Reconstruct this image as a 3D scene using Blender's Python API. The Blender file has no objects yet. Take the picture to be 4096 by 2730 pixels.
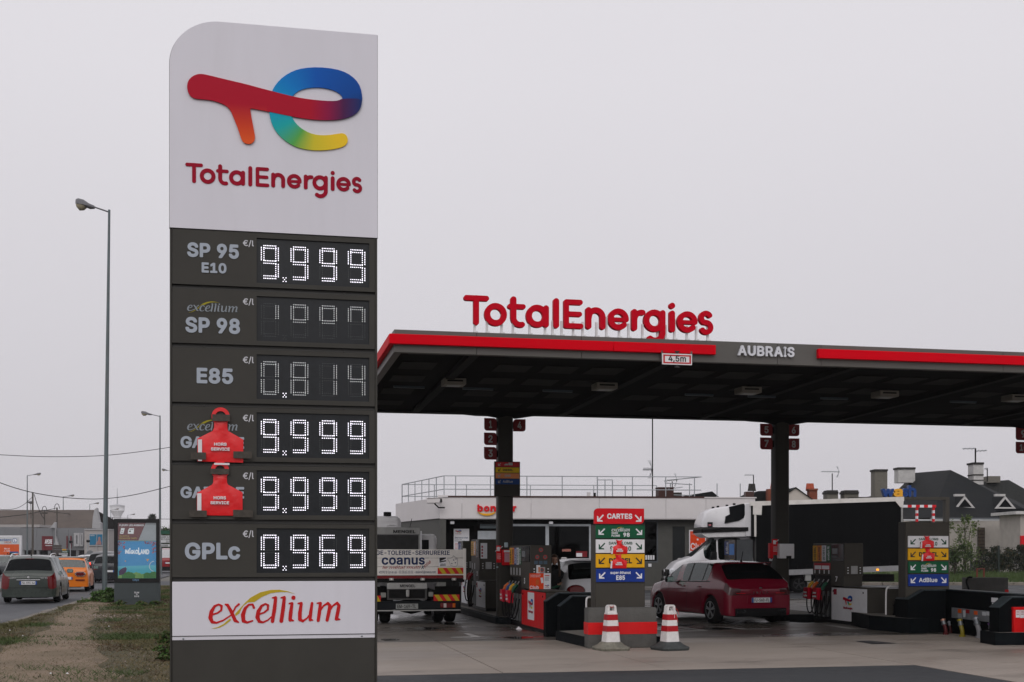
import bpy, bmesh, math, random, os
import numpy as np
from mathutils import Vector, Matrix
random.seed(7); np.random.seed(7)
R_ = math.radians
SC = bpy.context.scene
COL = SC.collection
# ---------------------------------------------------------------- camera, sky, sun, exposure
F, CX, YH, H = 5000.0, 2048.0, 2212.0, 1.62          # focal length, centre and horizon in photo pixels, eye height in metres
YAW = R_(11.7); CC, SS = math.cos(YAW), math.sin(YAW)
cam = bpy.data.cameras.new('camera'); camo = bpy.data.objects.new('camera', cam); COL.objects.link(camo)
camo.location = (0, 0, H); camo.rotation_euler = (R_(90), 0, -YAW)
cam.sensor_width = 36; cam.lens = F/4096*36; cam.shift_y = (YH-1365)/4096; cam.clip_end = 4000; cam.clip_start = .05
SC.camera = camo
W = bpy.data.worlds.new('World'); SC.world = W; W.use_nodes = True
nt = W.node_tree; nt.nodes.clear(); N = nt.nodes.new; L = nt.links.new
sky = N('ShaderNodeTexSky'); sky.sky_type = 'NISHITA'; sky.sun_disc = False
sky.sun_elevation = R_(34); sky.sun_rotation = R_(194); sky.dust_density = 4
b1 = N('ShaderNodeBackground'); b1.inputs[1].default_value = .06; L(sky.outputs[0], b1.inputs[0])
tc = N('ShaderNodeTexCoord'); sx = N('ShaderNodeSeparateXYZ'); L(tc.outputs['Generated'], sx.inputs[0])
mx = N('ShaderNodeMath'); mx.operation = 'MAXIMUM'; mx.inputs[1].default_value = 0; L(sx.outputs[2], mx.inputs[0])
cr = N('ShaderNodeValToRGB'); L(mx.outputs[0], cr.inputs[0])       # overcast: brighter towards the zenith
e = cr.color_ramp.elements
e[0].position = 0; e[0].color = (.615, .592, .63, 1); e[1].position = .35; e[1].color = (.77, .747, .785, 1); e2 = e.new(1.); e2.color = (.87, .85, .885, 1)
nz = N('ShaderNodeTexNoise'); nz.inputs['Scale'].default_value = 1.6; nz.inputs['Detail'].default_value = 3; L(tc.outputs['Generated'], nz.inputs['Vector'])
mr = N('ShaderNodeMapRange'); mr.inputs[3].default_value = .965; mr.inputs[4].default_value = 1.035; L(nz.outputs[0], mr.inputs[0])
mm = N('ShaderNodeMix'); mm.data_type = 'RGBA'; mm.blend_type = 'MULTIPLY'; mm.inputs[0].default_value = 1
L(cr.outputs[0], mm.inputs[6]); L(mr.outputs[0], mm.inputs[7])
b2 = N('ShaderNodeBackground'); b2.inputs[1].default_value = 1.0; L(mm.outputs[2], b2.inputs[0])
ms = N('ShaderNodeMixShader'); ms.inputs[0].default_value = .96; L(b1.outputs[0], ms.inputs[1]); L(b2.outputs[0], ms.inputs[2])
wo = N('ShaderNodeOutputWorld'); L(ms.outputs[0], wo.inputs[0])
sun = bpy.data.lights.new('sun', 'SUN'); suno = bpy.data.objects.new('sun', sun); COL.objects.link(suno)
sun.energy = .9; sun.angle = R_(50); sun.color = (1, .97, .94)
suno.rotation_euler = (R_(56), 0, R_(-14))
SC.view_settings.view_transform = 'Standard'; SC.view_settings.look = 'None'; SC.view_settings.exposure = 0; SC.view_settings.gamma = 1
SC.render.engine = 'CYCLES'; SC.cycles.use_denoising = True; SC.cycles.max_bounces = 8; SC.cycles.transparent_max_bounces = 16
SC.cycles.volume_bounces = 1

# ---------------------------------------------------------------- photo pixel -> place
def C(R, D, z=0.): return Vector((R*CC+D*SS, -R*SS+D*CC, z))
def gp(x, y, z=0.):                       # pixel that shows a point at height z
    D = F*(H-z)/(y-YH); return C((x-CX)/F*D, D, z)
def pd(x, y, D): return C((x-CX)/F*D, D, H-(y-YH)*D/F)
def Zm(ox, oy, s): return lambda x, y: (ox+x/s, oy+y/s)
class Plane:                              # upright plane: origin, heading of its local x axis; local -y faces the viewer
    def __init__(s, o, a=0.): s.o = Vector((o[0], o[1], o[2] if len(o) > 2 else 0)); s.a = a; s.c = math.cos(a); s.s = math.sin(a)
    def loc(s, x, y, off=0.):
        d = C((x-CX)/F, 1, 0); n = Vector((-s.s, s.c, 0)); t = (s.o.dot(n)-s.o.z*0+off)/d.dot(n)
        p = d*t; q = p-s.o
        return (q.x*s.c+q.y*s.s, H-(y-YH)*t/F-s.o.z)
    def bb(s, z, x0, y0, x1, y1, off=0.):
        a = s.loc(*z(x0, y0), off); b = s.loc(*z(x1, y1), off); return (a[0], b[1], b[0], a[1])   # x0,z0,x1,z1
    def pts(s, z, L_, off=0.): return [s.loc(*z(*p), off) for p in L_]

# ---------------------------------------------------------------- materials
def lin(r, g=None, b=None):
    f = lambda v: (v/255/12.92) if v <= 10 else ((v/255+.055)/1.055)**2.4
    return (f(r), f(g if g is not None else r), f(b if b is not None else r))
MC = {}
def M(name, col=(.5, .5, .5), rough=.5, metal=0., var=.12, scale=6., bump=0., spec=.3, coat=0., emit=0., detail=4., bscale=None, dirt=0., dirtcol=(.05, .04, .035), stretch=None):
    if name in MC: return MC[name]
    m = bpy.data.materials.new(name); m.use_nodes = True; t = m.node_tree; P = t.nodes['Principled BSDF']
    P.inputs['Roughness'].default_value = rough; P.inputs['Metallic'].default_value = metal
    P.inputs['Specular IOR Level'].default_value = spec; P.inputs['Coat Weight'].default_value = coat
    if coat: P.inputs['Coat Roughness'].default_value = .06
    tc = t.nodes.new('ShaderNodeTexCoord'); mp = t.nodes.new('ShaderNodeMapping'); t.links.new(tc.outputs['Object'], mp.inputs[0])
    if stretch: mp.inputs['Scale'].default_value = stretch
    if var or dirt:
        n = t.nodes.new('ShaderNodeTexNoise'); n.inputs['Scale'].default_value = scale; n.inputs['Detail'].default_value = detail; n.inputs['Roughness'].default_value = .6
        t.links.new(mp.outputs[0], n.inputs['Vector'])
        r = t.nodes.new('ShaderNodeMapRange'); r.inputs[1].default_value = .25; r.inputs[2].default_value = .75; r.inputs[3].default_value = 1-var; r.inputs[4].default_value = 1+var
        t.links.new(n.outputs[0], r.inputs[0])
        x = t.nodes.new('ShaderNodeMix'); x.data_type = 'RGBA'; x.blend_type = 'MULTIPLY'; x.inputs[0].default_value = 1
        x.inputs[6].default_value = (*col, 1); t.links.new(r.outputs[0], x.inputs[7]); out = x.outputs[2]
        if dirt:
            n2 = t.nodes.new('ShaderNodeTexNoise'); n2.inputs['Scale'].default_value = scale*.45; n2.inputs['Detail'].default_value = 7; n2.inputs['Roughness'].default_value = .7
            t.links.new(mp.outputs[0], n2.inputs['Vector'])
            r2 = t.nodes.new('ShaderNodeMapRange'); r2.inputs[1].default_value = .48; r2.inputs[2].default_value = .75; r2.inputs[4].default_value = dirt; t.links.new(n2.outputs[0], r2.inputs[0])
            x2 = t.nodes.new('ShaderNodeMix'); x2.data_type = 'RGBA'; x2.inputs[7].default_value = (*dirtcol, 1); t.links.new(r2.outputs[0], x2.inputs[0]); t.links.new(out, x2.inputs[6]); out = x2.outputs[2]
        t.links.new(out, P.inputs['Base Color'])
        rr = t.nodes.new('ShaderNodeMapRange'); rr.inputs[3].default_value = max(0, rough-.08); rr.inputs[4].default_value = min(1, rough+.08); t.links.new(n.outputs[0], rr.inputs[0]); t.links.new(rr.outputs[0], P.inputs['Roughness'])
    else: P.inputs['Base Color'].default_value = (*col, 1)
    if bump:
        nb = t.nodes.new('ShaderNodeTexNoise'); nb.inputs['Scale'].default_value = bscale or scale*8; nb.inputs['Detail'].default_value = 3; t.links.new(mp.outputs[0], nb.inputs['Vector'])
        bp = t.nodes.new('ShaderNodeBump'); bp.inputs['Strength'].default_value = bump; bp.inputs['Distance'].default_value = .02; t.links.new(nb.outputs[0], bp.inputs['Height']); t.links.new(bp.outputs[0], P.inputs['Normal'])
    if emit: P.inputs['Emission Color'].default_value = (*col, 1); P.inputs['Emission Strength'].default_value = emit
    MC[name] = m; return m
def glass(name, tint=(.6, .7, .7), refl=.12, rough=.03, top=.9):
    if name in MC: return MC[name]
    m = bpy.data.materials.new(name); m.use_nodes = True; t = m.node_tree; t.nodes.remove(t.nodes['Principled BSDF'])
    tr = t.nodes.new('ShaderNodeBsdfTransparent'); tr.inputs[0].default_value = (*tint, 1)
    gl = t.nodes.new('ShaderNodeBsdfGlossy'); gl.inputs['Roughness'].default_value = rough; gl.inputs[0].default_value = (.9, .95, .95, 1)
    lw = t.nodes.new('ShaderNodeLayerWeight'); lw.inputs[0].default_value = .25
    r = t.nodes.new('ShaderNodeMapRange'); r.inputs[3].default_value = refl*.5; r.inputs[4].default_value = top; t.links.new(lw.outputs['Fresnel'], r.inputs[0])
    mx = t.nodes.new('ShaderNodeMixShader'); t.links.new(r.outputs[0], mx.inputs[0]); t.links.new(tr.outputs[0], mx.inputs[1]); t.links.new(gl.outputs[0], mx.inputs[2])
    t.links.new(mx.outputs[0], t.nodes['Material Output'].inputs[0]); MC[name] = m; return m

# ---------------------------------------------------------------- object helpers
def thing(name, label, cat, loc=(0, 0, 0), a=0., group=None):
    o = bpy.data.objects.new(name, None); COL.objects.link(o); o.empty_display_size = .2
    o.location = (loc[0], loc[1], loc[2] if len(loc) > 2 else 0); o.rotation_euler = (0, 0, a)
    o['label'] = label; o['category'] = cat
    if group: o['group'] = group
    return o
def tag(o, label=None, cat=None, group=None, kind=None):
    if label: o['label'] = label
    if cat: o['category'] = cat
    if group: o['group'] = group
    if kind: o['kind'] = kind
    return o
def link(name, me, mat=None, parent=None, smooth=None):
    o = bpy.data.objects.new(name, me); COL.objects.link(o)
    if mat is not None and not me.materials: me.materials.append(mat)
    if parent: o.parent = parent
    if smooth is not None:
        me.polygons.foreach_set('use_smooth', [True]*len(me.polygons)); me.set_sharp_from_angle(angle=R_(smooth))
    return o
def mesh(name, v, f, mat=None, parent=None, smooth=None):
    me = bpy.data.meshes.new(name); me.from_pydata([tuple(p) for p in v], [], f); me.update(); return link(name, me, mat, parent, smooth)
def frombm(name, bm, mat=None, parent=None, smooth=None):
    bmesh.ops.recalc_face_normals(bm, faces=bm.faces); me = bpy.data.meshes.new(name); bm.to_mesh(me); bm.free(); return link(name, me, mat, parent, smooth)
def bmbox(bm, x0, x1, y0, y1, z0, z1, bev=0., seg=1, mtx=None):
    r = bmesh.ops.create_cube(bm, size=1); vs = r['verts']
    for v in vs: v.co = Vector(((x0+x1)/2+v.co.x*(x1-x0), (y0+y1)/2+v.co.y*(y1-y0), (z0+z1)/2+v.co.z*(z1-z0)))
    if bev:
        es = list({e for v in vs for e in v.link_edges}); rb = bmesh.ops.bevel(bm, geom=es, offset=bev, segments=seg, affect='EDGES', profile=.5); vs = [v for v in rb['verts']] if False else vs
    if mtx is not None: bmesh.ops.transform(bm, matrix=mtx, verts=[v for v in vs if v.is_valid])
def box(p, name, x0, x1, y0, y1, z0, z1, mat, bev=0., seg=1, smooth=None):
    bm = bmesh.new(); bmbox(bm, x0, x1, y0, y1, z0, z1, bev, seg); return frombm(name, bm, mat, p, 40 if (bev and smooth is None) else smooth)
def pbox(p, name, b, y0, th, mat, bev=0.):            # b = local (x0,z0,x1,z1); front at y0
    return box(p, name, b[0], b[2], y0, y0+th, b[1], b[3], mat, bev)
def poly(p, name, pts, y0, th, mat, smooth=None):     # prism of an outline in local x,z
    n = len(pts); area = sum(pts[i][0]*pts[(i+1) % n][1]-pts[(i+1) % n][0]*pts[i][1] for i in range(n))
    if area < 0: pts = pts[::-1]
    bm = bmesh.new(); a = [bm.verts.new((x, y0, z)) for x, z in pts]; b = [bm.verts.new((x, y0+th, z)) for x, z in pts]
    f1 = bm.faces.new(a); f2 = bm.faces.new(b[::-1])
    for i in range(n): bm.faces.new((a[i], b[i], b[(i+1) % n], a[(i+1) % n]))
    bm.normal_update(); bmesh.ops.triangulate(bm, faces=[f1, f2], ngon_method='EAR_CLIP'); return frombm(name, bm, mat, p, smooth)
def ringbox(p, name, o, i, y0, th, mat):              # rectangular frame, outer and inner local rects
    def rc(r): return [(r[0], r[1]), (r[2], r[1]), (r[2], r[3]), (r[0], r[3])]
    v = [(x, y, z) for y in (y0, y0+th) for r in (rc(o), rc(i)) for x, z in r]; f = []
    for k in range(4):
        j = (k+1) % 4
        f += [(k, j, 4+j, 4+k), (8+k, 12+k, 12+j, 8+j), (k, 8+k, 8+j, j), (4+k, 4+j, 12+j, 12+k)]
    return mesh(name, v, f, mat, p)
def tubebm(bm, pts, r, seg=8, close=False):
    pts = [Vector(p) for p in pts]; n = len(pts); rings = []; up = Vector((0, 0, 1))
    rr = r if isinstance(r, (list, tuple)) else [r]*n
    prev = None
    for i, p in enumerate(pts):
        d = (pts[min(i+1, n-1)]-pts[max(i-1, 0)]).normalized()
        if prev is None:
            a = d.cross(up if abs(d.z) < .95 else Vector((1, 0, 0))).normalized()
        else: a = (prev-d*prev.dot(d)).normalized()
        prev = a; b = d.cross(a)
        rings.append([bm.verts.new(p+(a*math.cos(k*2*math.pi/seg)+b*math.sin(k*2*math.pi/seg))*rr[i]) for k in range(seg)])
    for i in range(n-1):
        for k in range(seg): bm.faces.new((rings[i][k], rings[i][(k+1) % seg], rings[i+1][(k+1) % seg], rings[i+1][k]))
    bm.faces.new(rings[0][::-1]); bm.faces.new(rings[-1])
def tube(p, name, pts, r, mat, seg=8):
    bm = bmesh.new(); tubebm(bm, pts, r, seg); return frombm(name, bm, mat, p, 50)
def arc(pts, it=2):                                   # Chaikin smoothing of an open line
    pts = [Vector(p) for p in pts]
    for _ in range(it):
        q = [pts[0]]
        for a, b in zip(pts, pts[1:]): q += [a*.75+b*.25, a*.25+b*.75]
        pts = q+[pts[-1]]
    return pts
def chaikin(pts, it=2):                               # closed 2D outline
    for _ in range(it):
        q = []
        for i in range(len(pts)):
            a, b = pts[i], pts[(i+1) % len(pts)]
            q += [(a[0]*.75+b[0]*.25, a[1]*.75+b[1]*.25), (a[0]*.25+b[0]*.75, a[1]*.25+b[1]*.75)]
        pts = q
    return pts
def lathe(p, name, prof, mat, seg=16, axis='z', smooth=40):
    bm = bmesh.new(); rings = []
    for r, z in prof:
        ring = []
        for k in range(seg):
            a = 2*math.pi*k/seg; x, y = r*math.cos(a), r*math.sin(a)
            ring.append(bm.verts.new((x, y, z) if axis == 'z' else (x, z, y)))
        rings.append(ring)
    for i in range(len(rings)-1):
        for k in range(seg): bm.faces.new((rings[i][k], rings[i][(k+1) % seg], rings[i+1][(k+1) % seg], rings[i+1][k]))
    bm.faces.new(rings[0][::-1]); bm.faces.new(rings[-1]); return frombm(name, bm, mat, p, smooth)
def rrect(b, r, corners='1111', n=5):                 # rounded rectangle outline; corners: bl br tr tl
    x0, z0, x1, z1 = b; out = []
    for k, (cx, cz, a0) in enumerate(((x0, z0, 180), (x1, z0, 270), (x1, z1, 0), (x0, z1, 90))):
        if corners[k] == '1':
            ox = cx+(r if cx == x0 else -r); oz = cz+(r if cz == z0 else -r)
            out += [(ox+r*math.cos(R_(a0+90*i/n)), oz+r*math.sin(R_(a0+90*i/n))) for i in range(n+1)]
        else: out.append((cx, cz))
    return out
def dup(root, loc, a=None, label=None):
    r = root.copy(); COL.objects.link(r); r.location = loc
    if a is not None: r.rotation_euler = (0, 0, a)
    if label: r['label'] = label
    for ch in list(root.children):
        c = ch.copy(); COL.objects.link(c); c.parent = r
        for g in list(ch.children):
            d = g.copy(); COL.objects.link(d); d.parent = c
    return r
# ---------------------------------------------------------------- lettering
try: FONT = bpy.data.fonts.load(os.path.join(bpy.utils.system_resource('DATAFILES'), 'fonts', 'Inter.woff2'))
except Exception: FONT = None
TXT = {}
def curve2mesh(cu):
    o = bpy.data.objects.new('t', cu); COL.objects.link(o); dg = bpy.context.evaluated_depsgraph_get()
    me = bpy.data.meshes.new_from_object(o.evaluated_get(dg)); bpy.data.objects.remove(o); bpy.data.curves.remove(cu); return me
GLY = {}
def outline(s):                                       # polylines of a string, font size 1
    cu = bpy.data.curves.new('t', 'FONT'); cu.body = s; cu.size = 1; cu.fill_mode = 'NONE' if hasattr(cu, 'fill_mode') else 'BOTH'; cu.resolution_u = 3
    if FONT: cu.font = FONT
    me = curve2mesh(cu); v = np.array([tuple(q.co)[:2] for q in me.vertices]).reshape(-1, 2); e = [tuple(q.vertices) for q in me.edges]; bpy.data.meshes.remove(me); return v, e
def glyph(c, bold):
    k = (c, bold)
    if k in GLY: return GLY[k]
    if ('adv', c) not in GLY:
        if 'HH' not in GLY: v, _ = outline('HH'); GLY['HH'] = v[:, 0].max()-v[:, 0].min()
        v, _ = outline('H'+c+'H'); GLY[('adv', c)] = v[:, 0].max()-v[:, 0].min()-GLY['HH']
    adv = GLY[('adv', c)]
    if c == ' ': GLY[k] = (None, None, adv); return GLY[k]
    if ('out', c) not in GLY: GLY[('out', c)] = outline(c)
    v, e = GLY[('out', c)]; st = .02; x0, y0 = v.min(0)-.08; x1, y1 = v.max(0)+.08
    nx, ny = int((x1-x0)/st)+2, int((y1-y0)/st)+2; X, Y = np.meshgrid(x0+np.arange(nx)*st+1e-5, y0+np.arange(ny)*st+1e-5); d = np.full(X.shape, 9.); wn = np.zeros(X.shape)
    for i, j in e:
        ax, ay = v[i]; bx, by = v[j]; vx, vy = bx-ax, by-ay; t = np.clip(((X-ax)*vx+(Y-ay)*vy)/max(vx*vx+vy*vy, 1e-12), 0, 1); d = np.minimum(d, np.hypot(X-ax-t*vx, Y-ay-t*vy))
        if ay != by:
            xi = ax+(Y-ay)/vy*vx; up = (ay <= Y) & (by > Y) & (xi > X); dn = (by <= Y) & (ay > Y) & (xi > X); wn += up*1-dn*1
    d = np.where(np.abs(wn) > .5, -d, d)-max(bold, .004)
    lp = contour(d, x0, y0, st); GLY[k] = (*loops_data(lp), adv); return GLY[k]
def textverts(s, bold, shear, space):
    k = (s, bold, shear, space)
    if k not in TXT:
        x = 0; VV = []; FF = []; n = 0
        for c in s:
            v, f, adv = glyph(c, bold)
            if v is not None:
                w = v.copy(); w[:, 0] += x+shear*w[:, 1]; VV.append(w); FF += [tuple(i+n for i in q) for q in f]; n += len(v)
            x += adv*space+bold*.6
        TXT[k] = (np.vstack(VV), FF)
    return TXT[k]
def text(p, s, b, y, mat, th=.004, bold=.02, shear=0., space=1., name='lettering'):   # fits the local rect b, front face at y
    v, f = textverts(s, bold, shear, space); v = v.copy(); mn, mx = v.min(0), v.max(0)
    x = b[0]+(v[:, 0]-mn[0])/(mx[0]-mn[0])*(b[2]-b[0]); z = b[1]+(v[:, 1]-mn[1])/(mx[1]-mn[1])*(b[3]-b[1]); yy = y+(.5-v[:, 2])*th
    return mesh(name, list(zip(x, yy, z)), f, mat, p)
def sdf_loops(strokes, step):
    allp = np.array([q[:2] for st in strokes for q in st]); rm = max(q[2] for st in strokes for q in st)
    x0, y0 = allp.min(0)-rm-2*step; x1, y1 = allp.max(0)+rm+2*step
    nx, ny = int((x1-x0)/step)+2, int((y1-y0)/step)+2
    X, Y = np.meshgrid(x0+np.arange(nx)*step, y0+np.arange(ny)*step); d = np.full(X.shape, 1e9)
    for st in strokes:
        if len(st) == 1: st = [st[0], (st[0][0]+1e-6, st[0][1], st[0][2])]
        for (ax, ay, ar), (bx, by, br) in zip(st, st[1:]):
            vx, vy = bx-ax, by-ay; t = np.clip(((X-ax)*vx+(Y-ay)*vy)/max(vx*vx+vy*vy, 1e-12), 0, 1)
            d = np.minimum(d, np.hypot(X-ax-t*vx, Y-ay-t*vy)-(ar+(br-ar)*t))
    return contour(d, x0, y0, step)
def contour(d, x0, y0, step):
    d[d == 0] = 1e-9
    def pt(i, j, k):
        if k == 0: a, b = (i, j), (i, j+1)
        else: a, b = (i, j), (i+1, j)
        t = d[a]/(d[a]-d[b]); return (x0+(a[1]+t*(b[1]-a[1]))*step, y0+(a[0]+t*(b[0]-a[0]))*step)
    s = d < 0; ii, jj = np.nonzero((s[:-1, :-1] ^ s[1:, :-1]) | (s[:-1, :-1] ^ s[:-1, 1:]) | (s[:-1, :-1] ^ s[1:, 1:]))
    nb = {}
    for i, j in zip(ii.tolist(), jj.tolist()):
        c = (s[i, j], s[i, j+1], s[i+1, j+1], s[i+1, j]); ed = []
        if c[0] != c[1]: ed.append((i, j, 0))
        if c[1] != c[2]: ed.append((i, j+1, 1))
        if c[2] != c[3]: ed.append((i+1, j, 0))
        if c[3] != c[0]: ed.append((i, j, 1))
        for a, b in ((ed[k], ed[k+1]) for k in range(0, len(ed)-1, 2)): nb.setdefault(a, []).append(b); nb.setdefault(b, []).append(a)
    loops = []; seen = set()
    for k0 in nb:
        if k0 in seen: continue
        lp = [k0]; seen.add(k0); cur = k0
        while True:
            nx_ = [q for q in nb[cur] if q not in seen]
            if not nx_: break
            cur = nx_[0]; seen.add(cur); lp.append(cur)
        if len(lp) > 5: loops.append([pt(*k) for k in lp])
    return loops
from mathutils.geometry import tessellate_polygon
def inside(p, lp):
    c = False; x, y = p
    for (ax, ay), (bx, by) in zip(lp, lp[1:]+lp[:1]):
        if (ay > y) != (by > y) and x < (bx-ax)*(y-ay)/(by-ay)+ax: c = not c
    return c
def loops_data(loops):                                # filled unit-depth prism of nested outlines
    n_ = len(loops); bbx = [(min(p[0] for p in l), max(p[0] for p in l), min(p[1] for p in l), max(p[1] for p in l)) for l in loops]
    par = [[j for j in range(n_) if j != i and bbx[j][0] < bbx[i][0] and bbx[j][1] > bbx[i][1] and bbx[j][2] < bbx[i][2] and bbx[j][3] > bbx[i][3] and inside(loops[i][0], loops[j])] for i in range(n_)]
    VV, f = [], []; k0 = 0
    for i in range(n_):
        if len(par[i]) % 2: continue
        grp = [loops[i]]+[loops[j] for j in range(n_) if i in par[j] and len(par[j]) == len(par[i])+1]
        tr = tessellate_polygon([[Vector((x, y, 0)) for x, y in lp] for lp in grp]); fl = [p for lp in grp for p in lp]; n = len(fl)
        VV += [(x, y, .5) for x, y in fl]+[(x, y, -.5) for x, y in fl]
        for a, b, c in tr:
            (ax, ay), (bx, by), (cx, cy) = fl[a], fl[b], fl[c]
            if (bx-ax)*(cy-ay)-(cx-ax)*(by-ay) < 0: b, c = c, b
            f += [(k0+a, k0+b, k0+c), (k0+a+n, k0+c+n, k0+b+n)]
        k = k0
        for lp in grp:
            m = len(lp)
            for q in range(m): j = (q+1) % m; f.append((k+q, k+j, n+k+j, n+k+q))
            k += m
        k0 += 2*n
    return np.array(VV), f
def arcp(cx, cy, r, a0, a1, w, n=14): return [(cx+r*math.cos(R_(a0+(a1-a0)*i/n)), cy+r*math.sin(R_(a0+(a1-a0)*i/n)), w) for i in range(n+1)]
for c_ in 'ABCDEGHILMNOPRSTUVXYZabcdehijlmnopqrstuvwyz0123456789€/.,-@éàÉ':
    try: glyph(c_, .004)
    except Exception: pass
w_ = .1; xr = .29
TE_WORD = [
 ('T', [[(.09, .91, .09), (.78, .91, .09)], [(.43, .91, .095), (.43, .09, .095)]]),
 ('o', [arcp(1.10, .38, xr, 0, 360, w_, 24)]),
 ('t', [[(1.72, .92, w_), (1.72, .3, w_)]+arcp(1.96, .3, .24, 180, 285, .095, 8), [(1.6, .68, .085), (2.06, .68, .085)]]),
 ('a', [arcp(2.55, .38, xr, 0, 360, w_, 24), [(2.86, .66, w_), (2.86, .1, w_)]]),
 ('l', [[(3.22, .92, w_), (3.22, .09, w_)]]),
 ('E', [[(3.58, .91, .09), (3.58, .09, .09)], [(3.58, .91, .09), (4.07, .91, .09)], [(3.58, .5, .085), (4.05, .5, .085)], [(3.58, .09, .09), (4.09, .09, .09)]]),
 ('n', [[(4.37, .66, w_), (4.37, .1, w_)], [(4.38, .4, w_)]+arcp(4.63, .42, .245, 160, 0, w_, 10)+[(4.875, .1, w_)]]),
 ('e', [arcp(5.44, .38, .28, 0, 318, .095, 24), [(5.2, .37, .07), (5.72, .37, .07)]]),
 ('r', [[(6.02, .66, w_), (6.02, .1, w_)], arcp(6.28, .4, .25, 180, 80, .095, 8)]),
 ('g', [arcp(6.75, .38, xr, 0, 360, w_, 24), [(7.05, .66, w_), (7.05, -.03, w_)]+arcp(6.77, -.03, .28, 0, -130, w_, 12)]),
 ('i', [[(7.4, .66, w_), (7.4, .1, w_)], [(7.4, .93, .105)]]),
 ('e', [arcp(7.96, .38, .28, 0, 318, .095, 24), [(7.72, .37, .07), (8.24, .37, .07)]]),
 ('s', [arcp(8.65, .545, .17, 35, 240, .09, 10)+[(8.69, .385, .09)]+arcp(8.66, .215, .17, 70, -145, .09, 11)]),
]
WORD = {'all': loops_data(sdf_loops([st for _, S_ in TE_WORD for st in S_], .022))}
for i, (ch, S_) in enumerate(TE_WORD): WORD[i] = loops_data(sdf_loops(S_, .022))
def wordmesh(p, k, x0, z0, s, y, mat, th, name='lettering'):      # s = cap height, x0/z0 = left end and baseline
    v, f = WORD[k]; return mesh(name, [(x0+a*s, y+(.5-c)*th, z0+b*s) for a, b, c in v], f, mat, p, 35 if th > .03 else None)
xs_ = lambda L_: [(x, -y, r) for x, y, r in L_]
EXC = [[(548, 458, 9), (600, 443, 9), (640, 415, 10), (642, 372, 13), (612, 356, 9), (570, 375, 13), (538, 430, 20), (528, 490, 22), (545, 532, 16), (590, 542, 10), (660, 517, 8), (745, 462, 7)],
 [(682, 357, 9), (704, 364, 15), (742, 430, 18), (782, 520, 18), (815, 538, 8)], [(748, 462, 8), (785, 385, 9), (820, 356, 11)],
 [(975, 392, 13), (962, 358, 10), (922, 362, 10), (884, 400, 16), (862, 465, 22), (868, 525, 19), (905, 542, 11), (962, 525, 8)],
 [(1022, 462, 9), (1080, 443, 9), (1120, 412, 11), (1122, 370, 13), (1095, 354, 9), (1055, 375, 13), (1022, 430, 20), (1012, 490, 22), (1030, 532, 16), (1070, 542, 10), (1120, 520, 8), (1165, 480, 7)],
 [(1168, 293, 7), (1202, 293, 16), (1190, 400, 20), (1168, 532, 18)], [(1258, 293, 7), (1292, 291, 16), (1280, 400, 20), (1260, 530, 20)],
 [(1342, 352, 7), (1372, 352, 15), (1358, 450, 20), (1352, 520, 18), (1388, 527, 7)], [(1387, 294, 22)],
 [(1435, 352, 7), (1470, 352, 15), (1455, 450, 20), (1455, 515, 20), (1485, 535, 12), (1530, 505, 8), (1570, 450, 8)], [(1583, 352, 14), (1568, 450, 18), (1562, 520, 16), (1592, 525, 6)],
 [(1637, 352, 7), (1672, 352, 15), (1660, 450, 19), (1648, 528, 17)], [(1662, 440, 8), (1705, 378, 9), (1752, 352, 13), (1772, 380, 18), (1760, 450, 19), (1742, 526, 17)],
 [(1762, 440, 8), (1805, 378, 9), (1850, 350, 13), (1868, 380, 18), (1855, 450, 19), (1840, 515, 18), (1878, 520, 7)]]
EXCV = loops_data(sdf_loops([xs_(s) for s in EXC], 4.))
EXS1 = [(780, 455), (830, 400), (880, 345), (940, 290), (1040, 237), (1150, 213), (1240, 211), (1330, 228), (1402, 255), (1330, 237), (1240, 236), (1150, 247), (1060, 283), (980, 335), (915, 338), (870, 370), (845, 405), (825, 450), (787, 475)]
EXS2 = [(540, 597), (600, 586), (660, 556), (730, 498), (740, 515), (690, 556), (630, 588), (575, 600)]
def excellium(p, b, y, mat, mat2, th=.004):           # b: local rect of the whole mark including the arc
    sx, sz = (b[2]-b[0])/1380., (b[3]-b[1])/390.; X = lambda x: b[0]+(x-505)*sx; Zz = lambda yy: b[3]-(yy-211)*sz
    v, f = EXCV; mesh('lettering', [(X(a), y+(.5-c)*th, Zz(-bb)) for a, bb, c in v], f, mat, p)
    poly(p, 'arc_stroke', [(X(x), Zz(q)) for x, q in EXS1], y+.0015, th*.6, mat2); poly(p, 'arc_stroke', [(X(x), Zz(q)) for x, q in EXS2], y+.0015, th*.6, mat2)
ARW = [(0, 0), (.85, 0), (.75, .2), (.35, .2), (1, .85), (.87, 1), (.2, .34), (.2, .68), (0, .8)]
def arrow(p, b, y, mat, flip=False, th=.003):
    poly(p, 'arrow', [((b[2]-(b[2]-b[0])*x) if flip else (b[0]+(b[2]-b[0])*x), b[1]+(b[3]-b[1])*z) for x, z in ARW], y, th, mat)
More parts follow.
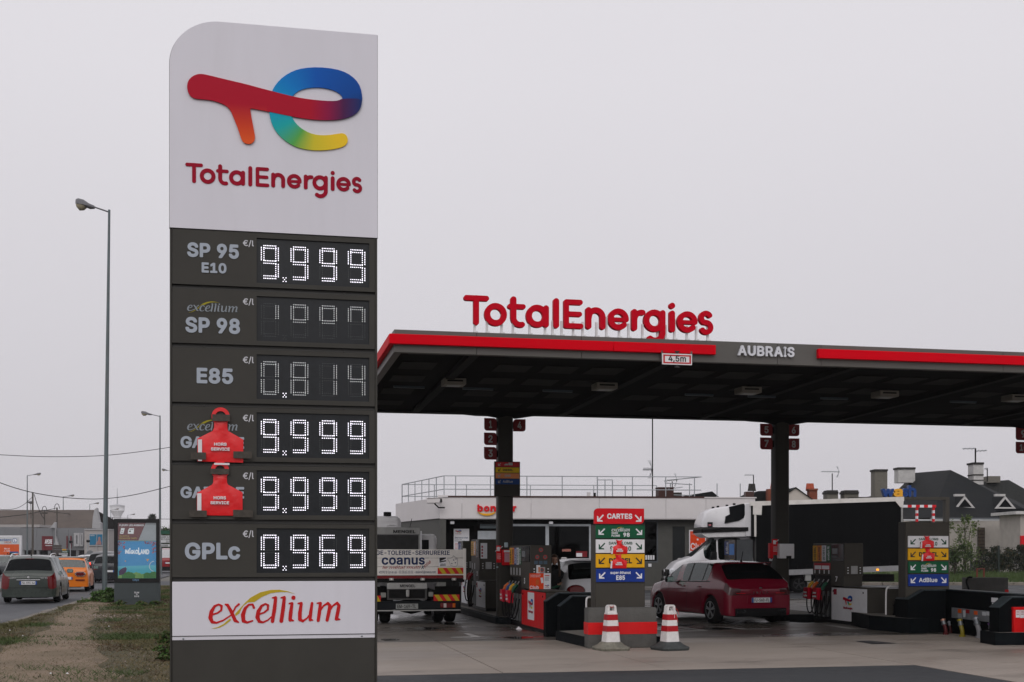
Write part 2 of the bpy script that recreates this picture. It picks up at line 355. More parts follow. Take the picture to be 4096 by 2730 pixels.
# the two-stroke emblem, traced in the first close-up's pixels
z1 = Zm(640, 60, 1568/900); TOT = Plane((0, 9.985, 0))
LG_A = [(290, 428), (340, 438), (470, 470), (600, 500), (690, 525), (770, 546), (850, 567), (920, 584), (1000, 600), (1100, 612), (1190, 618), (1240, 614), (1268, 600), (1406, 600), (1400, 650), (1380, 690), (1330, 725), (1260, 744), (1190, 750), (1090, 748), (1000, 738), (910, 722), (755, 690), (640, 668), (627, 668), (640, 745), (655, 820), (663, 865), (658, 892), (640, 911), (618, 916), (595, 911), (577, 898), (565, 875), (545, 810), (515, 735), (497, 690), (475, 660), (440, 637), (395, 621), (350, 610), (300, 605), (262, 602), (240, 598), (214, 583), (197, 555), (190, 520), (195, 485), (215, 455), (250, 434)]
LG_B = [(1380, 670), (1404, 625), (1407, 590), (1395, 520), (1360, 465), (1300, 420), (1220, 393), (1100, 380), (1000, 387), (930, 405), (860, 445), (810, 495), (780, 545), (762, 610), (758, 670), (768, 740), (790, 800), (830, 855), (890, 905), (960, 940), (1050, 957), (1140, 958), (1220, 948), (1280, 930), (1303, 905), (1307, 880), (1295, 850), (1270, 838), (1240, 842), (1170, 853), (1100, 853), (1040, 838), (980, 805), (940, 765), (915, 722), (895, 660), (905, 605), (945, 555), (1000, 530), (1080, 520), (1150, 525), (1220, 545), (1262, 575), (1270, 598), (1262, 640), (1310, 690)]
def norm_logo():
    a, b = TOT.pts(z1, LG_A), TOT.pts(z1, LG_B); al = a+b; x0 = min(p[0] for p in al); x1 = max(p[0] for p in al); zz = [p[1] for p in al]
    w = x1-x0; f = lambda L_: [((x-x0)/w, (z-min(zz))/w) for x, z in L_]
    a, b = chaikin(a, 1), chaikin(b, 1)
    return f(a), f(b), (max(zz)-min(zz))/w, (x0, min(zz), x1, max(zz))
LA, LB, LASP, LBB = norm_logo()
def logo_mats(w):
    k = 'emblem%.3f' % w
    if k+'a' in MC: return MC[k+'a'], MC[k+'b']
    out = []
    for q in 'ab':
        m = bpy.data.materials.new(k+q); m.use_nodes = True; t = m.node_tree; P = t.nodes['Principled BSDF']; P.inputs['Roughness'].default_value = .5; P.inputs['Specular IOR Level'].default_value = .15
        tc = t.nodes.new('ShaderNodeTexCoord'); sp = t.nodes.new('ShaderNodeSeparateXYZ'); at = t.nodes.new('ShaderNodeAttribute'); at.attribute_name = 'uvw'; t.links.new(at.outputs['Vector'], sp.inputs[0])
        def math_(op, a, b=None):
            n = t.nodes.new('ShaderNodeMath'); n.operation = op
            for i, x in enumerate((a, b)):
                if x is None: continue
                if isinstance(x, (int, float)): n.inputs[i].default_value = x
                else: t.links.new(x, n.inputs[i])
            return n.outputs[0]
        def ramp(fac, st):
            r = t.nodes.new('ShaderNodeValToRGB'); t.links.new(fac, r.inputs[0]); el = r.color_ramp.elements
            while len(el) < len(st): el.new(.5)
            for i, (ps, c) in enumerate(st): el[i].position = ps; el[i].color = (*c, 1)
            return r.outputs[0]
        if q == 'a':
            c1 = ramp(sp.outputs[0], [(0, lin(172, 0, 38)), (.7, lin(172, 0, 38)), (.8, lin(140, 10, 65)), (.89, lin(75, 25, 75)), (1, lin(0, 45, 105))])
            c2 = ramp(sp.outputs[2], [(.03, lin(222, 85, 30)), (.11, lin(205, 62, 28)), (.24, lin(172, 0, 38))])
            g = math_('GREATER_THAN', .45, sp.outputs[0]); x = t.nodes.new('ShaderNodeMix'); x.data_type = 'RGBA'; t.links.new(g, x.inputs[0]); t.links.new(c1, x.inputs[6]); t.links.new(c2, x.inputs[7]); col = x.outputs[2]
        else:
            an = math_('ARCTAN2', math_('SUBTRACT', sp.outputs[2], .235), math_('SUBTRACT', sp.outputs[0], .73)); an = math_('DIVIDE', math_('ADD', an, math.pi), 2*math.pi)
            col = ramp(an, [(0, lin(0, 150, 190)), (.08, lin(20, 165, 165)), (.16, lin(85, 165, 75)), (.24, lin(205, 190, 45)), (.36, lin(235, 195, 40)), (.46, lin(235, 195, 40)), (.5, lin(0, 35, 85)), (.58, lin(0, 70, 150)), (.75, lin(0, 85, 175)), (.88, lin(0, 120, 195)), (1, lin(0, 150, 195))])
        t.links.new(col, P.inputs['Base Color']); MC[k+q] = m; out.append(m)
    return out
def emblem(p, x0, z0, w, y, th):
    ma, mb = logo_mats(1)
    for L_, m, yy in ((LA, ma, y), (LB, mb, y+th*.25)):
        o = poly(p, 'emblem_stroke', [(x0+a*w, z0+b*w) for a, b in L_], yy, th*.75, m); me = o.data
        at = me.attributes.new('uvw', 'FLOAT_VECTOR', 'POINT'); at.data.foreach_set('vector', [c for v in me.vertices for c in ((v.co.x-x0)/w, 0, (v.co.z-z0)/w)])
def brandmark(p, b, y, th, word=True):                # emblem over word inside local rect (x0,z0,x1,z1 of the emblem)
    w = b[2]-b[0]; emblem(p, b[0], b[3]-w*LASP, w, y, th)
    if word: wordmesh(p, 'all', b[0], b[3]-w*LASP-w*.20, w/8.95, y, M('print_crimson', lin(150, 0, 40), .5), th)
# ---------------------------------------------------------------- the setting
def sheet(name, pts, z, mat, th=0., kind='structure'):
    if th: bm = bmesh.new(); a = [bm.verts.new((x, y, z)) for x, y in pts]; b = [bm.verts.new((x, y, z-th)) for x, y in pts]; bm.faces.new(a); [bm.faces.new((a[i], a[i-1], b[i-1], b[i])) for i in range(len(pts))]; o = frombm(name, bm, mat)
    else: o = mesh(name, [(x, y, z) for x, y in pts], [tuple(range(len(pts)))], mat)
    if kind: o['kind'] = kind
    return o
def groundmat(name, c1, c2, c3, s1, s2, rough=.85, wet=None, bump=.3, bscale=60, stretch=(1, 1, 1), grit=.12):
    m = bpy.data.materials.new(name); m.use_nodes = True; t = m.node_tree; P = t.nodes['Principled BSDF']; ln = t.links.new
    tc = t.nodes.new('ShaderNodeTexCoord'); mp = t.nodes.new('ShaderNodeMapping'); mp.inputs['Scale'].default_value = stretch; ln(tc.outputs['Object'], mp.inputs[0])
    def noise(s, d, ro=.6, v=mp.outputs[0]):
        n = t.nodes.new('ShaderNodeTexNoise'); n.inputs['Scale'].default_value = s; n.inputs['Detail'].default_value = d; n.inputs['Roughness'].default_value = ro; ln(v, n.inputs['Vector']); return n.outputs[0]
    def mrange(x, a, b, c=0., d=1.):
        r = t.nodes.new('ShaderNodeMapRange'); r.interpolation_type = 'SMOOTHSTEP'
        for i, q in zip((1, 2, 3, 4), (a, b, c, d)): r.inputs[i].default_value = q
        ln(x, r.inputs[0]); return r.outputs[0]
    def mix(f, a, b, bt='MIX'):
        x = t.nodes.new('ShaderNodeMix'); x.data_type = 'RGBA'; x.blend_type = bt
        for i, q in ((0, f), (6, a), (7, b)):
            if isinstance(q, tuple): x.inputs[i].default_value = (*q, 1)
            elif isinstance(q, (int, float)): x.inputs[i].default_value = q
            else: ln(q, x.inputs[i])
        return x.outputs[2]
    a = mix(mrange(noise(s1, 6), .35, .65), c1, c2); b = mix(mrange(noise(s2, 8, .7), .52, .72), a, c3)
    g = mrange(noise(90, 2, .6, tc.outputs['Object']), .2, .8, 1-grit, 1+grit); col = mix(1., b, g, 'MULTIPLY'); ln(col, P.inputs['Base Color'])
    rr = mrange(noise(s2*.8, 5), .42, .62, rough, wet if wet is not None else rough); ln(rr, P.inputs['Roughness'])
    nb = noise(bscale, 4, .6, tc.outputs['Object']); bp = t.nodes.new('ShaderNodeBump'); bp.inputs['Strength'].default_value = bump; bp.inputs['Distance'].default_value = .01; ln(nb, bp.inputs['Height']); ln(bp.outputs[0], P.inputs['Normal'])
    return m
m_far = groundmat('far_ground', (.09, .085, .075), (.12, .115, .10), (.07, .075, .05), .02, .05)
m_asph = groundmat('asphalt', (.02, .0225, .026), (.028, .031, .035), (.04, .04, .042), .15, .7, .75, .55, .6, 140, grit=.35)
m_road = groundmat('road_asphalt', (.045, .048, .055), (.06, .063, .07), (.085, .085, .085), .1, .4, .8, .6, .5, 120, (1, .3, 1), grit=.25)
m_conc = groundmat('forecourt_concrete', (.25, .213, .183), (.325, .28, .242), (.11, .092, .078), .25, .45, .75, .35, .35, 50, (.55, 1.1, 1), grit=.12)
m_conc2 = groundmat('shaded_stained_concrete', (.085, .075, .066), (.13, .115, .10), (.035, .031, .028), .3, .5, .55, .16, .35, 50, (.55, 1.1, 1), grit=.15)  # same concrete darkened: canopy shade put into the colour, with stains and wet patches
m_pave = groundmat('pavement', (.16, .15, .14), (.2, .19, .18), (.10, .095, .09), .3, 1.2, .85)
m_kerb = groundmat('kerbstone', (.17, .15, .13), (.24, .21, .18), (.09, .08, .06), .8, 3, .9, bump=.6)
m_path = groundmat('path_soil', (.20, .145, .098), (.145, .108, .066), (.09, .07, .04), .9, 2.5, .95, bump=.9, bscale=35, grit=.4)
m_soil = groundmat('verge_soil', (.08, .066, .034), (.058, .052, .024), (.105, .08, .048), .8, 2.2, .95, bump=.9, bscale=35, grit=.35)
sheet('ground', [(-1000, -60), (1000, -60), (1000, 1150), (-1000, 1150)], -.06, m_far)
sheet('road', [(-10.1, -20), (-5.3, -20), (-5.5, 30), (-5.9, 61), (8, 61), (30, 61.2), (60, 62), (60, 66), (4, 66), (-5.8, 75), (-6.5, 420), (-10.6, 420)], -.012, m_road)
sheet('far_road', [(-22, 20), (-12.6, 20), (-12.9, 420), (-30, 420)], -.014, m_road)
sheet('median_pavement', [(-12.6, 15), (-10.1, 15), (-10.6, 70), (-13, 70)], .1, m_pave, .17)
sheet('asphalt_drive', [(.55, -20), (9.36, -20), (9.36, 16.52), (.55, 16.52)], -.004, m_asph)
sheet('rear_drive', [(.55, 41), (40, 41), (40, 61), (.55, 61)], -.004, m_asph)
fc = bpy.data.objects.new('forecourt', None); COL.objects.link(fc); fc['kind'] = 'structure'
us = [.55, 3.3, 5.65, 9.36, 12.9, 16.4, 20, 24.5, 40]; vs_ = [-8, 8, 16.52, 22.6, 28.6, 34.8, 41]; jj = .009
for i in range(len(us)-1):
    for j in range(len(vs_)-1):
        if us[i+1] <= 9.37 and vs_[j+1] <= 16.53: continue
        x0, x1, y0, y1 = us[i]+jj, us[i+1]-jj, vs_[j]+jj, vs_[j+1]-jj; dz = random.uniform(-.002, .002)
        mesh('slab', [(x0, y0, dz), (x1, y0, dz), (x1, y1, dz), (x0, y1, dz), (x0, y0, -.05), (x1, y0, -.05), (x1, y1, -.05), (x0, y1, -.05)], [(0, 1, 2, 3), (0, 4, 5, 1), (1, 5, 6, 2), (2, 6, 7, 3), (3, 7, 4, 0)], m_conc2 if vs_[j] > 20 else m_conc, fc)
# grass verge with a worn path, on a kerb of single stones
KU = lambda v: -5.28-.012*(v-26)*(1 if v > 26 else 0)
def vh(u, v): return .1+.03*math.sin(u*1.7+v*.6)*.5+.02*math.sin(v*1.3+u*.4)
nv, nu = 140, 40; vv = np.linspace(-4, 60.5, nv); V = []; Fc = []
for v in vv:
    for k in range(nu): u = KU(v)+.22+(.5-KU(v)-.22)*k/(nu-1); V.append((u, v, vh(u, v) if 0 < k < nu-1 else .1))
for i in range(nv-1):
    for k in range(nu-1): a = i*nu+k; Fc.append((a, a+1, a+nu+1, a+nu))
verge = mesh('verge', V, Fc, m_soil, None, 60); verge['kind'] = 'structure'
kerb = bpy.data.objects.new('kerb', None); COL.objects.link(kerb); kerb['kind'] = 'structure'
v = 10.
while v < 60:
    l_ = random.uniform(.85, 1.1); u = KU(v+.5); dz = random.uniform(-.012, .012); dx = random.uniform(-.02, .02)
    o = box(kerb, 'kerbstone', -.1, .1, .012, l_-.012, -.2, .1, m_kerb, .025); o.location = (u+.1+dx, v, dz); o.rotation_euler = (0, random.uniform(-.02, .02), R_(.6)); v += l_
for a, b in (((.5, 61.2), (40, 61.4)), ):
    pass
# grass blades
def pathd(u, v):                                       # distance from the trodden path centre line
    pts = [(-2.2, 8), (-2.6, 15), (-3.35, 24), (-4.3, 33), (-4.65, 42), (-4.9, 56)]
    for (a, b), (c, d) in zip(pts, pts[1:]):
        if b <= v <= d or (v < 8 and b == 8): t = (v-b)/(d-b); return abs(u-(a+(c-a)*t))/(.75 if v > 20 else 1.5)
    return 9
rng = np.random.default_rng(3)
PTH = [(-2.2, 8), (-2.6, 15), (-3.35, 24), (-4.3, 33), (-4.65, 42), (-4.9, 56)]; V = []; Fc = []; n_ = 0
for (a, b), (c, d) in zip(PTH, PTH[1:]):
    for k in range(10):
        t_ = k/10; v = b+(d-b)*t_; cu_ = a+(c-a)*t_; wd = (1.25 if v < 16 else 1.25-(v-16)*.075 if v < 26 else .5)*(1+.18*math.sin(v*2.1)+.1*math.sin(v*5.3))
        V += [(cu_+wd*(j/3-1)+.05*math.sin(v*7+j), v, vh(cu_+wd*(j/3-1), v)+(.008 if 0 < j < 6 else -.012)) for j in range(7)]; n_ += 1
Fc = [(i*7+j, i*7+j+1, i*7+j+8, i*7+j+7) for i in range(n_-1) for j in range(6)]; fp = mesh('footpath', V, Fc, m_path, None, 60); fp['kind'] = 'structure'
def noise2(u, v, s, ph): return .5+.25*(math.sin(u*s+ph+1.7*math.sin(v*s*.63+ph))+math.sin(v*s*.83+ph*2+1.3*math.sin(u*s*.71)))
gm = {}
for nm, c in (('grass_dry', (.15, .115, .058)), ('grass_olive', (.09, .085, .036)), ('grass_green', (.055, .085, .026)), ('grass_brown', (.10, .06, .034))): gm[nm] = M(nm, c, .85, var=.35, scale=3, spec=.2)
buf = {k: ([], []) for k in gm}
cnt = 0
while cnt < 260000:
    v = 9.5+50*rng.random()**2.2; u = KU(v)+.2+(.5-KU(v)-.2)*rng.random()
    d = pathd(u, v)
    if rng.random() > min(1, .16+d*d*.5): continue
    n1 = noise2(u, v, 1.1, .3); n2 = noise2(u, v, 2.7, 2.2); n3 = noise2(u, v, 6.1, 1.1); r0 = rng.random()
    if n1*.5+n2*.3+n3*.2 > .62 and r0 < .85: k = 'grass_green'; h = .03+.06*rng.random()
    elif n2*.7+n3*.3 > .6 and r0 < .6: k = 'grass_brown'; h = .015+.03*rng.random()
    elif r0 < .36+.45*(d < 1.3): k = 'grass_dry'; h = .012+.028*rng.random()
    else: k = 'grass_olive'; h = .018+.035*rng.random()
    if (u < KU(v)+.75) and k == 'grass_green': k = 'grass_olive'
    bv, bf = buf[k]; z = vh(u, v)-.008; a = rng.random()*6.28; wd = (.0022+.0018*rng.random())*(1+v/18); ln_ = h*(.8+1.6*rng.random()); b = rng.random()*6.28
    i0 = len(bv); bv += [(u-wd*math.cos(a), v-wd*math.sin(a), z), (u+wd*math.cos(a), v+wd*math.sin(a), z), (u+ln_*math.cos(b), v+ln_*math.sin(b), z+h)]; bf.append((i0, i0+1, i0+2)); cnt += 1
for k, (bv, bf) in buf.items(): tag(mesh(k, bv, bf, gm[k]), {'grass_dry': 'short dry straw-coloured grass on the verge', 'grass_olive': 'dull olive grass across the verge', 'grass_green': 'fresh green grass tufts on the verge', 'grass_brown': 'patches of brown dead grass on the verge'}[k], 'grass', kind='stuff')
# ---------------------------------------------------------------- price totem
m_tw = M('totem_white', (.68, .665, .72), .5, var=.03, scale=3, dirt=.2, dirtcol=(.42, .40, .40), stretch=(1, 1, .14))
m_td = M('totem_brown', (.047, .0445, .039), .6, var=.12, scale=2.5, bump=.05, spec=.2, dirt=.15, dirtcol=(.06, .058, .052))
m_te = M('totem_edge', (.035, .034, .032), .5)
m_lt = M('totem_letter', (.36, .40, .46), .5, var=.05); m_lw = M('letter_white', (.75, .75, .78), .5, var=.03)
m_scr = M('display_glass', (.012, .014, .017), .12, spec=.5, var=.0); m_mod = M('display_module', (.009, .011, .014), .4, var=.3, scale=20)
m_led = M('led_lit', (.93, .9, 1), .4, emit=1.7, var=0); m_led2 = M('led_half', (.95, .98, 1), .4, emit=.34, var=0); m_ledo = M('led_off', (.22, .24, .24), .4, var=0)
m_crim = M('print_crimson', lin(150, 0, 40), .5); m_ol = M('arc_olive', lin(186, 160, 30), .5, var=.05); m_olf = M('arc_olive_dim', lin(150, 140, 20), .5, var=.05)
m_exred = M('excellium_red', lin(190, 10, 15), .5); m_exg = M('excellium_grey', (.24, .27, .30), .5)
z2 = Zm(660, 900, 1865/880); z3 = Zm(660, 1600, 1865/880); z4 = Zm(640, 2280, 2353/900)
T = thing('price_totem', 'tall fuel price totem with white curved head and dark price panels on the grass verge', 'sign', (0, 9.985, 0))
q = lambda z, x, y: TOT.loc(*z(x, y))
xl = q(z2, 42, 600)[0]; xr_ = q(z2, 1797, 600)[0]
zt = q(z1, 1512, 153)[1]; zb = q(z1, 70, 1489)[1]; rad = q(z1, 420, 53)[0]-xl
head = [(xl, zb), (xr_, zb), (xr_, zt)]+[(xl+rad-rad*math.sin(R_(a)), zt-rad*.92+rad*.92*math.cos(R_(a))) for a in range(0, 91, 5)]
poly(T, 'head_panel', head, -.035, .30, m_tw, 30)
poly(T, 'head_rim', [(xl-.004+(x-xl)*1.005, z+(.004 if z > zb+.1 else .0)) for x, z in head], -.018, .26, m_te, 30)
zd = q(z2, 65, 40)[1]
box(T, 'cabinet', xl+.012, xr_-.012, 0, .26, 0, zb-.001, m_te)
fx0, fx1 = q(z2, 63, 300)[0], q(z2, 1776, 300)[0]
box(T, 'side_frame', xl, fx0-.003, -.03, .265, .0, zb-.006, m_td, .004); box(T, 'side_frame', fx1+.003, xr_, -.03, .265, .0, zb-.006, m_td, .004)
box(T, 'base_plate', xl-.1, xr_+.1, -.1, .35, -.05, .03, m_te)
rows = [(z2, 40, 505, 118, 498), (z2, 541, 1003, 610, 988), (z2, 1041, 1503, 1103, 1480), (z3, 56, 517, 110, 488), (z3, 553, 1013, 600, 978), (z3, 1051, 1505, 1090, 1468)]
SEG = {'0': 'abcdef', '1': 'bc', '4': 'fgbc', '6': 'afgedc', '8': 'abcdefg', '9': 'abcdfg', 'p': 'b', 'q': 'abfg', 'r': 'abf'}
vals = ['9999', 'pqqr', '0814', '9999', '9999', '0969']
def dots(seg):                                         # two rows of lamps for one segment, in a cell of width 1 and height 1.82
    o = []; a, b = .07, .20; Wd, Hd = 1., 1.82; mid = Hd/2
    def hor(y0, y1): [o.append((x, y)) for n_, y in ((7, y0), (6, y1)) for x in np.linspace(.2, .8, n_+1)]
    def ver(x0, x1, y0, y1): [o.append((x, y)) for n_, x in ((8, x0), (7, x1)) for y in np.linspace(y0, y1, n_)]
    if seg == 'a': hor(Hd-a, Hd-b)
    if seg == 'd': hor(a, b)
    if seg == 'g': hor(mid+.065, mid-.065)
    if seg == 'f': ver(a, b, mid+.1, Hd-.17)
    if seg == 'b': ver(1-a, 1-b, mid+.1, Hd-.17)
    if seg == 'e': ver(a, b, .17, mid-.1)
    if seg == 'c': ver(1-a, 1-b, .17, mid-.1)
    return o
def dotmesh(p, name, pts, r, y, mat):
    V, Fx = [], []
    for x, z in pts:
        i = len(V); V += [(x+r*math.cos(k*math.pi/3), y, z+r*math.sin(k*math.pi/3)) for k in range(6)]; Fx.append(tuple(range(i, i+6)))
    o = mesh(name, V, Fx, mat, p); o['kind'] = 'stuff'; return o
for i, (zf, t0, b0, d0, d1) in enumerate(rows):
    zt_, zb_ = q(zf, 65, t0)[1], q(zf, 65, b0)[1]; dx0, dx1 = q(zf, 777, d0)[0], q(zf, 1729, d0)[0]; dz1, dz0 = q(zf, 777, d0)[1], q(zf, 777, d1)[1]
    pn = ringbox(T, 'price_panel', (fx0, zb_, fx1, zt_), (dx0, dz0, dx1, dz1), -.028, .026, m_td)
    box(T, 'ledge', fx0, fx1, -.016, -.001, zt_+.003, zt_+.012, m_te)
    dsp = box(T, 'display', dx0-.01, dx1+.01, -.012, .0, dz0-.01, dz1+.01, m_mod)
    w, h = dx1-dx0, dz1-dz0; cw = .173*w; s_ = cw; ch_ = h*.79; lit, off, half = [], [], []
    for k, c in enumerate(vals[i]):
        ox = dx0+w*(.029, .2896, .5457, .8006)[k]; oz = dz0+h*.087
        for sg in 'abcdefg':
            P_ = [(ox+x*s_, oz+z/1.82*ch_) for x, z in dots(sg)]
            if sg in SEG[c]: (half if i in (1, 2) else lit).extend(P_)
            else: off.extend(P_)
        if k == 0: dp = [(dx0+w*.245+a*.011, dz0+h*.105+b*.014) for a, b in ((0, 0), (1, 1), (-1, 1), (1, -1), (-1, -1))]; (off if i == 1 else lit).extend(dp)
        for sg in 'bolt',: pass
    dr = .0041*w/.86
    dotmesh(dsp, 'lit_lamp_dots', lit, dr, -.0135, m_led)
    if half: dotmesh(dsp, 'dim_lamp_dots', half, dr*.8, -.0135, m_led2)
    if off: dotmesh(dsp, 'unlit_lamp_dots', off, dr*.4, -.0133, m_ledo)
    for bx in (334, 1518):
        o = box(T, 'screw', -.008, .008, -.022, -.01, -.008, .008, m_te, .003); o.location = (q(zf, bx, t0)[0], 0, zt_+.0075)
    text(T, '€/l', TOT.bb(zf, 660, (135, 628, 1120, 128, 617, 1107)[i], 753, (198, 693, 1186, 193, 682, 1172)[i]), -.031, M('unit_letter', (.55, .55, .58), .5), bold=.012)
for s, zf, b in (('SP 95', z2, (190, 155, 627, 300)), ('E10', z2, (312, 325, 522, 422)), ('SP 98', z2, (175, 785, 637, 935)), ('E85', z2, (270, 1215, 578, 1357)), ('GAZOLE', z3, (133, 310, 672, 420)), ('GAZOLE', z3, (133, 735, 672, 840)), ('GPLc', z3, (170, 1210, 637, 1355))):
    text(T, s, TOT.bb(zf, *b), -.033, m_lt, .006, bold=.035)
for zf, b in ((z2, (188, 648, 615, 765)), (z3, (188, 168, 615, 283))): excellium(T, TOT.bb(zf, *b), -.032, m_exg, m_olf)
eb = TOT.bb(z4, 130, 125, 2235, 665); eb = (fx0, q(z4, 130, 692)[1], fx1, q(z4, 130, 125)[1])
box(T, 'brand_panel', eb[0], eb[2], -.032, -.002, eb[1], eb[3], m_tw, .002); excellium(T, TOT.bb(z4, 505, 211, 1885, 598), -.036, m_exred, m_ol, .005)
box(T, 'lower_ledge', eb[0], eb[2], -.022, -.002, q(z4, 130, 735)[1], eb[1]-.006, m_tw)
for bx, by in ((246, 719), (2108, 690)): c = q(z4, bx, by); lathe(T, 'screw', [(.0075, 0), (.0075, .004), (.004, .006)], M('screw_steel', (.3, .32, .35), .35, 1), 8).matrix_basis = Matrix.Translation((c[0], -.022, c[1])) @ Matrix.Rotation(R_(90), 4, 'X')
box(T, 'skirt_panel', fx0, fx1, -.02, -.001, .03, q(z4, 130, 740)[1], m_td)
wb = TOT.bb(z1, 178, 1043, 1407, 1258)
emblem(T, LBB[0], LBB[1], LBB[2]-LBB[0], -.052, .016)
bl = q(z1, 236, 1181)[1]; cap = q(z1, 236, 1043)[1]-bl; wordmesh(T, 'all', q(z1, 178, 1060)[0], bl, (q(z1, 1407, 1200)[0]-q(z1, 178, 1060)[0])/8.93, -.04, M('word_crimson', lin(150, 0, 36), .5, spec=.12), .006)
for bx, by in ((508, 60), (937, 99), (1358, 137)): c = q(z1, bx, by); box(T, 'lifting_stud', c[0]-.008, c[0]+.008, .05, .07, zt-.01, zt+.012, m_te)
# red covers taped over the diesel names
m_red = M('cover_red', lin(222, 12, 22), .38, var=.1, scale=12, spec=.5, bump=.2, bscale=18); m_tape = M('brown_tape', (.055, .046, .037), .5, var=.35, scale=30)
m_strip = M('cover_white', (.72, .70, .72), .5)
def disc(p, name, c, r0, r1, y, th, mat, n=28, a0=0, a1=360):
    full = a1-a0 >= 360; m_ = n if full else n+1
    an = [R_(a0+(a1-a0)*k/n) for k in range(m_)]; V = []
    for yy in (y, y+th):
        for r in (r1, r0): V += [(c[0]+r*math.cos(t), yy, c[1]+r*math.sin(t)) for t in an]
    f = []
    for k in range(n):
        j = (k+1) % m_; A, B, Cc, D_ = k, m_+k, 2*m_+k, 3*m_+k; a_, b_, c_, d_ = j, m_+j, 2*m_+j, 3*m_+j
        f += [(A, B, b_, a_), (Cc, c_, d_, D_), (A, a_, c_, Cc), (B, D_, d_, b_)]
    return mesh(name, V, f, mat, p)
def bulge(p, name, pts, y0, th, mat, amt, n=9):        # soft cover: outline filled with a slightly domed grid
    xs = [a for a, b in pts]; zs = [b for a, b in pts]; bm = bmesh.new()
    vs = [bm.verts.new((x, 0, z)) for x, z in pts]; f = bm.faces.new(vs); bm.normal_update(); bmesh.ops.triangulate(bm, faces=[f], ngon_method='EAR_CLIP')
    bmesh.ops.subdivide_edges(bm, edges=bm.edges[:], cuts=3, use_grid_fill=True)
    bd = {v for e in bm.edges if e.is_boundary for v in e.verts}
    for v in bm.verts:
        v.co.y = y0+(th if v in bd else th*.0-amt*(.5+.5*math.sin(v.co.x*60)*math.sin(v.co.z*45)))
    return frombm(name, bm, mat, p, 60)
for k, (body, ring, hole, strip, t1, t2, ta, label) in enumerate((
    ([(417, 190), (417, 240), (405, 268), (277, 332), (275, 525), (663, 536), (665, 342), (535, 268), (530, 240), (530, 190)], (473, 145, 77), 45, (283, 342, 316, 523), (418, 368, 524, 396), (392, 409, 550, 438), [(222, 450, 350, 512), (580, 442, 738, 503), (402, 130, 552, 190)], 'red out-of-service cover taped over the upper diesel row of the price totem'),
    ([(412, 640), (410, 705), (400, 722), (272, 792), (272, 980), (658, 985), (658, 787), (535, 722), (527, 705), (525, 640)], (468, 600, 77), 42, (276, 796, 311, 973), (414, 820, 518, 848), (387, 862, 545, 889), [(210, 940, 357, 996), (578, 935, 745, 998), (388, 588, 545, 636), (418, 540, 548, 558)], 'red out-of-service cover taped over the lower diesel row of the price totem'))):
    o = thing('service_cover', label, 'sign cover', (0, 9.985-.036, q(z3, 470, 800)[1]), 0, 'out-of-service covers'); zo = o.location.z
    sh = lambda b: (b[0], b[1]-zo, b[2], b[3]-zo)
    PL = [(x, z-zo) for x, z in TOT.pts(z3, body)]
    bulge(o, 'cover_body', PL, -.006, .004, m_red, .006)
    c = q(z3, *ring[:2]); r1 = q(z3, ring[0]+ring[2], ring[1])[0]-c[0]; r0 = r1*hole/ring[2]
    disc(o, 'hanging_ring', (c[0], c[1]-zo), r0, r1, -.008, .006, m_red)
    pbox(o, 'white_strip', sh(TOT.bb(z3, *strip)), -.024, .003, m_strip)
    text(o, 'HORS', sh(TOT.bb(z3, *t1)), -.026, m_lw, .008, bold=.03); text(o, 'SERVICE', sh(TOT.bb(z3, *t2)), -.026, m_lw, .008, bold=.03)
    for j, tb in enumerate(ta): pbox(o, 'tape', sh(TOT.bb(z3, *tb)), -.0275, .0012, m_tape if j < 3 else m_strip)
# ---------------------------------------------------------------- canopy
V0 = 19.44; FAS = Plane((0, V0, 0)); zc = Zm(1490, 1150, 2353/1410); zc2 = Zm(2700, 1300, 2353/1396)
m_fg = M('fascia_grey', (.105, .10, .092), .5, var=.08, scale=1.2, dirt=.2, dirtcol=(.06, .057, .05)); m_fr = M('fascia_red', lin(208, 0, 24), .55, spec=.06, var=.06, scale=1.5, dirt=.12, dirtcol=(.25, .01, .02), stretch=(1, 1, .5))
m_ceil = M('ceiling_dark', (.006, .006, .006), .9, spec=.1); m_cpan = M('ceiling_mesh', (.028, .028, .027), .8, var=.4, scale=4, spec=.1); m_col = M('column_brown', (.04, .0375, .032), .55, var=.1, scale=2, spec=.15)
U0, U1, VB, VE = 2.15, 26., 28.48, 37.5
CP = thing('fuel_canopy', 'wide forecourt canopy with red fascia band on brown columns', 'canopy', (U0, V0, 0))
lx = lambda u: u-U0; ly = lambda v: v-V0
zf0, zf1 = 4.75, 5.10; joints = [U0]+[FAS.loc(*z, 0)[0] for z in (zc(695, 400), zc(1395, 400))]+[FAS.loc(*zc2(690, 200))[0], FAS.loc(*zc2(985, 200))[0], FAS.loc(*zc2(2212, 300))[0], 17., 20.5, U1]
for a, b in zip(joints, joints[1:]): box(CP, 'fascia_panel', lx(a)+.004, lx(b)-.004, 0, .12, zf0, zf1, m_fg)
for k in range(3): a, b = V0+.12+k*3.08, V0+.12+(k+1)*3.08; box(CP, 'fascia_panel', 0, .12, ly(a)+.004, ly(b)-.004, zf0, zf1, m_fg)
box(CP, 'fascia_panel', 0, U1-U0, ly(VE), ly(VE)+.12, 6.0, 6.35, m_fg)
rz0, rz1 = 4.865, 5.02; rb1 = FAS.loc(*zc(1598, 400))[0]; re = FAS.loc(*zc(2281, 400))[0]; rs = FAS.loc(*zc2(952, 200))[0]
for a, b in ((U0-.085, rb1), (rb1, re), (rs, 17.), (17., U1)): box(CP, 'red_band', lx(a)+.002, lx(b)-.002, -.085, -.001, rz0, rz1, m_fr, .006)
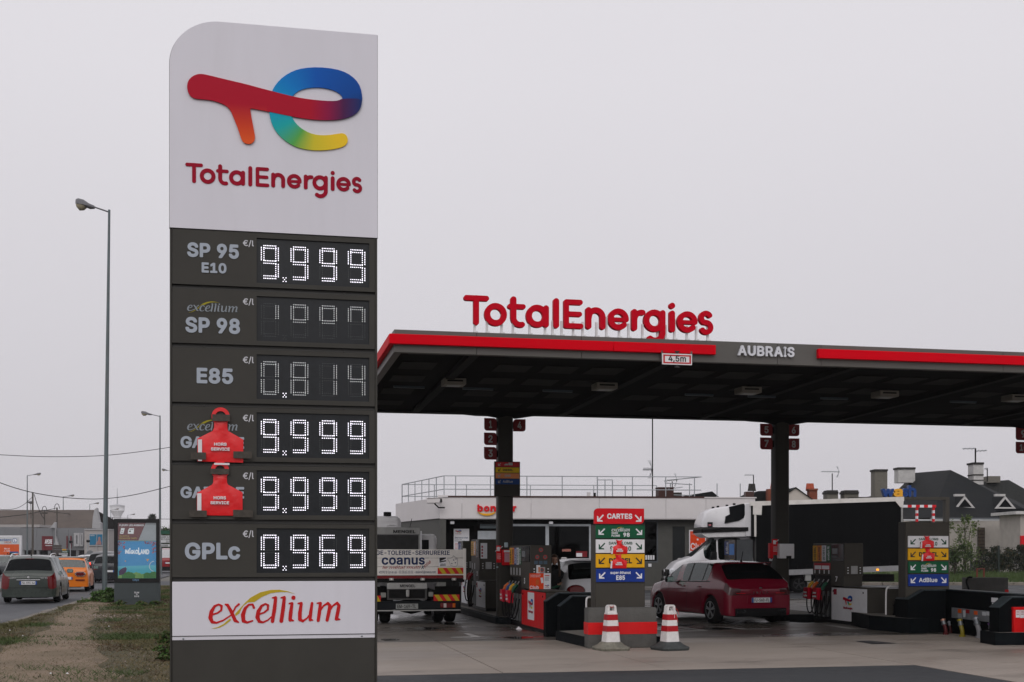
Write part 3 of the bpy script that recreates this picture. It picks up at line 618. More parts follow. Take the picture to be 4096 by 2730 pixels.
for k in range(2): a, b = V0+k*4.6, V0+(k+1)*4.6; box(CP, 'red_band', -.085, -.001, ly(a)+.002, ly(b)-.002, rz0, rz1, m_fr, .006)
# ceiling: falls gently to the column line, rises behind it
bm = bmesh.new()
def slabq(bm, p, th):
    a = [bm.verts.new(x) for x in p]; b = [bm.verts.new((x[0], x[1], x[2]+th)) for x in p]; bm.faces.new(a[::-1]); bm.faces.new(b); [bm.faces.new((a[i-1], a[i], b[i], b[i-1])) for i in range(4)]
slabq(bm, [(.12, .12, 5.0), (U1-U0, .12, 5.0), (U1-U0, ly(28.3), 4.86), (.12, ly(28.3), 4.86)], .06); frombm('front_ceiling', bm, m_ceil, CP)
bm = bmesh.new(); slabq(bm, [(.12, ly(28.7), 4.86), (U1-U0, ly(28.7), 4.86), (U1-U0, ly(VE), 6.1), (.12, ly(VE), 6.1)], .06); frombm('rear_ceiling', bm, m_ceil, CP)  # rear half lies out of view, kept to hold the pump area dark
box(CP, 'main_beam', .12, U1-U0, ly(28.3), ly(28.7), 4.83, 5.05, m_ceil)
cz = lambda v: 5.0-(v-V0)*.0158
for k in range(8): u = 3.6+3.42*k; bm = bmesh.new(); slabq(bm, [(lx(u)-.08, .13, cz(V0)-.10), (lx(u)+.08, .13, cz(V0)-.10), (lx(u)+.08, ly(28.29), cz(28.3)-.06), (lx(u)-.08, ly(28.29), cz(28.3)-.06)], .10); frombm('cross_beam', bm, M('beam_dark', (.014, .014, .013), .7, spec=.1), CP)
for j, v in enumerate((20.2, 21.7, 23.2, 24.9, 26.6)):
    for k in range(27):
        u = 2.55+.86*k
        if random.random() < .12 or abs(((u+.3-3.6+.4) % 3.42)-.4) < .25: continue
        z = cz(v)-.02; bm = bmesh.new(); slabq(bm, [(lx(u), ly(v), z), (lx(u)+.62, ly(v), z), (lx(u)+.62, ly(v)+.75, z-.012), (lx(u), ly(v)+.75, z-.012)], .012); frombm('ceiling_panel', bm, m_cpan, CP)
for uc in (5.72, 12.56, 19.58):
    box(CP, 'column', lx(uc)-.175, lx(uc)+.175, ly(VB)-.175, ly(VB)+.175, .1, 4.86, m_col, .05, 3)
for uc in (5.72, 12.56, 19.58):                        # drooping bird net round each column head
    bm = bmesh.new(); rings = []
    for i, (r, z) in enumerate(((1.5, 4.85), (1.0, 4.84), (.6, 4.81), (.35, 4.77), (.2, 4.75))):
        rings.append([bm.verts.new((lx(uc)+r*math.cos(t)*1.1, ly(VB)-.1+r*.35*math.sin(t), z+.03*math.sin(3*t+uc))) for t in np.linspace(0, 6.2832, 17)[:-1]])
    for i in range(4):
        for k in range(16): bm.faces.new((rings[i][k], rings[i][(k+1) % 16], rings[i+1][(k+1) % 16], rings[i+1][k]))
    frombm('bird_net', bm, m_ceil, CP, 60)
ab = FAS.bb(zc2, 414, 140, 802, 220); ab = (ab[0], FAS.loc(*zc2(802, 222))[1], ab[2], FAS.loc(*zc2(414, 140))[1])
m_sil = M('letter_silver', (.62, .63, .67), .4)
x = ab[0]
for ch_, wd in zip('AUBRAIS', (1.15, 1.05, 1, 1, 1.15, .42, .95)):
    w = (ab[2]-ab[0])*wd/6.72; text(CP, ch_, (lx(x)+.012, ab[1], lx(x+w)-.012, ab[3]), -.05, m_sil, .045, bold=.03, name='letter'); x += w
for k in range(7):
    u = 3.7+2.95*k; z = cz(23.3)-.17
    o = thing('canopy_lamp', 'beige box lamp under the canopy, %s from the left end' % ('first', 'second', 'third', 'fourth', 'fifth', 'sixth', 'seventh')[k], 'lamp', (u, 23.3, z), 0, 'canopy lamps')
    mL = M('lamp_beige', (.2, .19, .16), .5); box(o, 'housing', -.21, .21, -.2, .2, 0, .12, mL, .01)
    for s in (-1, 1): box(o, 'vent', -.15, .15, s*.2-.003, s*.2+.003, .055, .085, m_ceil)
    box(o, 'lens', -.13, .13, -.13, .13, -.008, -.001, M('lamp_lens', (.28, .28, .26), .3)); box(o, 'bracket', -.04, .04, -.04, .04, .12, .17, m_ceil)
    for s, c in ((.6, 1), (-.75, 1)):
        if random.random() < .8: box(CP, 'tube_fitting', lx(u+s)-.3, lx(u+s)+.3, ly(24.0), ly(24.06), z+.03, z+.07, M('tube_cover', (.05, .07, .085), .4))
# rooftop letters
RP = Plane((0, V0+.06, 0)); tl = RP.loc(*zc(610, 50)); br = RP.loc(*zc(2278, 200))
s_ = (br[0]-tl[0])/8.93; z0 = tl[1]-s_*1.0; RT = thing('rooftop_sign', 'red raised station name letters on white posts above the canopy', 'sign', (tl[0], V0+.06, zf1))
m_rl = M('roof_letter_red', lin(190, 0, 30), .55, var=.06, spec=.08)
for i in range(len(TE_WORD)): wordmesh(RT, i, 0, z0-zf1, s_, 0, m_rl, .09, 'letter')
m_wp = M('post_white', (.68, .67, .68), .5, dirt=.3, dirtcol=(.3, .28, .26), scale=9)
g_ = {1808, 1908}
for xx in (686, 768, 866, 942, 1053, 1157, 1207, 1268, 1345, 1408, 1500, 1567, 1652, 1715, 1808, 1908, 1963, 2022, 2105, 2168, 2245):
    u = RP.loc(*zc(xx, 270))[0]-tl[0]; box(RT, 'post', u-.018, u+.018, .04, .07, 0, z0-zf1+(.22 if xx in (866, 768, 1567, 2022, 2245) else .12), m_wp)
    box(RT, 'post_foot', u-.02, u+.045, .02, .09, 0, .035, m_wp)
# height limit plate
o = thing('height_limit_sign', 'white plate with red border hanging from the canopy edge', 'sign', (FAS.loc(*zc(2020, 490))[0], V0-.09, 0)); b = FAS.bb(zc, 1921, 447, 2119, 526); cx_ = (b[0]+b[2])/2; b = (b[0]-cx_, b[1], b[2]-cx_, b[3])
pbox(o, 'plate', b, -.01, .015, M('sign_white', (.74, .73, .74), .4)); ringbox(o, 'border', (b[0]+.018, b[1]+.018, b[2]-.018, b[3]-.018), (b[0]+.045, b[1]+.04, b[2]-.045, b[3]-.04), -.013, .004, M('sign_red', lin(185, 20, 30), .4))
m_bk = M('print_black', (.02, .02, .02), .5, var=0); text(o, '4,5m', (-.15, (b[1]+b[3])/2-.06, .15, (b[1]+b[3])/2+.06), -.014, m_bk)
for s in (1, -1): zc_ = (b[1]+b[3])/2; poly(o, 'triangle', [(-.05, zc_+s*.135), (.05, zc_+s*.135), (0, zc_+s*.085)], -.013, .003, m_bk)
for s in (-1, 1): box(o, 'hanger', s*.25-.015, s*.25+.015, .005, .09, b[3]-.1, b[3]+.05, m_fg)
# bay numbers on the columns
m_leaf = M('bay_red', lin(122, 20, 26), .45); m_num = M('bay_figure', (.42, .43, .42), .5)
NP = Plane((0, VB-.1, 0)); zn = Zm(1490, 1640, 2353/910); zn2 = Zm(2500, 1640, 2353/1000); zn3 = Zm(3496, 1740, 1568/600)
for s, zf, bb_, rt in (('1', zn, (1157, 85, 1285, 217), 0), ('2', zn, (1155, 235, 1285, 366), 0), ('3', zn, (1155, 384, 1285, 516), 0), ('4', zn, (1457, 96, 1584, 225), 1), ('5', zn2, (1275, 130, 1388, 245), 0), ('7', zn2, (1275, 260, 1388, 374), 0), ('6', zn2, (1534, 137, 1642, 249), 1), ('8', zn2, (1534, 268, 1642, 380), 1), ('9', zn3, (1488, -80, 1640, 58), 0), ('10', zn3, (1488, 73, 1640, 196), 0)):
    b = NP.bb(zf, *bb_); cx_ = (b[0]+b[2])/2; cz_ = b[1]; o = thing('bay_number', 'dark red leaf-shaped plate with the figure %s on a canopy column' % {'1':'one','2':'two','3':'three','4':'four','5':'five','6':'six','7':'seven','8':'eight','9':'nine','10':'ten'}[s], 'sign', (cx_, VB-.1, cz_), 0, 'bay number plates')
    w, h = b[2]-b[0], b[3]-b[1]; poly(o, 'plate', rrect((-w/2, 0, w/2, h), .07, '1010' if not rt else '0101'), 0, .03, m_leaf)
    wd = w*(.34 if s != '1' else .24)*(1.6 if s == '10' else 1); text(o, s, (-wd/2, h*.2, wd/2, h*.8), -.004, m_num, .006, bold=.03)
    box(o, 'bracket', (w/2-.01) if not rt else (-w/2-.05), (w/2+.05) if not rt else (-w/2+.01), .008, .022, h*.2, h*.75, m_ceil)
# lorry lane board on the first column
LP_ = Plane((0, VB-.26, 0)); b = LP_.bb(zn, 1263, 533, 1527, 897); cx_ = (b[0]+b[2])/2; o = thing('lane_board', 'four-colour lorry fuel board fixed round the column above pump two', 'sign', (cx_, VB-.26, b[1]))
w, h = b[2]-b[0], b[3]-b[1]; box(o, 'case', -w/2, w/2, 0, .08, 0, h, m_col, .006)
for y0, y1, c, s in ((540, 593, lin(185, 25, 32), None), (595, 652, lin(225, 188, 15), 'DIESEL'), (655, 712, lin(225, 140, 85), 'GNR'), (714, 773, lin(0, 60, 125), 'AdBlue')):
    bb_ = LP_.bb(zn, 1273, y0, 1519, y1); r = (bb_[0]-cx_, bb_[1]-b[1], bb_[2]-cx_, bb_[3]-b[1]); pbox(o, 'board', r, -.012, .01, M('lane%d' % y0, c, .45)); hh = r[3]-r[1]; ww = r[2]-r[0]
    inkm = m_bk if s == 'DIESEL' else m_num; arrow(o, (r[0]+ww*.1, r[1]+hh*.22, r[0]+ww*.22, r[3]-hh*.2), -.015, inkm)
    if s: text(o, s, (r[0]+ww*(.3 if s != 'GNR' else .37), r[1]+hh*.3, r[0]+ww*(.72 if s != 'GNR' else .63), r[3]-hh*.26), -.015, inkm, bold=.03 if s != 'AdBlue' else .01)
    else:
        ox, oz = r[0]+ww*.36, r[1]+hh*.16; box(o, 'lorry_mark', ox+.1*1, ox+ww*.35, -.015, -.012, oz+.02, oz+hh*.74, m_num); poly(o, 'lorry_mark', [(ox, oz+.02), (ox+.09, oz+.02), (ox+.09, oz+hh*.5), (ox+.03, oz+hh*.5), (ox, oz+hh*.25)], -.015, .003, m_num)
# ---------------------------------------------------------------- forecourt furniture
m_isl = M('island_concrete', (.20, .185, .165), .85, var=.2, scale=3, bump=.3); m_ik = M('island_kerb', (.005, .007, .0085), .6, var=.3, scale=5, dirt=.2, dirtcol=(.022, .024, .026), bump=.3, spec=.04)
m_bar = M('barrier_black', (.003, .0042, .005), .6, var=.25, scale=4, dirt=.18, dirtcol=(.012, .014, .016), bump=.25, spec=.04)
m_pb = M('pump_brown', (.054, .049, .041), .55, spec=.18, var=.08, scale=3); m_pk = M('pump_black', (.006, .006, .007), .4, var=.1, spec=.15); m_hose = M('hose_black', (.007, .007, .008), .55, spec=.15)
m_pw = M('pump_white', (.74, .745, .77), .5, var=.06, scale=4, dirt=.15, dirtcol=(.35, .34, .33)); m_pr = M('pump_red', lin(205, 12, 22), .45, var=.06, dirt=.15, dirtcol=(.3, .01, .015))
m_st = M('steel', (.45, .46, .47), .35, 1., var=.1); m_hr = M('rail_white', (.78, .76, .76), .45, var=.05); m_scrn = M('screen_black', (.012, .013, .015), .15)
m_gr = lin(0, 92, 55); B_G = M('board_green', (.004, .085, .035), .45, spec=.2); B_W = M('board_white', (.72, .71, .73), .45, spec=.2); B_Y = M('board_yellow', lin(222, 165, 22), .45, spec=.2); B_B = M('board_blue', (.008, .035, .24), .45, spec=.2); B_R = M('board_red', lin(205, 12, 28), .45, spec=.2); m_ink = M('ink_green', (.004, .06, .028), .5)
# kerbed islands
def island(u0, u1, v0, v1, label):
    o = thing('pump_island', label, 'kerb island', ((u0+u1)/2, (v0+v1)/2, 0)); w, l = (u1-u0)/2, (v1-v0)/2
    r = .3; n = 6
    def out(m):
        P_ = []
        for cx, cy, a0 in ((w-m-r, l-m-r, 0), (-w+m+r, l-m-r, 90), (-w+m+r, -l+m+r, 180), (w-m-r, -l+m+r, 270)): P_ += [(cx+r*math.cos(R_(a0+90*i/n)), cy+r*math.sin(R_(a0+90*i/n))) for i in range(n+1)]
        return P_
    A, B_ = out(0), out(.12); k = len(A); V = [(x, y, 0) for x, y in A]+[(x, y, .14) for x, y in A]+[(x, y, .15) for x, y in B_]+[(x, y, .05) for x, y in B_]
    mesh('kerb_ring', V, [(a*k+i, a*k+(i+1) % k, (a+1)*k+(i+1) % k, (a+1)*k+i) for a in range(3) for i in range(k)], m_ik, o)
    mesh('island_top', [(x, y, .145) for x, y in B_], [tuple(range(k))], m_isl, o)
    return o
island(5.42, 6.45, 27.75, 36.3, 'kerbed concrete island under the first column and pumps one to three')
island(12.35, 13.65, 27.9, 34., 'kerbed concrete island under the second column beside the red hatchback')
# fuel dispensers: local x runs along the face from the far end to the near end, local y into the body
LAB = {'D': ('DIESEL', lin(215, 160, 20), 'k'), 'E': ('excellium DIESEL', lin(215, 125, 45), 'k'), 'B': ('SUPER ETHANOL', lin(20, 55, 130), 'w'), 'S': ('SANS PLOMB 95-E10', lin(215, 215, 220), 'g'), 'X': ('excellium 98', lin(0, 85, 45), 'w'), 'A': ('AdBlue', lin(10, 50, 120), 'w'), 'G': ('GNR', lin(205, 150, 110), 'w')}
def nozzle(p, x, covered, col, lean):
    o = p; bm = bmesh.new()
    tubebm(bm, [(x+.02, -.06, .93), (x+.0, -.13, .86), (x-.01, -.17, .76)], [.035, .045, .035]); b = frombm('nozzle', bm, M('nozzle_'+col, {'y': lin(200, 150, 20), 'o': lin(200, 95, 30), 'g': (.005, .07, .035), 'b': (.01, .06, .2), 'r': lin(150, 12, 20), 'k': (.02, .02, .02)}[col], .45), o, 50)
    tube(b, 'spout', [(x+.02, -.06, .93), (x+.05, -.03, 1.0)], .013, m_st)
    tube(o, 'hose', arc([(x-.01, -.17, .76), (x-.03, -.2, .55), (x-.02, -.2, .3), (x+.03, -.15, .16), (x+.06, -.08, .3), (x+.06, -.03, .62)], 2), .016, m_hose, 6)
    if covered:
        V = [(x-.10, -.24, .80), (x+.10, -.24, .80), (x+.07, -.20, .52), (x-.20, -.22, .55), (x-.10, -.1, .80), (x+.10, -.1, .80), (x+.07, -.1, .52), (x-.20, -.1, .55)]
        c = mesh('nozzle_cover', V, [(0, 3, 2, 1), (4, 5, 6, 7), (0, 1, 5, 4), (1, 2, 6, 5), (2, 3, 7, 6), (3, 0, 4, 7)], M('cover_rose', lin(205, 20, 50), .4), o)
        text(c, 'hors', (x-.12, .66, x+.02, .71), -.236, m_lw, .012); text(c, 'service', (x-.14, .58, x+.03, .63), -.232, m_lw, .012)
def pump(u, vfar, vnear, zb, labels, noz, door, num, label, zt=1.78, grey_end=False):
    o = thing('fuel_pump', label, 'fuel pump', (u, vfar, zb), -math.pi/2); L_ = vfar-vnear; s = L_/3.5; h1, h2, D_ = .363*L_, .606*L_, .46; zt = zt-zb; zc_ = .86-zb*.6; zu = 1.09-zb*.6
    if grey_end is True: pass
    box(o, 'plinth', .02, L_-.02, .03, D_-.03, 0, .07, m_pk); box(o, 'hose_bay', 0, h1, .06, D_, .07, zu, m_pk)
    for k in range(len(noz)+1): xx = h1*(k+.12)/(len(noz)+.3); box(o, 'bay_divider', xx-.008, xx+.008, .02, .06, .12, .72, m_st)
    bd = box(o, 'lower_cabinet', h1, L_, 0.012, D_, .07, zc_-.03, m_pb); box(o, 'counter', h2-.02, L_+.02, -.02, D_+.02, zc_-.03, zc_, m_pb, .012)
    dm = {'r': m_pr, 'w': m_pw}[door]; dr = box(o, 'door_panel', h1+.01, L_-.02, -.002, .011, .08, zc_-.04, dm, .003)
    for fx in (.06, .9): lathe(dr, 'lock', [(.022, 0), (.022, .008), (.012, .012)], m_pk, 10).matrix_basis = Matrix.Translation((h1+fx*(L_-h1), -.002, zc_-.12)) @ Matrix.Rotation(R_(90), 4, 'X')
    dw = L_-h1; cx = h1+dw*.45
    if door == 'r': pbox(o, 'brand_plate', (cx-.17*dw, .22, cx+.10*dw, zc_-.07), -.006, .004, m_pw); brandmark(o, (cx-.13*dw, .4, cx+.06*dw, zc_-.2), -.012, .005)
    else: brandmark(o, (cx-.1*dw, .4, cx+.16*dw, zc_-.2), -.012, .005); box(o, 'seal_sticker', h1+.07*dw, h1+.16*dw, -.006, -.003, zc_-.2, zc_-.07, m_crim)
    # upper cabinet
    uc = box(o, 'upper_cabinet', 0, h2, 0, D_, zu, zt, m_pb, .012); box(o, 'console', h1+.01, h2-.012, -.012, D_-.02, zc_+.001, zu+.03, m_pb)
    ds = box(o, 'display_unit', h1+.03, h2-.02, -.018, -.001, zu+.34, zt-.02, m_scrn, .004); box(ds, 'display_window', h1+.1*s, h1+.45*s, -.021, -.018, zt-.25, zt-.12, M('lcd', (.16, .18, .19), .25)); box(ds, 'display_window', h1+.1*s, h1+.45*s, -.021, -.018, zt-.33, zt-.28, M('lcd_dark', (.05, .055, .06), .25))
    text(o, num, (h1+.3*s, zc_+.1, h1+.3*s+.1, zc_+.22), -.016, m_lw, .004)
    n = len(labels)
    for k, c in enumerate(labels):
        s_, col, ik = LAB[c]; x0 = .02+(h1-.03)*k/n; x1 = .02+(h1-.03)*(k+.93)/n
        lb = box(o, 'grade_label', x0, x1, -.008, -.001, zt-.42, zt-.05, M('grade_'+c, col, .45))
        tb = text(o, s_, (-.16, -(x1-x0)*.25, .16, (x1-x0)*.25), -.004, {'k': m_bk, 'w': m_lw, 'g': m_ink}[ik], .003); tb.matrix_basis = Matrix.Translation(((x0+x1)/2, -.008, zt-.235)) @ Matrix.Rotation(R_(-90), 4, 'Y')
    if n == 4:
        box(o, 'payment_notice', .1*s, h1*.95, -.007, -.001, zt-.62, zt-.46, M('notice_red', lin(170, 15, 35), .45)); [box(o, 'notice_field', a*h1, b*h1, -.010, -.007, zt-.605, zt-.52, m_lw) for a, b in ((.12, .48), (.52, .9))]
    for k in range(len(noz)): xx = h1*(k+.5)/len(noz); box(o, 'grade_tag', xx-.02, xx+.02, -.006, -.001, zu+.04, zu+.2, m_pw)
    for k, (c, cov) in enumerate(noz): nozzle(o, h1*(k+.5)/len(noz), cov, c, 0)
    # near end of the upper cabinet
    def endp(nm, y0, y1, z0, z1, mat, t=.004): return box(o, nm, h2+.001, h2+.001+t, y0, y1, z0, z1, mat)
    if grey_end: endp('end_panel', .0, D_, .3, zt-.01, M('end_grey', (.28, .31, .33), .45), .01)
    else: endp('keypad', .16, .32, zc_+.28, zc_+.46, M('keypad', (.34, .34, .34), .4)); [endp('key', y, y+.03, zc_+.29+.06*k, zc_+.31+.06*k, m_pw) for y in (.07, .37) for k in range(3)]
    return o, endp, h2, zc_, zt
P3, endp, h2, zc_, zt = pump(5.69, 27.72, 24.2, 0., 'DEBSX', [('o', True), ('b', False), ('y', True), ('g', False)], 'r', '3', 'brown fuel pump with red door panel and leaning loyalty poster')
m_pro = M('ban_red', lin(190, 25, 30), .5)
for y, z in ((.23, zt-.1), (.15, zt-.25), (.32, zt-.25), (.25, zt-.52)):
    for r0, r1, m_ in ((.034, .045, m_pro), (0.001, .034, M('ban_dark', (.10, .10, .10), .5))):
        d = disc(P3, 'warning_sticker', (0, 0), r0, r1, 0, .003, m_, 14); d.matrix_basis = Matrix.Translation((h2+.006, y, z)) @ Matrix.Rotation(R_(90), 4, 'Z')
for y in (.12, .22, .32): endp('info_sticker', y-.035, y+.045, zt-.4, zt-.33, M('info_blue', (.06, .10, .14), .5))
lf = endp('leaflet_box', .13, .21, zt-.62, zt-.42, m_pw, .02); endp('leaflet', .17, .2, zt-.57, zt-.46, M('leaflet_orange', lin(200, 110, 40), .5), .025)
# club poster leaning on the counter of pump 3
o = thing('loyalty_poster', 'orange and white club poster standing on the counter of the red pump', 'poster', (5.69, 25.55, .836)); zp = Zm(2100, 2150, 4.75); PP = Plane((5.69, 25.55, .836))
pb_ = PP.bb(zp, 80, 683, 353, 957); pw_ = PP.bb(zp, 353, 683, 488, 990); zz0 = .005
pbox(o, 'orange_panel', (pb_[0], zz0, pb_[2], pb_[3]), -.01, .01, M('poster_orange', lin(225, 70, 25), .5, var=.18, scale=4, spec=.2)); pbox(o, 'white_panel', (pw_[0]+.001, zz0, pw_[2], pb_[3]), -.01, .01, m_pw)
W_ = pb_[2]-pb_[0]; Hh = pb_[3]; text(o, 'Club', (pb_[0]+.01, .02, pb_[0]+W_*.66, Hh*.27), -.013, m_lw, bold=.02); text(o, 'Cumulez des points', (pb_[0]+W_*.08, Hh*.84, pb_[0]+W_*.8, Hh*.92), -.013, m_lw, bold=.004); text(o, 'à chaque dépense', (pb_[0]+W_*.08, Hh*.75, pb_[0]+W_*.74, Hh*.83), -.013, m_lw, bold=.004)
for x0, x1, z0, z1, mt, an in ((.45, .66, .32, .62, M('card_orange', lin(205, 90, 30), .5), 8), (.8, .96, .42, .74, m_pw, -10)):
    c = box(o, 'card_print', -W_*(x1-x0)/2, W_*(x1-x0)/2, -.013, -.010, -Hh*(z1-z0)/2, Hh*(z1-z0)/2, mt); c.location = (pb_[0]+W_*(x0+x1)/2, 0, Hh*(z0+z1)/2); c.rotation_euler = (0, R_(an), 0)
ww = pw_[2]-pw_[0]; brandmark(o, (pw_[0]+ww*.15, .1, pw_[0]+ww*.75, Hh*.32), -.014, .004)
for k in range(4): d = disc(o, 'round_mark', (pw_[0]+ww*(.22+.17*k), Hh*.86), .001, .012, -.013, .003, m_pro, 10)
for k in range(5): box(o, 'print_line', pw_[0]+ww*.14, pw_[0]+ww*(.8-.1*(k % 2)), -.012, -.010, Hh*(.76-.05*k), Hh*(.78-.05*k), M('print_grey', (.2, .22, .26), .5))
pump(13.1, 27.8, 25.1, 0., 'DESX', [('y', True), ('o', False), ('k', True), ('g', False)], 'w', '7', 'brown fuel pump with white door panel right of the red hatchback', 1.84)
P2_, ep, h2, zc_, zt = pump(5.72, 33.0, 30.95, .15, 'DG', [('r', False), ('r', False)], 'w', '2', 'narrow fuel pump with two red nozzles behind the first column', 1.97)
ep('safety_notice', .03, .2, zt-.5, zt-.1, m_pw, .006); [ep('notice_square', .05, .09, zt-.22-.08*k, zt-.17-.08*k, m_crim, .009) for k in range(4)]
pump(5.72, 35.2, 33.6, .15, 'BA', [('b', False)], 'w', '1', 'farthest fuel pump half hidden behind the tipper lorry', 1.95)
P5, ep, h2, zc_, zt = pump(12.7, 32.5, 31.05, .15, 'A', [('k', False)], 'w', '5', 'fuel pump with blue screen and grey end panel behind the red hatchback', 1.98, True)
box(P5, 'card_terminal', h2*.42, h2*.98, -.03, -.001, .95, zt-.03, m_scrn); box(P5, 'blue_screen', h2*.5, h2*.9, -.034, -.03, zt-.42, zt-.12, M('screen_blue', (.01, .10, .32), .3, emit=.25)); box(P5, 'yellow_sticker', h2*.6, h2*.85, -.034, -.03, zt-.62, zt-.54, M('sticker_yellow', lin(215, 190, 40), .5)); text(P5, '5', (h2*.66, zt-.78, h2*.8, zt-.68), -.034, m_lw)
# things hung on the columns
CPn = Plane((0, VB-.2, 0)); z5_ = Zm(1800, 2050, 1568/600); z7_ = Zm(2550, 1940, 1829/700)
def colbox(name, label, cat, zf, b, mat, th=.06, extra=None):
    r = CPn.bb(zf, *b); cx = (r[0]+r[2])/2; o = thing(name, label, cat, (cx, VB-.2, r[1])); w, h = r[2]-r[0], r[3]-r[1]; box(o, 'case', -w/2, w/2, -th, .02, 0, h, mat, .012)
    if extra: extra(o, w, h, -th)
    return o
def phone(o, w, h, y):
    poly(o, 'phone_mark', rrect((-.05, h*.68, .02, h*.92), .012), y-.004, .003, m_lw); tube(o, 'ban_bar', [(-.09, y-.006, h*.66), (.09, y-.006, h*.95)], .008, m_lw, 6)
    for k in range(5): box(o, 'print_line', -w*.4, w*(.4-.1*(k % 2)), y-.003, y, h*(.5-.07*k), h*(.52-.07*k), m_lw)
def winbox(o, w, h, y):
    box(o, 'window', -w*.28, w*.38, y-.004, y, h*.2, h*.78, M('box_window', (.55, .3, .35), .3)); box(o, 'header', -w*.35, w*.45, y-.004, y, h*.83, h*.97, m_pw)
colbox('no_phone_sign', 'red no-phone sign on the first canopy column', 'sign', z5_, (485, 348, 536, 527), B_R, .012, phone)
colbox('emergency_box', 'red wall box with a clear window on the first canopy column', 'box', z5_, (540, 392, 626, 553), B_R, .12, winbox)
colbox('no_phone_sign', 'red no-phone sign on the second canopy column', 'sign', z7_, (1405, 567, 1466, 735), B_R, .012, phone)
def disp(o, w, h, y): box(o, 'outlet', -w*.05, w*.3, y-.003, y, .0, h*.18, m_pk)
colbox('towel_dispenser', 'white paper towel box on the second canopy column', 'box', z7_, (1460, 617, 1614, 770), m_pw, .14, disp)
colbox('emergency_box', 'red wall box left of the second canopy column', 'box', z7_, (1367, 610, 1404, 770), B_R, .1)
colbox('call_point', 'small white call button on the second canopy column', 'switch', z7_, (1378, 752, 1405, 797), m_pw, .04, lambda o, w, h, y: disc(o, 'button', (0, h*.55), .001, .018, y-.004, .004, m_pk, 10))
for zf, b, lb in ((z5_, (568, 315, 607, 368), 'two pale blue stickers on the first canopy column'), (z5_, (484, 565, 506, 583), 'tiny pale blue sticker low on the first canopy column')):
    colbox('sticker', lb, 'sticker', zf, b, M('sticker_pale', (.42, .52, .56), .5), .006)
# grade boards
def boards(o, Pn, zf, ox, rows_):
    for nm, bb_, mt in rows_:
        r = Pn.bb(zf, *bb_); r = (r[0]-ox, r[1], r[2]-ox, r[3]); w, h = r[2]-r[0], r[3]-r[1]; y = -.03
        if nm == 'CARTES': poly(o, 'header_board', rrect(r, .075, '0101'), y-.01, .05, mt)
        else: pbox(o, 'grade_board', r, y, .029, mt, .003)
        y -= .003+(.01 if nm == 'CARTES' else 0)
        ik = {'X': m_lw, 'S': m_ink, 'D': m_bk, 'B': m_lw, 'A': m_lw, 'CARTES': m_lw}[nm]; X = lambda f: r[0]+w*f; Zz = lambda f: r[1]+h*f
        dy = -.03 if nm == 'CARTES' else 0
        for fl, x0, x1 in ((False, .055, .19), (True, .81, .945)): arrow(o, (X(x0), Zz(.26+dy*4), X(x1), Zz(.76+dy*5)), y, ik, fl)
        if nm == 'CARTES': text(o, 'CARTES', (X(.255), Zz(.32), X(.76), Zz(.67)), y, ik, bold=.035)
        if nm == 'X': excellium(o, (X(.32), Zz(.46), X(.69), Zz(.86)), y, ik, m_ol); text(o, 'SANS', (X(.32), Zz(.32), X(.45), Zz(.48)), y, ik, bold=.02); text(o, 'PLOMB', (X(.32), Zz(.12), X(.49), Zz(.28)), y, ik, bold=.02); text(o, '98', (X(.56), Zz(.11), X(.69), Zz(.43)), y, ik, bold=.03)
        if nm == 'S': text(o, 'SANS PLOMB', (X(.26), Zz(.62), X(.745), Zz(.83)), y, ik, bold=.02); text(o, '95 - E10', (X(.29), Zz(.15), X(.72), Zz(.5)), y, ik, bold=.03)
        if nm == 'D': text(o, 'DIESEL', (X(.265), Zz(.3), X(.74), Zz(.7)), y, ik, bold=.045)
        if nm == 'B': text(o, 'super éthanol', (X(.29), Zz(.55), X(.71), Zz(.82)), y, ik, bold=.02); text(o, 'E85', (X(.41), Zz(.15), X(.59), Zz(.5)), y, ik, bold=.03)
        if nm == 'A': text(o, 'AdBlue', (X(.26), Zz(.33), X(.72), Zz(.7)), y, ik, bold=.02)
def boardcover(Pn, zf, body, strip, t1, t2, v, label):
    P_ = Pn.pts(zf, body, -.04); cx = sum(p[0] for p in P_)/len(P_); z0 = min(p[1] for p in P_); o = thing('service_cover', label, 'sign cover', (Pn.o.x+cx, v-.04, z0), 0, 'out-of-service covers')
    bulge(o, 'cover_body', [(x-cx, z-z0) for x, z in P_], -.004, .004, m_red, .02); sh = lambda b: (b[0]-cx, b[1]-z0, b[2]-cx, b[3]-z0)
    S_ = Pn.pts(zf, strip, -.04); poly(o, 'white_strip', [(x-cx, z-z0) for x, z in S_], -.03, .003, m_strip)
    text(o, 'HORS', sh(Pn.bb(zf, *t1, -.04)), -.032, m_lw, .006, bold=.035); text(o, 'SERVICE', sh(Pn.bb(zf, *t2, -.04)), -.032, m_lw, .006, bold=.035)
z6 = Zm(2200, 1980, 1384/600)
VS = 20.75; SP = Plane((0, VS, 0)); r = SP.bb(z6, 418, 275, 877, 1043); ox = (r[0]+r[2])/2
o = thing('grade_sign', 'pillar sign with red card header over green, white, yellow and blue boards', 'sign', (ox, VS, 0)); w = (r[2]-r[0])/2
box(o, 'pillar', -w, w, 0, .3, .0, r[3], m_pb, .012)
boards(o, SP, z6, ox, (('CARTES', (403, 125, 862, 270), B_R), ('X', (418, 280, 870, 402), B_G), ('S', (420, 412, 868, 537), B_W), ('D', (420, 547, 868, 671), B_Y), ('B', (423, 683, 868, 803), B_B)))
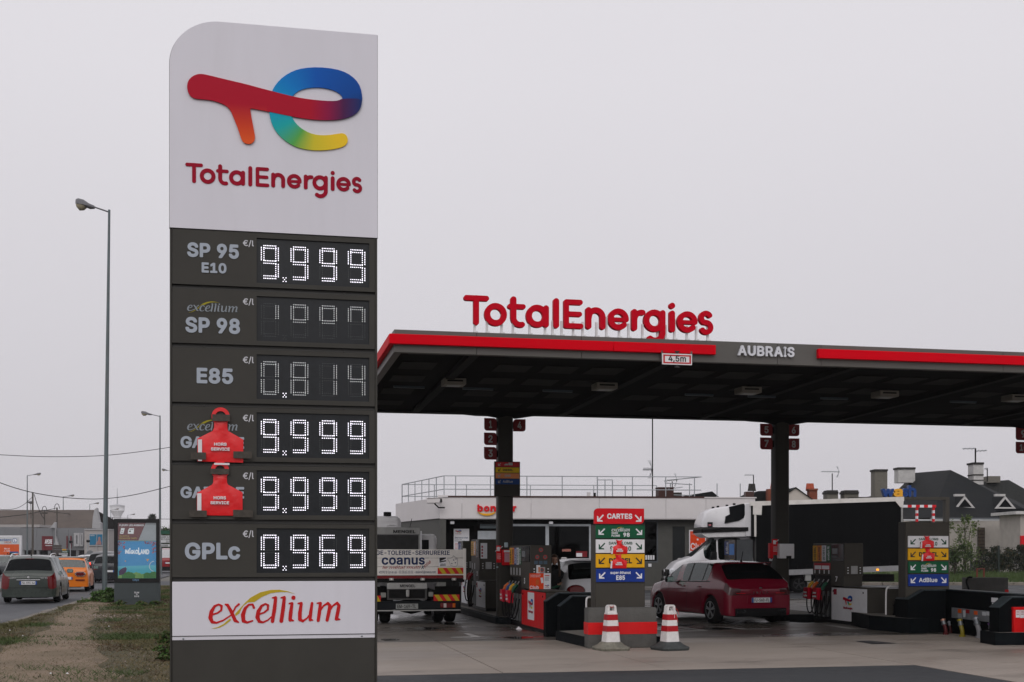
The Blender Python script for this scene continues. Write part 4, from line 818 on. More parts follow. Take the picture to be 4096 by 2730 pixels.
boardcover(SP, z6, [(608, 413), (617, 440), (621, 460), (572, 486), (560, 545), (712, 545), (718, 487), (666, 460), (660, 440), (671, 413), (655, 419), (640, 423), (624, 419)], [(566, 487), (579, 487), (574, 545), (559, 545)], (619, 497, 661, 511), (607, 513, 670, 527), VS, 'red out-of-service cover on the white board under the card header')
boardcover(SP, z6, [(599, 548), (607, 572), (610, 590), (564, 613), (553, 678), (706, 678), (711, 610), (660, 590), (656, 570), (660, 548), (640, 553), (620, 553)], [(559, 613), (572, 613), (568, 678), (552, 678)], (612, 621, 656, 634), (600, 636, 664, 650), VS, 'red out-of-service cover on the yellow board under the card header')
z8a = Zm(3496, 1740, 1568/600); z8b = Zm(3496, 2200, 1775/600); VS2 = 23.25; SP2 = Plane((0, VS2, 0)); r = SP2.bb(z8a, 330, 910, 790, 1600); ox = (r[0]+r[2])/2
o = thing('grade_sign', 'plain topped pillar sign with white, yellow, green and blue boards behind the black barrier', 'sign', (ox, VS2, 0)); w = (r[2]-r[0])/2
box(o, 'pillar', -w, w, 0, .3, .0, r[3], m_pb, .012)
boards(o, SP2, z8a, ox, (('S', (350, 1058, 770, 1178), B_W), ('D', (350, 1190, 770, 1310), B_Y), ('X', (352, 1325, 770, 1445), B_G), ('A', (353, 1459, 770, 1580), B_B)))
boardcover(SP2, z8a, [(522, 1055), (533, 1075), (536, 1100), (490, 1122), (480, 1186), (625, 1182), (628, 1115), (580, 1098), (575, 1078), (583, 1055), (565, 1062), (540, 1062)], [(484, 1122), (497, 1122), (493, 1186), (479, 1186)], (537, 1146, 580, 1157), (525, 1160, 588, 1172), VS2, 'red out-of-service cover on the white board of the far pillar sign')
boardcover(SP2, z8a, [(535, 1190), (543, 1215), (545, 1232), (500, 1252), (490, 1318), (633, 1315), (636, 1245), (588, 1228), (583, 1210), (586, 1190)], [(496, 1252), (508, 1252), (504, 1320), (488, 1320)], (550, 1265, 588, 1276), (538, 1281, 596, 1293), VS2, 'red out-of-service cover on the yellow board of the far pillar sign')
# concrete block with painted band
BP = Plane((0, 20.45, 0)); r = BP.bb(z6, 355, 1045, 985, 1410); ox = (r[0]+r[2])/2; w = (r[2]-r[0])/2; o = thing('concrete_block', 'grey concrete block with a painted red band below the card sign', 'concrete block', (ox, 20.45, 0))
m_blk = M('block_concrete', (.10, .098, .092), .85, var=.2, scale=4, bump=.5, dirt=.3, dirtcol=(.05, .05, .048)); m_band = M('band_red', lin(212, 14, 18), .5, var=.08, dirt=.1, dirtcol=(.2, .08, .07), scale=6)
hb = r[3]; box(o, 'block', -w, w, 0, .28, 0, hb, m_blk, .018, 2); b = BP.bb(z6, 352, 1180, 987, 1282); box(o, 'red_band', -w-.006, w+.006, -.006, .286, b[1], b[3], m_band)
# delineator cones
m_cw = M('cone_white', (.72, .70, .69), .5, var=.12, scale=14, dirt=.35, dirtcol=(.3, .27, .22)); m_cr = M('cone_red', lin(165, 14, 26), .45, var=.1, scale=12); m_cb = M('cone_base', (.06, .066, .066), .7, var=.3, scale=12, bump=.6); m_cbw = M('cone_base_worn', (.22, .21, .17), .75, var=.3, scale=9, bump=.6, dirt=.9, dirtcol=(.03, .035, .035))
def loft(p, name, secs, mat, ch=.2):
    V = []; f = []
    for z, a, b in secs:
        c = ch*a; V += [(a-c, -b, z), (a, -b+c, z), (a, b-c, z), (a-c, b, z), (-a+c, b, z), (-a, b-c, z), (-a, -b+c, z), (-a+c, -b, z)]
    n = len(secs)
    for i in range(n-1): f += [(i*8+k, i*8+(k+1) % 8, i*8+8+(k+1) % 8, i*8+8+k) for k in range(8)]
    f += [tuple(range(7, -1, -1)), tuple(range((n-1)*8, n*8))]; return mesh(name, V, f, mat, p, 30)
def cone(x, y, worn, label, a):
    g = gp(x, y); o = thing('traffic_cone', label, 'traffic cone', (g.x, g.y, 0), a, 'striped square traffic cones'); mb = m_cbw if worn else m_cb
    loft(o, 'base', [(0, .25, .25), (.035, .265, .265), (.055, .255, .255), (.09, .19, .19), (.14, .135, .135)], mb, .25)
    for k in range(4): t = R_(90*k); q_ = box(o, 'base_rib', -.035, .035, .1, .245, .05, .085, mb, .02); q_.rotation_euler = (R_(-20), 0, t); q_.location = (0, 0, .045)
    def wd(z): return .128-.04*(z-.13)/.48
    for z0, z1, m_ in ((.13, .31, m_cw), (.31, .405, m_cr), (.405, .50, m_cw), (.50, .595, m_cr), (.595, .62, m_cw)):
        e = .002 if m_ is m_cr else 0; loft(o, 'red_sleeve' if e else 'white_body', [(z0, wd(z0)+e, wd(z0)+e), (z1, wd(z1)+e, wd(z1)+e)], m_, .22)
    ringp = [(-.088, .62), (.088, .62), (.075, .73), (.05, .752), (-.05, .752), (-.075, .73)]; inn = [(-.045, .655), (.045, .655), (.04, .715), (.028, .725), (-.028, .725), (-.04, .715)]
    V = [(x_, y_, z) for y_ in (-.05, .05) for L_ in (ringp, inn) for x_, z in L_]; f = []
    for k in range(6): j = (k+1) % 6; f += [(k, j, 6+j, 6+k), (12+k, 18+k, 18+j, 12+j), (k, 12+k, 12+j, j), (6+k, 6+j, 18+j, 18+k)]
    mesh('handle', V, f, m_cw, o)
    return o
c1 = cone(2200+562/2.307, 1980+1432/2.307, True, 'striped traffic cone with a worn pale base before the concrete block', R_(8))
c2 = cone(2200+1105/2.307, 1980+1430/2.307, False, 'striped traffic cone with torn tape ends right of the concrete block', R_(14))
m_tr = M('tape_red', lin(190, 60, 50), .4); random.seed(5)
for k in range(5): a = random.uniform(-.05, .07); tube(c2, 'tape_end', arc([(a, -.07, .70), (a+.03, -.1, .66), (a+.02+random.uniform(-.02, .05), -.105, .5+random.uniform(-.05, .1))], 2), .004, m_tr if k % 2 else m_cw, 5)
tube(c1, 'tape_loop', arc([(-.05, -.06, .735), (-.01, -.075, .70), (.02, -.06, .74)], 2), .005, m_tr, 5)
# black guard walls with cut corners
def guard(label, x0, x1, yb, ytop, cut, zf, th=.22, kerb=True, zg=0., right=True):
    g = gp(*zf(x0, yb), zg); Pn = Plane((g.x, g.y, 0)); r1 = Pn.loc(*zf(x1, yb))[0]; zt = Pn.loc(*zf(x0+(x1-x0)*.6, ytop))[1]; cz_ = Pn.loc(*zf(x0, cut[1]))[1]; cx = Pn.loc(*zf(cut[0], ytop))[0]
    o = thing('guard_wall', label, 'barrier', (g.x, g.y, 0)); poly(o, 'wall', [(0, zg), (r1, zg), (r1, zt), (cx, zt), (0, cz_)], 0, th, m_bar)
    L2 = math.hypot(cx, zt-cz_); ed = box(o, 'worn_edge', 0, L2, -.006, th+.006, -.006, .012, M('edge_worn', (.035, .045, .05), .45, var=.4, scale=14, spec=.15), .006); ed.location = (0, 0, cz_); ed.rotation_euler = (0, -math.atan2(zt-cz_, cx), 0)
    box(o, 'top_rim', cx, r1, -.006, th+.006, zt-.02, zt+.008, M('edge_worn', (.05, .06, .065)), .006); return o
guard('black guard wall with cut corner behind the card sign, next to the red pump', 1005, 1500, 1302, 842, (1150, 935), z5_)
guard('black guard wall with bevelled corner beside the card sign', 1150, 1500, 1250, 874, (1292, 985), z5_, zg=.12)
def lowkerb(name, label, P_, z, wtop=True):            # dark kerb strip with pale top
    c = sum(p.x for p in P_)/len(P_), sum(p.y for p in P_)/len(P_); o = thing(name, label, 'kerb', (c[0], c[1], 0)); q_ = [(p.x-c[0], p.y-c[1]) for p in P_]
    n = len(q_); mesh('kerb_side', [(x, y, 0) for x, y in q_]+[(x, y, z) for x, y in q_], [(i, (i+1) % n, n+(i+1) % n, n+i) for i in range(n)], m_ik, o); mesh('kerb_top', [(x*.93, y*.93, z+.001) for x, y in q_], [tuple(range(n))], m_isl, o); mesh('kerb_rim', [(x, y, z-.001) for x, y in q_], [tuple(range(n))], m_ik, o); return o
a, b = gp(*z5_(1105, 1336)), gp(*z5_(1445, 1418)); lowkerb('sign_kerb', 'low dark kerb with pale top left of the card sign', [a, b, b+Vector((1.3, .05, 0)), a+Vector((1.3, .6, 0))], .17)
def hoop(label, zf, pts, v):
    Pn = Plane((0, v, 0)); P_ = Pn.pts(zf, pts); o = thing('guard_hoop', label, 'handrail', (P_[0][0], v, 0)); P_ = [(x-P_[0][0], 0, z) for x, z in P_]; tube(o, 'tube', [P_[0]]+arc(P_[1:-1], 2)+[P_[-1]], .018, m_hr); return o
h_ = hoop('white hooped rail between guard wall and card sign', z5_, [(1425, 1228), (1425, 960), (1427, 905), (1440, 890), (1460, 888), (1545, 888)], 21.4)
pan = box(h_, 'brown_panel', .015, .6, .02, .04, .17, .84, m_pb)
zq = Zm(3150, 2080, 1633/500)
a, b, c = gp(*z8b(-60, 945)), gp(*z8b(430, 992)), gp(*z8b(840, 972)); d = c+Vector((.2, 1.8, 0)); lowkerb('sign_kerb', 'low dark kerb with pale top under the far pillar sign', [a, b, c, d, Vector((a.x+.4, a.y+1.6, 0))], .3)
h2_ = hoop('white hooped rail left of the far pillar sign', zq, [(1285, 1240), (1287, 960), (1292, 905), (1310, 880), (1340, 870), (1560, 880)], 24.2)
box(h2_, 'brown_panel', .015, 1.0, .02, .04, .25, .86, m_pb)
RB = [(0, 0), (.3, 0), (.33, .12), (.36, .3), (.3, .45), (.2, .56), (.19, .66), (.23, .8), (.24, .98), (.2, .98), (.17, .8), (.15, .78), (.13, .98), (.09, .97), (.1, .78), (.05, .7), (.02, .64), (.08, .58), (.06, .4), (.05, .2), (-.04, .03)]
Pq = Plane((0, 24.2, 0)); rb = Pq.bb(zq, 1375, 1050, 1465, 1260); s_ = (rb[3]-rb[1])
poly(h2_, 'rabbit_stencil', [(rb[0]-h2_.location.x+x*s_, rb[1]+z*s_) for x, z in RB], .0, .018, m_pk)
guard('black guard wall with cut corner in front of the far pillar sign', 398, 850, 985, 474, (595, 592), z8b, .5)
# tank filling bay: long wall, plate, pipes
A_, B_ = gp(*z8b(838, 972)), gp(*z8b(1560, 1080)); dv = (B_-A_); an = math.atan2(dv.y, dv.x); TP = Plane(A_, an); Lw = dv.length+1.5
o = thing('guard_wall', 'long black wall of the tank filling bay behind the fill pipes', 'barrier', A_, an); zt = .86; box(o, 'wall', 0, Lw, 0, .25, 0, zt, m_bar, .015); box(o, 'top_rim', 0, Lw, -.008, .258, zt+.001, zt+.02, M('edge_worn', (.05, .06, .065)))
for nm, bb_, m_ in (('warning_plate', (1395, 565, 1468, 625), m_pw), ('warning_plate', (1405, 626, 1457, 664), m_pw)): r = TP.bb(z8b, *bb_); pbox(o, nm, r, -.012, .01, m_)
r = TP.bb(z8b, 935, 683, 1477, 860); rr = (r[0], TP.loc(*z8b(935, 803))[1], r[2], TP.loc(*z8b(935, 683))[1])
pl = thing('filling_plate', 'long galvanised plate with coloured labels above the fill pipes', 'plate', A_, an); pbox(pl, 'plate', rr, -.03, .028, M('galvanised', (.17, .18, .19), .4, 0, var=.25, scale=6))
w = rr[2]-rr[0]; h = rr[3]-rr[1]
for f0, f1, z0, z1, m_ in ((.15, .23, .55, .93, 'label_orange'), (.15, .24, .08, .45, 'label_grey'), (.27, .32, .2, .85, 'label_pale'), (.33, .41, .6, .95, 'label_crimson'), (.51, .59, .55, .9, 'label_orange'), (.69, .77, .55, .9, 'label_pale'), (.78, .86, .6, .95, 'label_pale'), (.88, .96, .35, .95, 'label_pale')):
    box(pl, 'label_plate', rr[0]+w*f0, rr[0]+w*f1, -.034, -.03, rr[1]+h*z0, rr[1]+h*z1, M(m_, {'label_orange': lin(205, 85, 20), 'label_grey': (.3, .3, .32), 'label_pale': (.5, .52, .54), 'label_crimson': lin(140, 15, 25)}[m_], .5))
def pipe(x, y, col, ccol, label, s=1., lean=-.5):
    g = gp(*z8b(x, y)); o = thing('fill_pipe', label, 'pipe', g, an, 'tank fill pipes'); mc = M('pipe_'+col, {'red': lin(75, 10, 13), 'yellow': lin(120, 108, 22), 'white': (.2, .2, .21), 'black': (.02, .022, .025), 'darkred': lin(55, 9, 10), 'purple': lin(90, 60, 110)}[col], .45, var=.15, scale=10); cm = M('cap_'+ccol, {'steel': (.22, .23, .25), 'yellow': lin(130, 118, 30), 'copper': lin(170, 125, 105), 'purple': lin(110, 75, 130)}[ccol], .4, .5)
    lathe(o, 'flange', [(.085*s, 0), (.085*s, .035), (.06*s, .04)], mc, 14); tube(o, 'pipe', arc([(0, 0, .03), (0, 0, .17*s), (lean*.12*s, -.01, .3*s)], 2), .055*s, mc, 12)
    d = Vector((lean*.5, -.1, 1)).normalized(); st = Vector((lean*.12*s, -.01, .3*s)); tube(o, 'coupling', [st, st+d*.05*s, st+d*.055*s, st+d*.12*s], [.075*s, .075*s, .062*s, .062*s], M('coupling_grey', (.14, .15, .16), .4, .6), 14)
    tube(o, 'cap', [st+d*.12*s, st+d*.17*s], .075*s, cm, 14); tube(o, 'cap_lever', [st+d*.17*s+Vector((-.07*s, 0, 0)), st+d*.19*s, st+d*.16*s+Vector((.09*s, 0, .0))], .011*s, m_st, 6)
for a in ((850, 1005, 'red', 'copper', 'dark red fill pipe at the left end of the filling bay', 0.65, -.7), (905, 985, 'darkred', 'steel', 'short dull red pipe behind the left fill pipe', 0.50, -.3), (1045, 1030, 'yellow', 'yellow', 'yellow fill pipe with yellow cap', 0.72, -.5), (1105, 1005, 'darkred', 'steel', 'dull red fill pipe right of the yellow one', 0.65, -.4), (1245, 1045, 'white', 'steel', 'white fill pipe with large steel coupling', 0.83, -.6), (1400, 1060, 'black', 'purple', 'black fill pipe with purple cap beside the red cabinet', 0.65, -.3)): pipe(*a)
guard('black guard wall with sloping corner beside the red cabinet at the right edge', 1480, 2300, 1125, 556, (1640, 690), z8b, .3)
g = gp(*z8b(1425, 1128)); lowkerb('sign_kerb', 'low dark kerb at the right edge under the red cabinet', [g+Vector((-.02, -.05, 0)), g+Vector((2.2, -.45, 0)), g+Vector((2.4, .5, 0)), g+Vector((.1, .6, 0))], .22)
CB = Plane((0, g.y-.02, 0)); r = CB.bb(z8b, 1655, 686, 2100, 985); o = thing('red_cabinet', 'red metal cabinet with white stickers at the right edge', 'cabinet', (r[0], g.y-.02, r[1])); w, h = r[2]-r[0], r[3]-r[1]
box(o, 'body', 0, w, 0, .3, 0, h, m_band, .01); box(o, 'lid', -.012, w+.012, -.012, .3, h-.04, h+.01, m_band, .006)
for x0, x1, z0, z1 in ((.05, .155, .62, .92), (.165, .27, .6, .92), (.29, .5, .5, .9)): s_ = box(o, 'sticker', w*x0, w*x1, -.004, -.001, h*z0, h*z1, m_pw); [box(s_, 'sticker_print', w*x0+.012, w*x1-.012, -.006, -.004, h*(z1-.05-.06*k)-.008, h*(z1-.05-.06*k), M('print_red', lin(170, 40, 45), .5)) for k in range(3)]
# litter, covers in the ground, painted marks
g = gp(1800+718/2.613, 2050+1228/2.613); o = mesh('paper_scrap', [(g.x-.06, g.y, .005), (g.x+.07, g.y-.03, .005), (g.x+.08, g.y+.05, .02), (g.x, g.y+.02, .07), (g.x-.04, g.y+.06, .02)], [(0, 1, 3), (1, 2, 3), (2, 4, 3), (4, 0, 3)], m_lw); tag(o, 'crumpled white paper scrap on the wet concrete by the red pump', 'litter')
def paint(name, pts, mat, z, label=None, cat=None, kind=None):
    G = [gp(x, y) for x, y in pts]; o = mesh(name, [(p.x, p.y, z) for p in G], [tuple(range(len(G)))], mat); tag(o, label, cat, kind=kind); return o
m_pt = M('road_paint', (.42, .41, .40), .7, var=.3, scale=6, dirt=.5, dirtcol=(.15, .14, .13)); zr = Zm(1490, 2400, 2353/1410); zr2 = Zm(2700, 2400, 2353/1396); m_tar = M('tar_patch', (.02, .02, .022), .55, var=.3, scale=6)
def mk(zf, L_, z=.005): return paint('lane_marking', [zf(*p) for p in L_], m_pt, z, kind='structure')
mk(zr, [(523, 251), (660, 247), (608, 226), (640, 224), (724, 248), (715, 252), (523, 256)]); mk(zr, [(2033, 186), (2060, 185), (2240, 205), (2240, 208), (2045, 214), (2045, 210), (2195, 204)])
mk(zr2, [(280, 182), (310, 182), (480, 198), (640, 196), (640, 199), (470, 202)]); mk(zr2, [(990, 170), (1010, 169), (1200, 192), (1300, 196), (1300, 199), (1160, 196)])
o = paint('drain_cover', [zr2(*p) for p in ((1215, 280), (1310, 277), (1500, 295), (1330, 300))], m_tar, .006, 'dark tarred patch in the concrete before the white pump', 'patch')
o = paint('drain_cover', [zr2(*p) for p in ((925, 232), (960, 226), (1000, 230), (975, 239))], m_tar, .006, 'small round dark cover in the concrete behind the red hatchback', 'cover')

# standing water and oil on the slabs
m_pud = M('standing_water', (.03, .028, .026), .06, var=.2, spec=.5); m_oil = M('oil_stain', (.06, .053, .047), .4, var=.3, scale=4)
rp = random.Random(12)
def blob(name, x, y, w, h, mat, z):
    P_ = [(x+w*math.cos(a)*(.7+.5*rp.random()), y+h*math.sin(a)*(.7+.5*rp.random())) for a in np.linspace(0, 6.283, 19)[:-1]]; P_ = chaikin(P_, 2); G = [gp(*p) for p in P_]; n = len(G); c = sum(G, Vector())/n
    o = mesh(name, [(c.x, c.y, z)]+[(g.x, g.y, z) for g in G], [(0, 1+i, 1+(i+1) % n) for i in range(n)], mat); o['kind'] = 'structure'
for x, y, w, h in ((1795, 2497, 45, 4), (1700, 2515, 60, 5), (2080, 2552, 70, 4), (3215, 2487, 70, 5), (2700, 2500, 90, 4), (1560, 2560, 40, 4), (2890, 2516, 80, 4)): blob('puddle', x, y, w, h, m_pud, .0035)
for x, y, w, h in ((1900, 2518, 150, 8), (3050, 2530, 170, 7), (3350, 2520, 150, 7), (1765, 2470, 120, 10)): blob('oil_stain', x, y, w, h, m_oil, .0026)
# ---------------------------------------------------------------- vehicles
m_tyre = M('tyre', (.008, .008, .009), .8, var=.1, spec=.1); m_under = M('underbody', (.01, .01, .01), .8); m_trim = M('trim_black', (.007, .007, .008), .45, var=.05, spec=.15); m_rim = M('alloy', (.36, .37, .38), .35, .6, var=.05); m_rimd = M('alloy_dark', (.03, .03, .032), .4)
g_clear = glass('car_glass', (.5, .6, .6), .2); g_dark = M('privacy_glass', (.003, .004, .005), .1, spec=.12, var=0); g_mid = glass('car_glass_dark', (.18, .22, .22), .1)
m_tail = M('tail_red', lin(95, 5, 10), .2, spec=.4, coat=.3); m_brk = M('brake_lit', (1, .08, .05), .3, emit=3., var=0); m_plate = M('plate_white', (.62, .63, .64), .45, var=.05); m_eu = M('plate_blue', (.01, .06, .26), .45); m_chr = M('chrome', (.7, .7, .7), .15, 1., var=0); m_mir = M('mirror_glass', (.3, .42, .40), .1, .7, var=0); m_seat = M('seat_dark', (.02, .02, .022), .8)
from mathutils.bvhtree import BVHTree
BV = {}
def onside(o, x, z, s, d=.0):
    h_ = BV[o.name].ray_cast(Vector((x, s*3, z)), Vector((0, -s, 0))); return (h_[0].y if h_[0] is not None else s*.85)+s*d
def paintm(name, col, rough=.25, metal=.25): return M('paint_'+name, col, rough, metal, var=.04, scale=2, coat=.5, spec=.3)
def interp(st, x):
    for a, b in zip(st, st[1:]):
        if a[0] <= x <= b[0]: t = (x-a[0])/(b[0]-a[0]); return [p+(q_-p)*t for p, q_ in zip(a, b)]
def wheel(p, x, y, r, wd, side, spokes=5, dark=False, name='wheel'):
    w = lathe(p, name, [(r*.62, -wd/2), (r*.9, -wd/2), (r*.99, -wd*.36), (r, -wd*.2), (r, wd*.2), (r*.99, wd*.36), (r*.9, wd/2), (r*.62, wd/2)], m_tyre, 28, 'y', 50); w.location = (x, y, r)
    bm = bmesh.new(); yo = side*(wd*.5+.002); n = 24
    for k in range(spokes):
        for dd in (-.13, .13):
            a = 2*math.pi*k/spokes+.3; c0 = Vector((math.cos(a)*r*.1, yo+side*.012, math.sin(a)*r*.1)); c1 = Vector((math.cos(a+dd)*r*.62, yo+side*.004, math.sin(a+dd)*r*.62)); t = Vector((-math.sin(a), 0, math.cos(a)))*r*.04
            v = [bm.verts.new(q_) for q_ in (c0-t*1.3, c0+t*1.3, c1+t, c1-t)]; v2 = [bm.verts.new(q_.co-Vector((0, side*.01, 0))) for q_ in v]
            bm.faces.new(v); [bm.faces.new((v[i-1], v[i], v2[i], v2[i-1])) for i in range(4)]
    for r0, r1, yy in ((.59, .64, .006), (.0, .14, .016)):
        A_ = [bm.verts.new((math.cos(2*math.pi*k/n)*r*max(r0, .002), yo+side*yy, math.sin(2*math.pi*k/n)*r*max(r0, .002))) for k in range(n)]; B_ = [bm.verts.new((math.cos(2*math.pi*k/n)*r*r1, yo+side*yy, math.sin(2*math.pi*k/n)*r*r1)) for k in range(n)]; [bm.faces.new((A_[k], A_[(k+1) % n], B_[(k+1) % n], B_[k])) for k in range(n)]
    rim = frombm('rim', bm, m_rimd if dark else m_rim, w)
    return w
def car(o, st, ax, r, W, mats, side_win, wind, rear, tails=None, sub=2, tw=.2, rows_tail=(3,), tyre_in=.02, clear=.2, capcol=(1, .72, .35, 0), spokes=5, dark=False, trimrows=0, pillar=(), tail_wrap=None):
    """st: stations (x, w, zbelt, zroof, wroof) from tail to nose; x forward. rear/wind/side_win: x ranges that are glass."""
    xs = {s[0] for s in st}
    for c in ax:
        for d in (-1.32, -1.12, -.8, -.4, 0, .4, .8, 1.12, 1.32): xs.add(round(c+d*r, 4))
    for a, b in list(side_win)+list(pillar): xs |= {a, b}
    xs = sorted(x for x in xs if st[0][0] <= x <= st[-1][0]); x2 = [xs[0]]
    for x in xs[1:]:
        if x-x2[-1] > .035: x2.append(x)
        elif x in {s[0] for s in st} or any(x in t for t in side_win): x2[-1] = x
    xs = x2; G = []
    for x in xs:
        _, w, zb, zr, wr = interp(st, x); w *= W/2; zs = clear
        for c in ax:
            if abs(x-c) < r*1.3: zs = max(zs, math.sqrt(max(0, (r*1.14)**2-(x-c)**2))+r*.98) if abs(x-c) < r*1.14 else zs
        zs = min(zs, zb-.12); roof = zr-zb > .12; zl = max(zs+.025, clear+(zb-clear)*.38); zm = max(zs+.06, clear+(zb-clear)*.74)
        wg = w*wr
        G.append([(w*.86, zs), (w*.985, zs), (w*1.0, zl), (w*.985, zm), (w*.93, zb), (wg, zb+(zr-zb)*.9 if roof else zb+(zr-zb)*.6), (wg*.72, zr), (0, zr+.015)])
    sh_ = {round(g[3][1], 3) for g in G}; NR = 8; bm = bmesh.new(); lay = bm.faces.layers.int.new('part'); cre = bm.edges.layers.float.new('crease_edge')
    Lf, Rt = [], []
    for x, row in zip(xs, G):
        l_ = [bm.verts.new((x, y, z)) for y, z in row]; r_ = [bm.verts.new((x, -y, z)) for y, z in row[:-1]]+[l_[-1]]; Lf.append(l_); Rt.append(r_)
    inr = lambda x0, x1, R_s: any(x0 >= a-1e-4 and x1 <= b+1e-4 for a, b in R_s)
    for i in range(len(xs)-1):
        for s, g in ((0, Lf), (1, Rt)):
            for j in range(NR-1):
                v = (g[i][j], g[i+1][j], g[i+1][j+1], g[i][j+1]); f = bm.faces.new(v if s else v[::-1]); k = 0
                if j == 4 and inr(xs[i], xs[i+1], side_win): k = 10+2*[q_ for q_, (a, b) in enumerate(side_win) if xs[i] >= a-1e-4 and xs[i+1] <= b+1e-4][0]+s
                elif j == 4 and inr(xs[i], xs[i+1], pillar): k = 1
                elif j >= 5 and inr(xs[i], xs[i+1], [wind]): k = 2
                elif j >= 5 and rear and inr(xs[i], xs[i+1], [rear]): k = 3
                elif tails and tail_wrap is not None and j in rows_tail and xs[i+1] <= tail_wrap+1e-4: k = 4 if s == 0 else 5
                elif j <= trimrows-1: k = 1
                f[lay] = k
    # end caps: columns across the width
    def cap(g, h, x, rev, tl):
        cols = list(capcol); C_ = []
        for j in range(5):
            y = g[j].co.y; z = g[j].co.z; rowv = [g[j]]+[bm.verts.new((x+(-.05 if not rev else .05)*(1-c*c), y*c, z)) for c in cols[1:-1]]+[bm.verts.new((x+(-.06 if not rev else .06), 0, z))]; rowr = [h[j]]+[bm.verts.new((v.co.x, -v.co.y, v.co.z)) for v in rowv[1:-1]]; C_.append(rowv+rowr[::-1])
        n = len(C_[0])
        for j in range(4):
            for k in range(n-1):
                v = (C_[j][k], C_[j][k+1], C_[j+1][k+1], C_[j+1][k]); f = bm.faces.new(v if rev else v[::-1])
                if tl and j in rows_tail and (k == 0 or k == n-2): f[lay] = 4 if k == 0 else 5
                elif j < trimrows: f[lay] = 1
        top = C_[4]; rw = [g[4], g[5], g[6], g[7], h[6], h[5], h[4]]
        f = bm.faces.new(([*top, *rw[::-1][1:-1]]) if rev else ([*top, *rw[::-1][1:-1]])[::-1]); f[lay] = 0
    cap(Lf[0], Rt[0], xs[0], False, tails); cap(Lf[-1], Rt[-1], xs[-1], True, False)
    if tails:
        for f in bm.faces:
            pass
    bm.normal_update(); bmesh.ops.recalc_face_normals(bm, faces=bm.faces)
    for e_ in bm.edges:
        ks = {f[lay] for f in e_.link_faces}
        if len(ks) > 1: e_[cre] = .75
        elif e_.is_boundary: e_[cre] = .9
        elif all(round(v.co.z, 3) in sh_ for v in e_.verts) and abs(e_.verts[0].co.x-e_.verts[1].co.x) > .02: e_[cre] = .55
        elif len(e_.link_faces) == 2 and e_.calc_face_angle(0) > .7: e_[cre] = .35
    me = bpy.data.meshes.new('shell'); bm.to_mesh(me); bm.free(); tmp = bpy.data.objects.new('shell', me); COL.objects.link(tmp); md = tmp.modifiers.new('s', 'SUBSURF'); md.levels = sub; md.render_levels = sub
    ev = bpy.data.meshes.new_from_object(tmp.evaluated_get(bpy.context.evaluated_depsgraph_get())); bpy.data.objects.remove(tmp)
    V = np.empty(len(ev.vertices)*3); ev.vertices.foreach_get('co', V); V = V.reshape(-1, 3); parts = {}; pk = ev.attributes['part'].data
    for p_ in ev.polygons: parts.setdefault(pk[p_.index].value, []).append(tuple(p_.vertices))
    nm = {0: ('body', mats['paint']), 1: ('black_trim', m_trim), 2: ('windscreen', mats.get('wind', g_clear)), 3: ('rear_window', mats.get('rearg', g_dark)), 4: ('tail_light', mats.get('tail', m_tail)), 5: ('tail_light', mats.get('tail', m_tail))}; body = None
    for k in sorted(parts):
        fs = parts[k]; idx = sorted({i for f in fs for i in f}); mp = {a: b for b, a in enumerate(idx)}
        n_, m_ = nm.get(k, ('side_window', mats.get('sideg', g_clear)))
        ob = mesh(n_, V[idx], [tuple(mp[i] for i in f) for f in fs], m_, o, 40)
        if k == 0: body = ob; o['_b'] = 1; BV[o.name] = BVHTree.FromPolygons([Vector(q_) for q_ in V[idx]], [tuple(mp[i] for i in f) for f in fs])
    for c in ax:
        for s in (-1, 1): wheel(o, c, s*(W/2-tw/2-tyre_in), r, tw, s, spokes, dark)
    x0, x1 = xs[0], xs[-1]; box(o, 'underbody', x0+.15, x1-.15, -W/2*.62, W/2*.62, clear-.03, clear+.12, m_under)
    for c in ax: box(o, 'wheel_well', c-r*1.2, c+r*1.2, -W/2+tw+.05, W/2-tw-.05, clear, r*2.0, m_under)
    return body
def seats(o, x, W, z=.45):
    for s in (-1, 1):
        bm = bmesh.new(); bmbox(bm, x-.1, x+.4, s*W*.22-.22, s*W*.22+.22, .3, z, .05); bmbox(bm, x-.2, x-.05, s*W*.22-.22, s*W*.22+.22, z-.05, z+.52, .05); bmbox(bm, x-.18, x-.08, s*W*.22-.11, s*W*.22+.11, z+.5, z+.66, .03); frombm('seat', bm, m_seat, o)
def plate(o, s, x, z, w=.52, h=.11, tilt=0.):              # rear plate facing -x
    p = box(o, 'number_plate', -w/2, w/2, -.008, .0, -h/2, h/2, m_plate, .003); p.matrix_basis = Matrix.Translation((x, 0, z)) @ Matrix.Rotation(R_(-90), 4, 'Z') @ Matrix.Rotation(tilt, 4, 'X')
    box(p, 'plate_band', -w/2, -w/2+w*.09, -.010, -.008, -h/2, h/2, m_eu); box(p, 'plate_band', w/2-w*.09, w/2, -.010, -.008, -h/2, h/2, m_eu)
    if s: text(p, s, (-w*.37, -h*.32, w*.37, h*.32), -.011, m_bk, .003, bold=.02)
    return p
def rearbox(o, name, y0, y1, z0, z1, x, mat, th=.02, bev=.006): return box(o, name, x, x+th, y0, y1, z0, z1, mat, bev)
def mirrors(o, x, W, z, mat, sides=(-1, 1)):
    for s in sides:
        bm = bmesh.new(); bmbox(bm, x-.06, x+.08, s*(W/2+.02)-.0 if s > 0 else s*(W/2+.02)-.2, s*(W/2+.02)+.2 if s > 0 else s*(W/2+.02), z-.07, z+.07, .04, 2); mi = frombm('door_mirror', bm, mat, o, 50)
        box(mi, 'mirror_glass', x-.064, x-.060, s*(W/2+.12)-.085, s*(W/2+.12)+.085, z-.055, z+.055, m_mir)
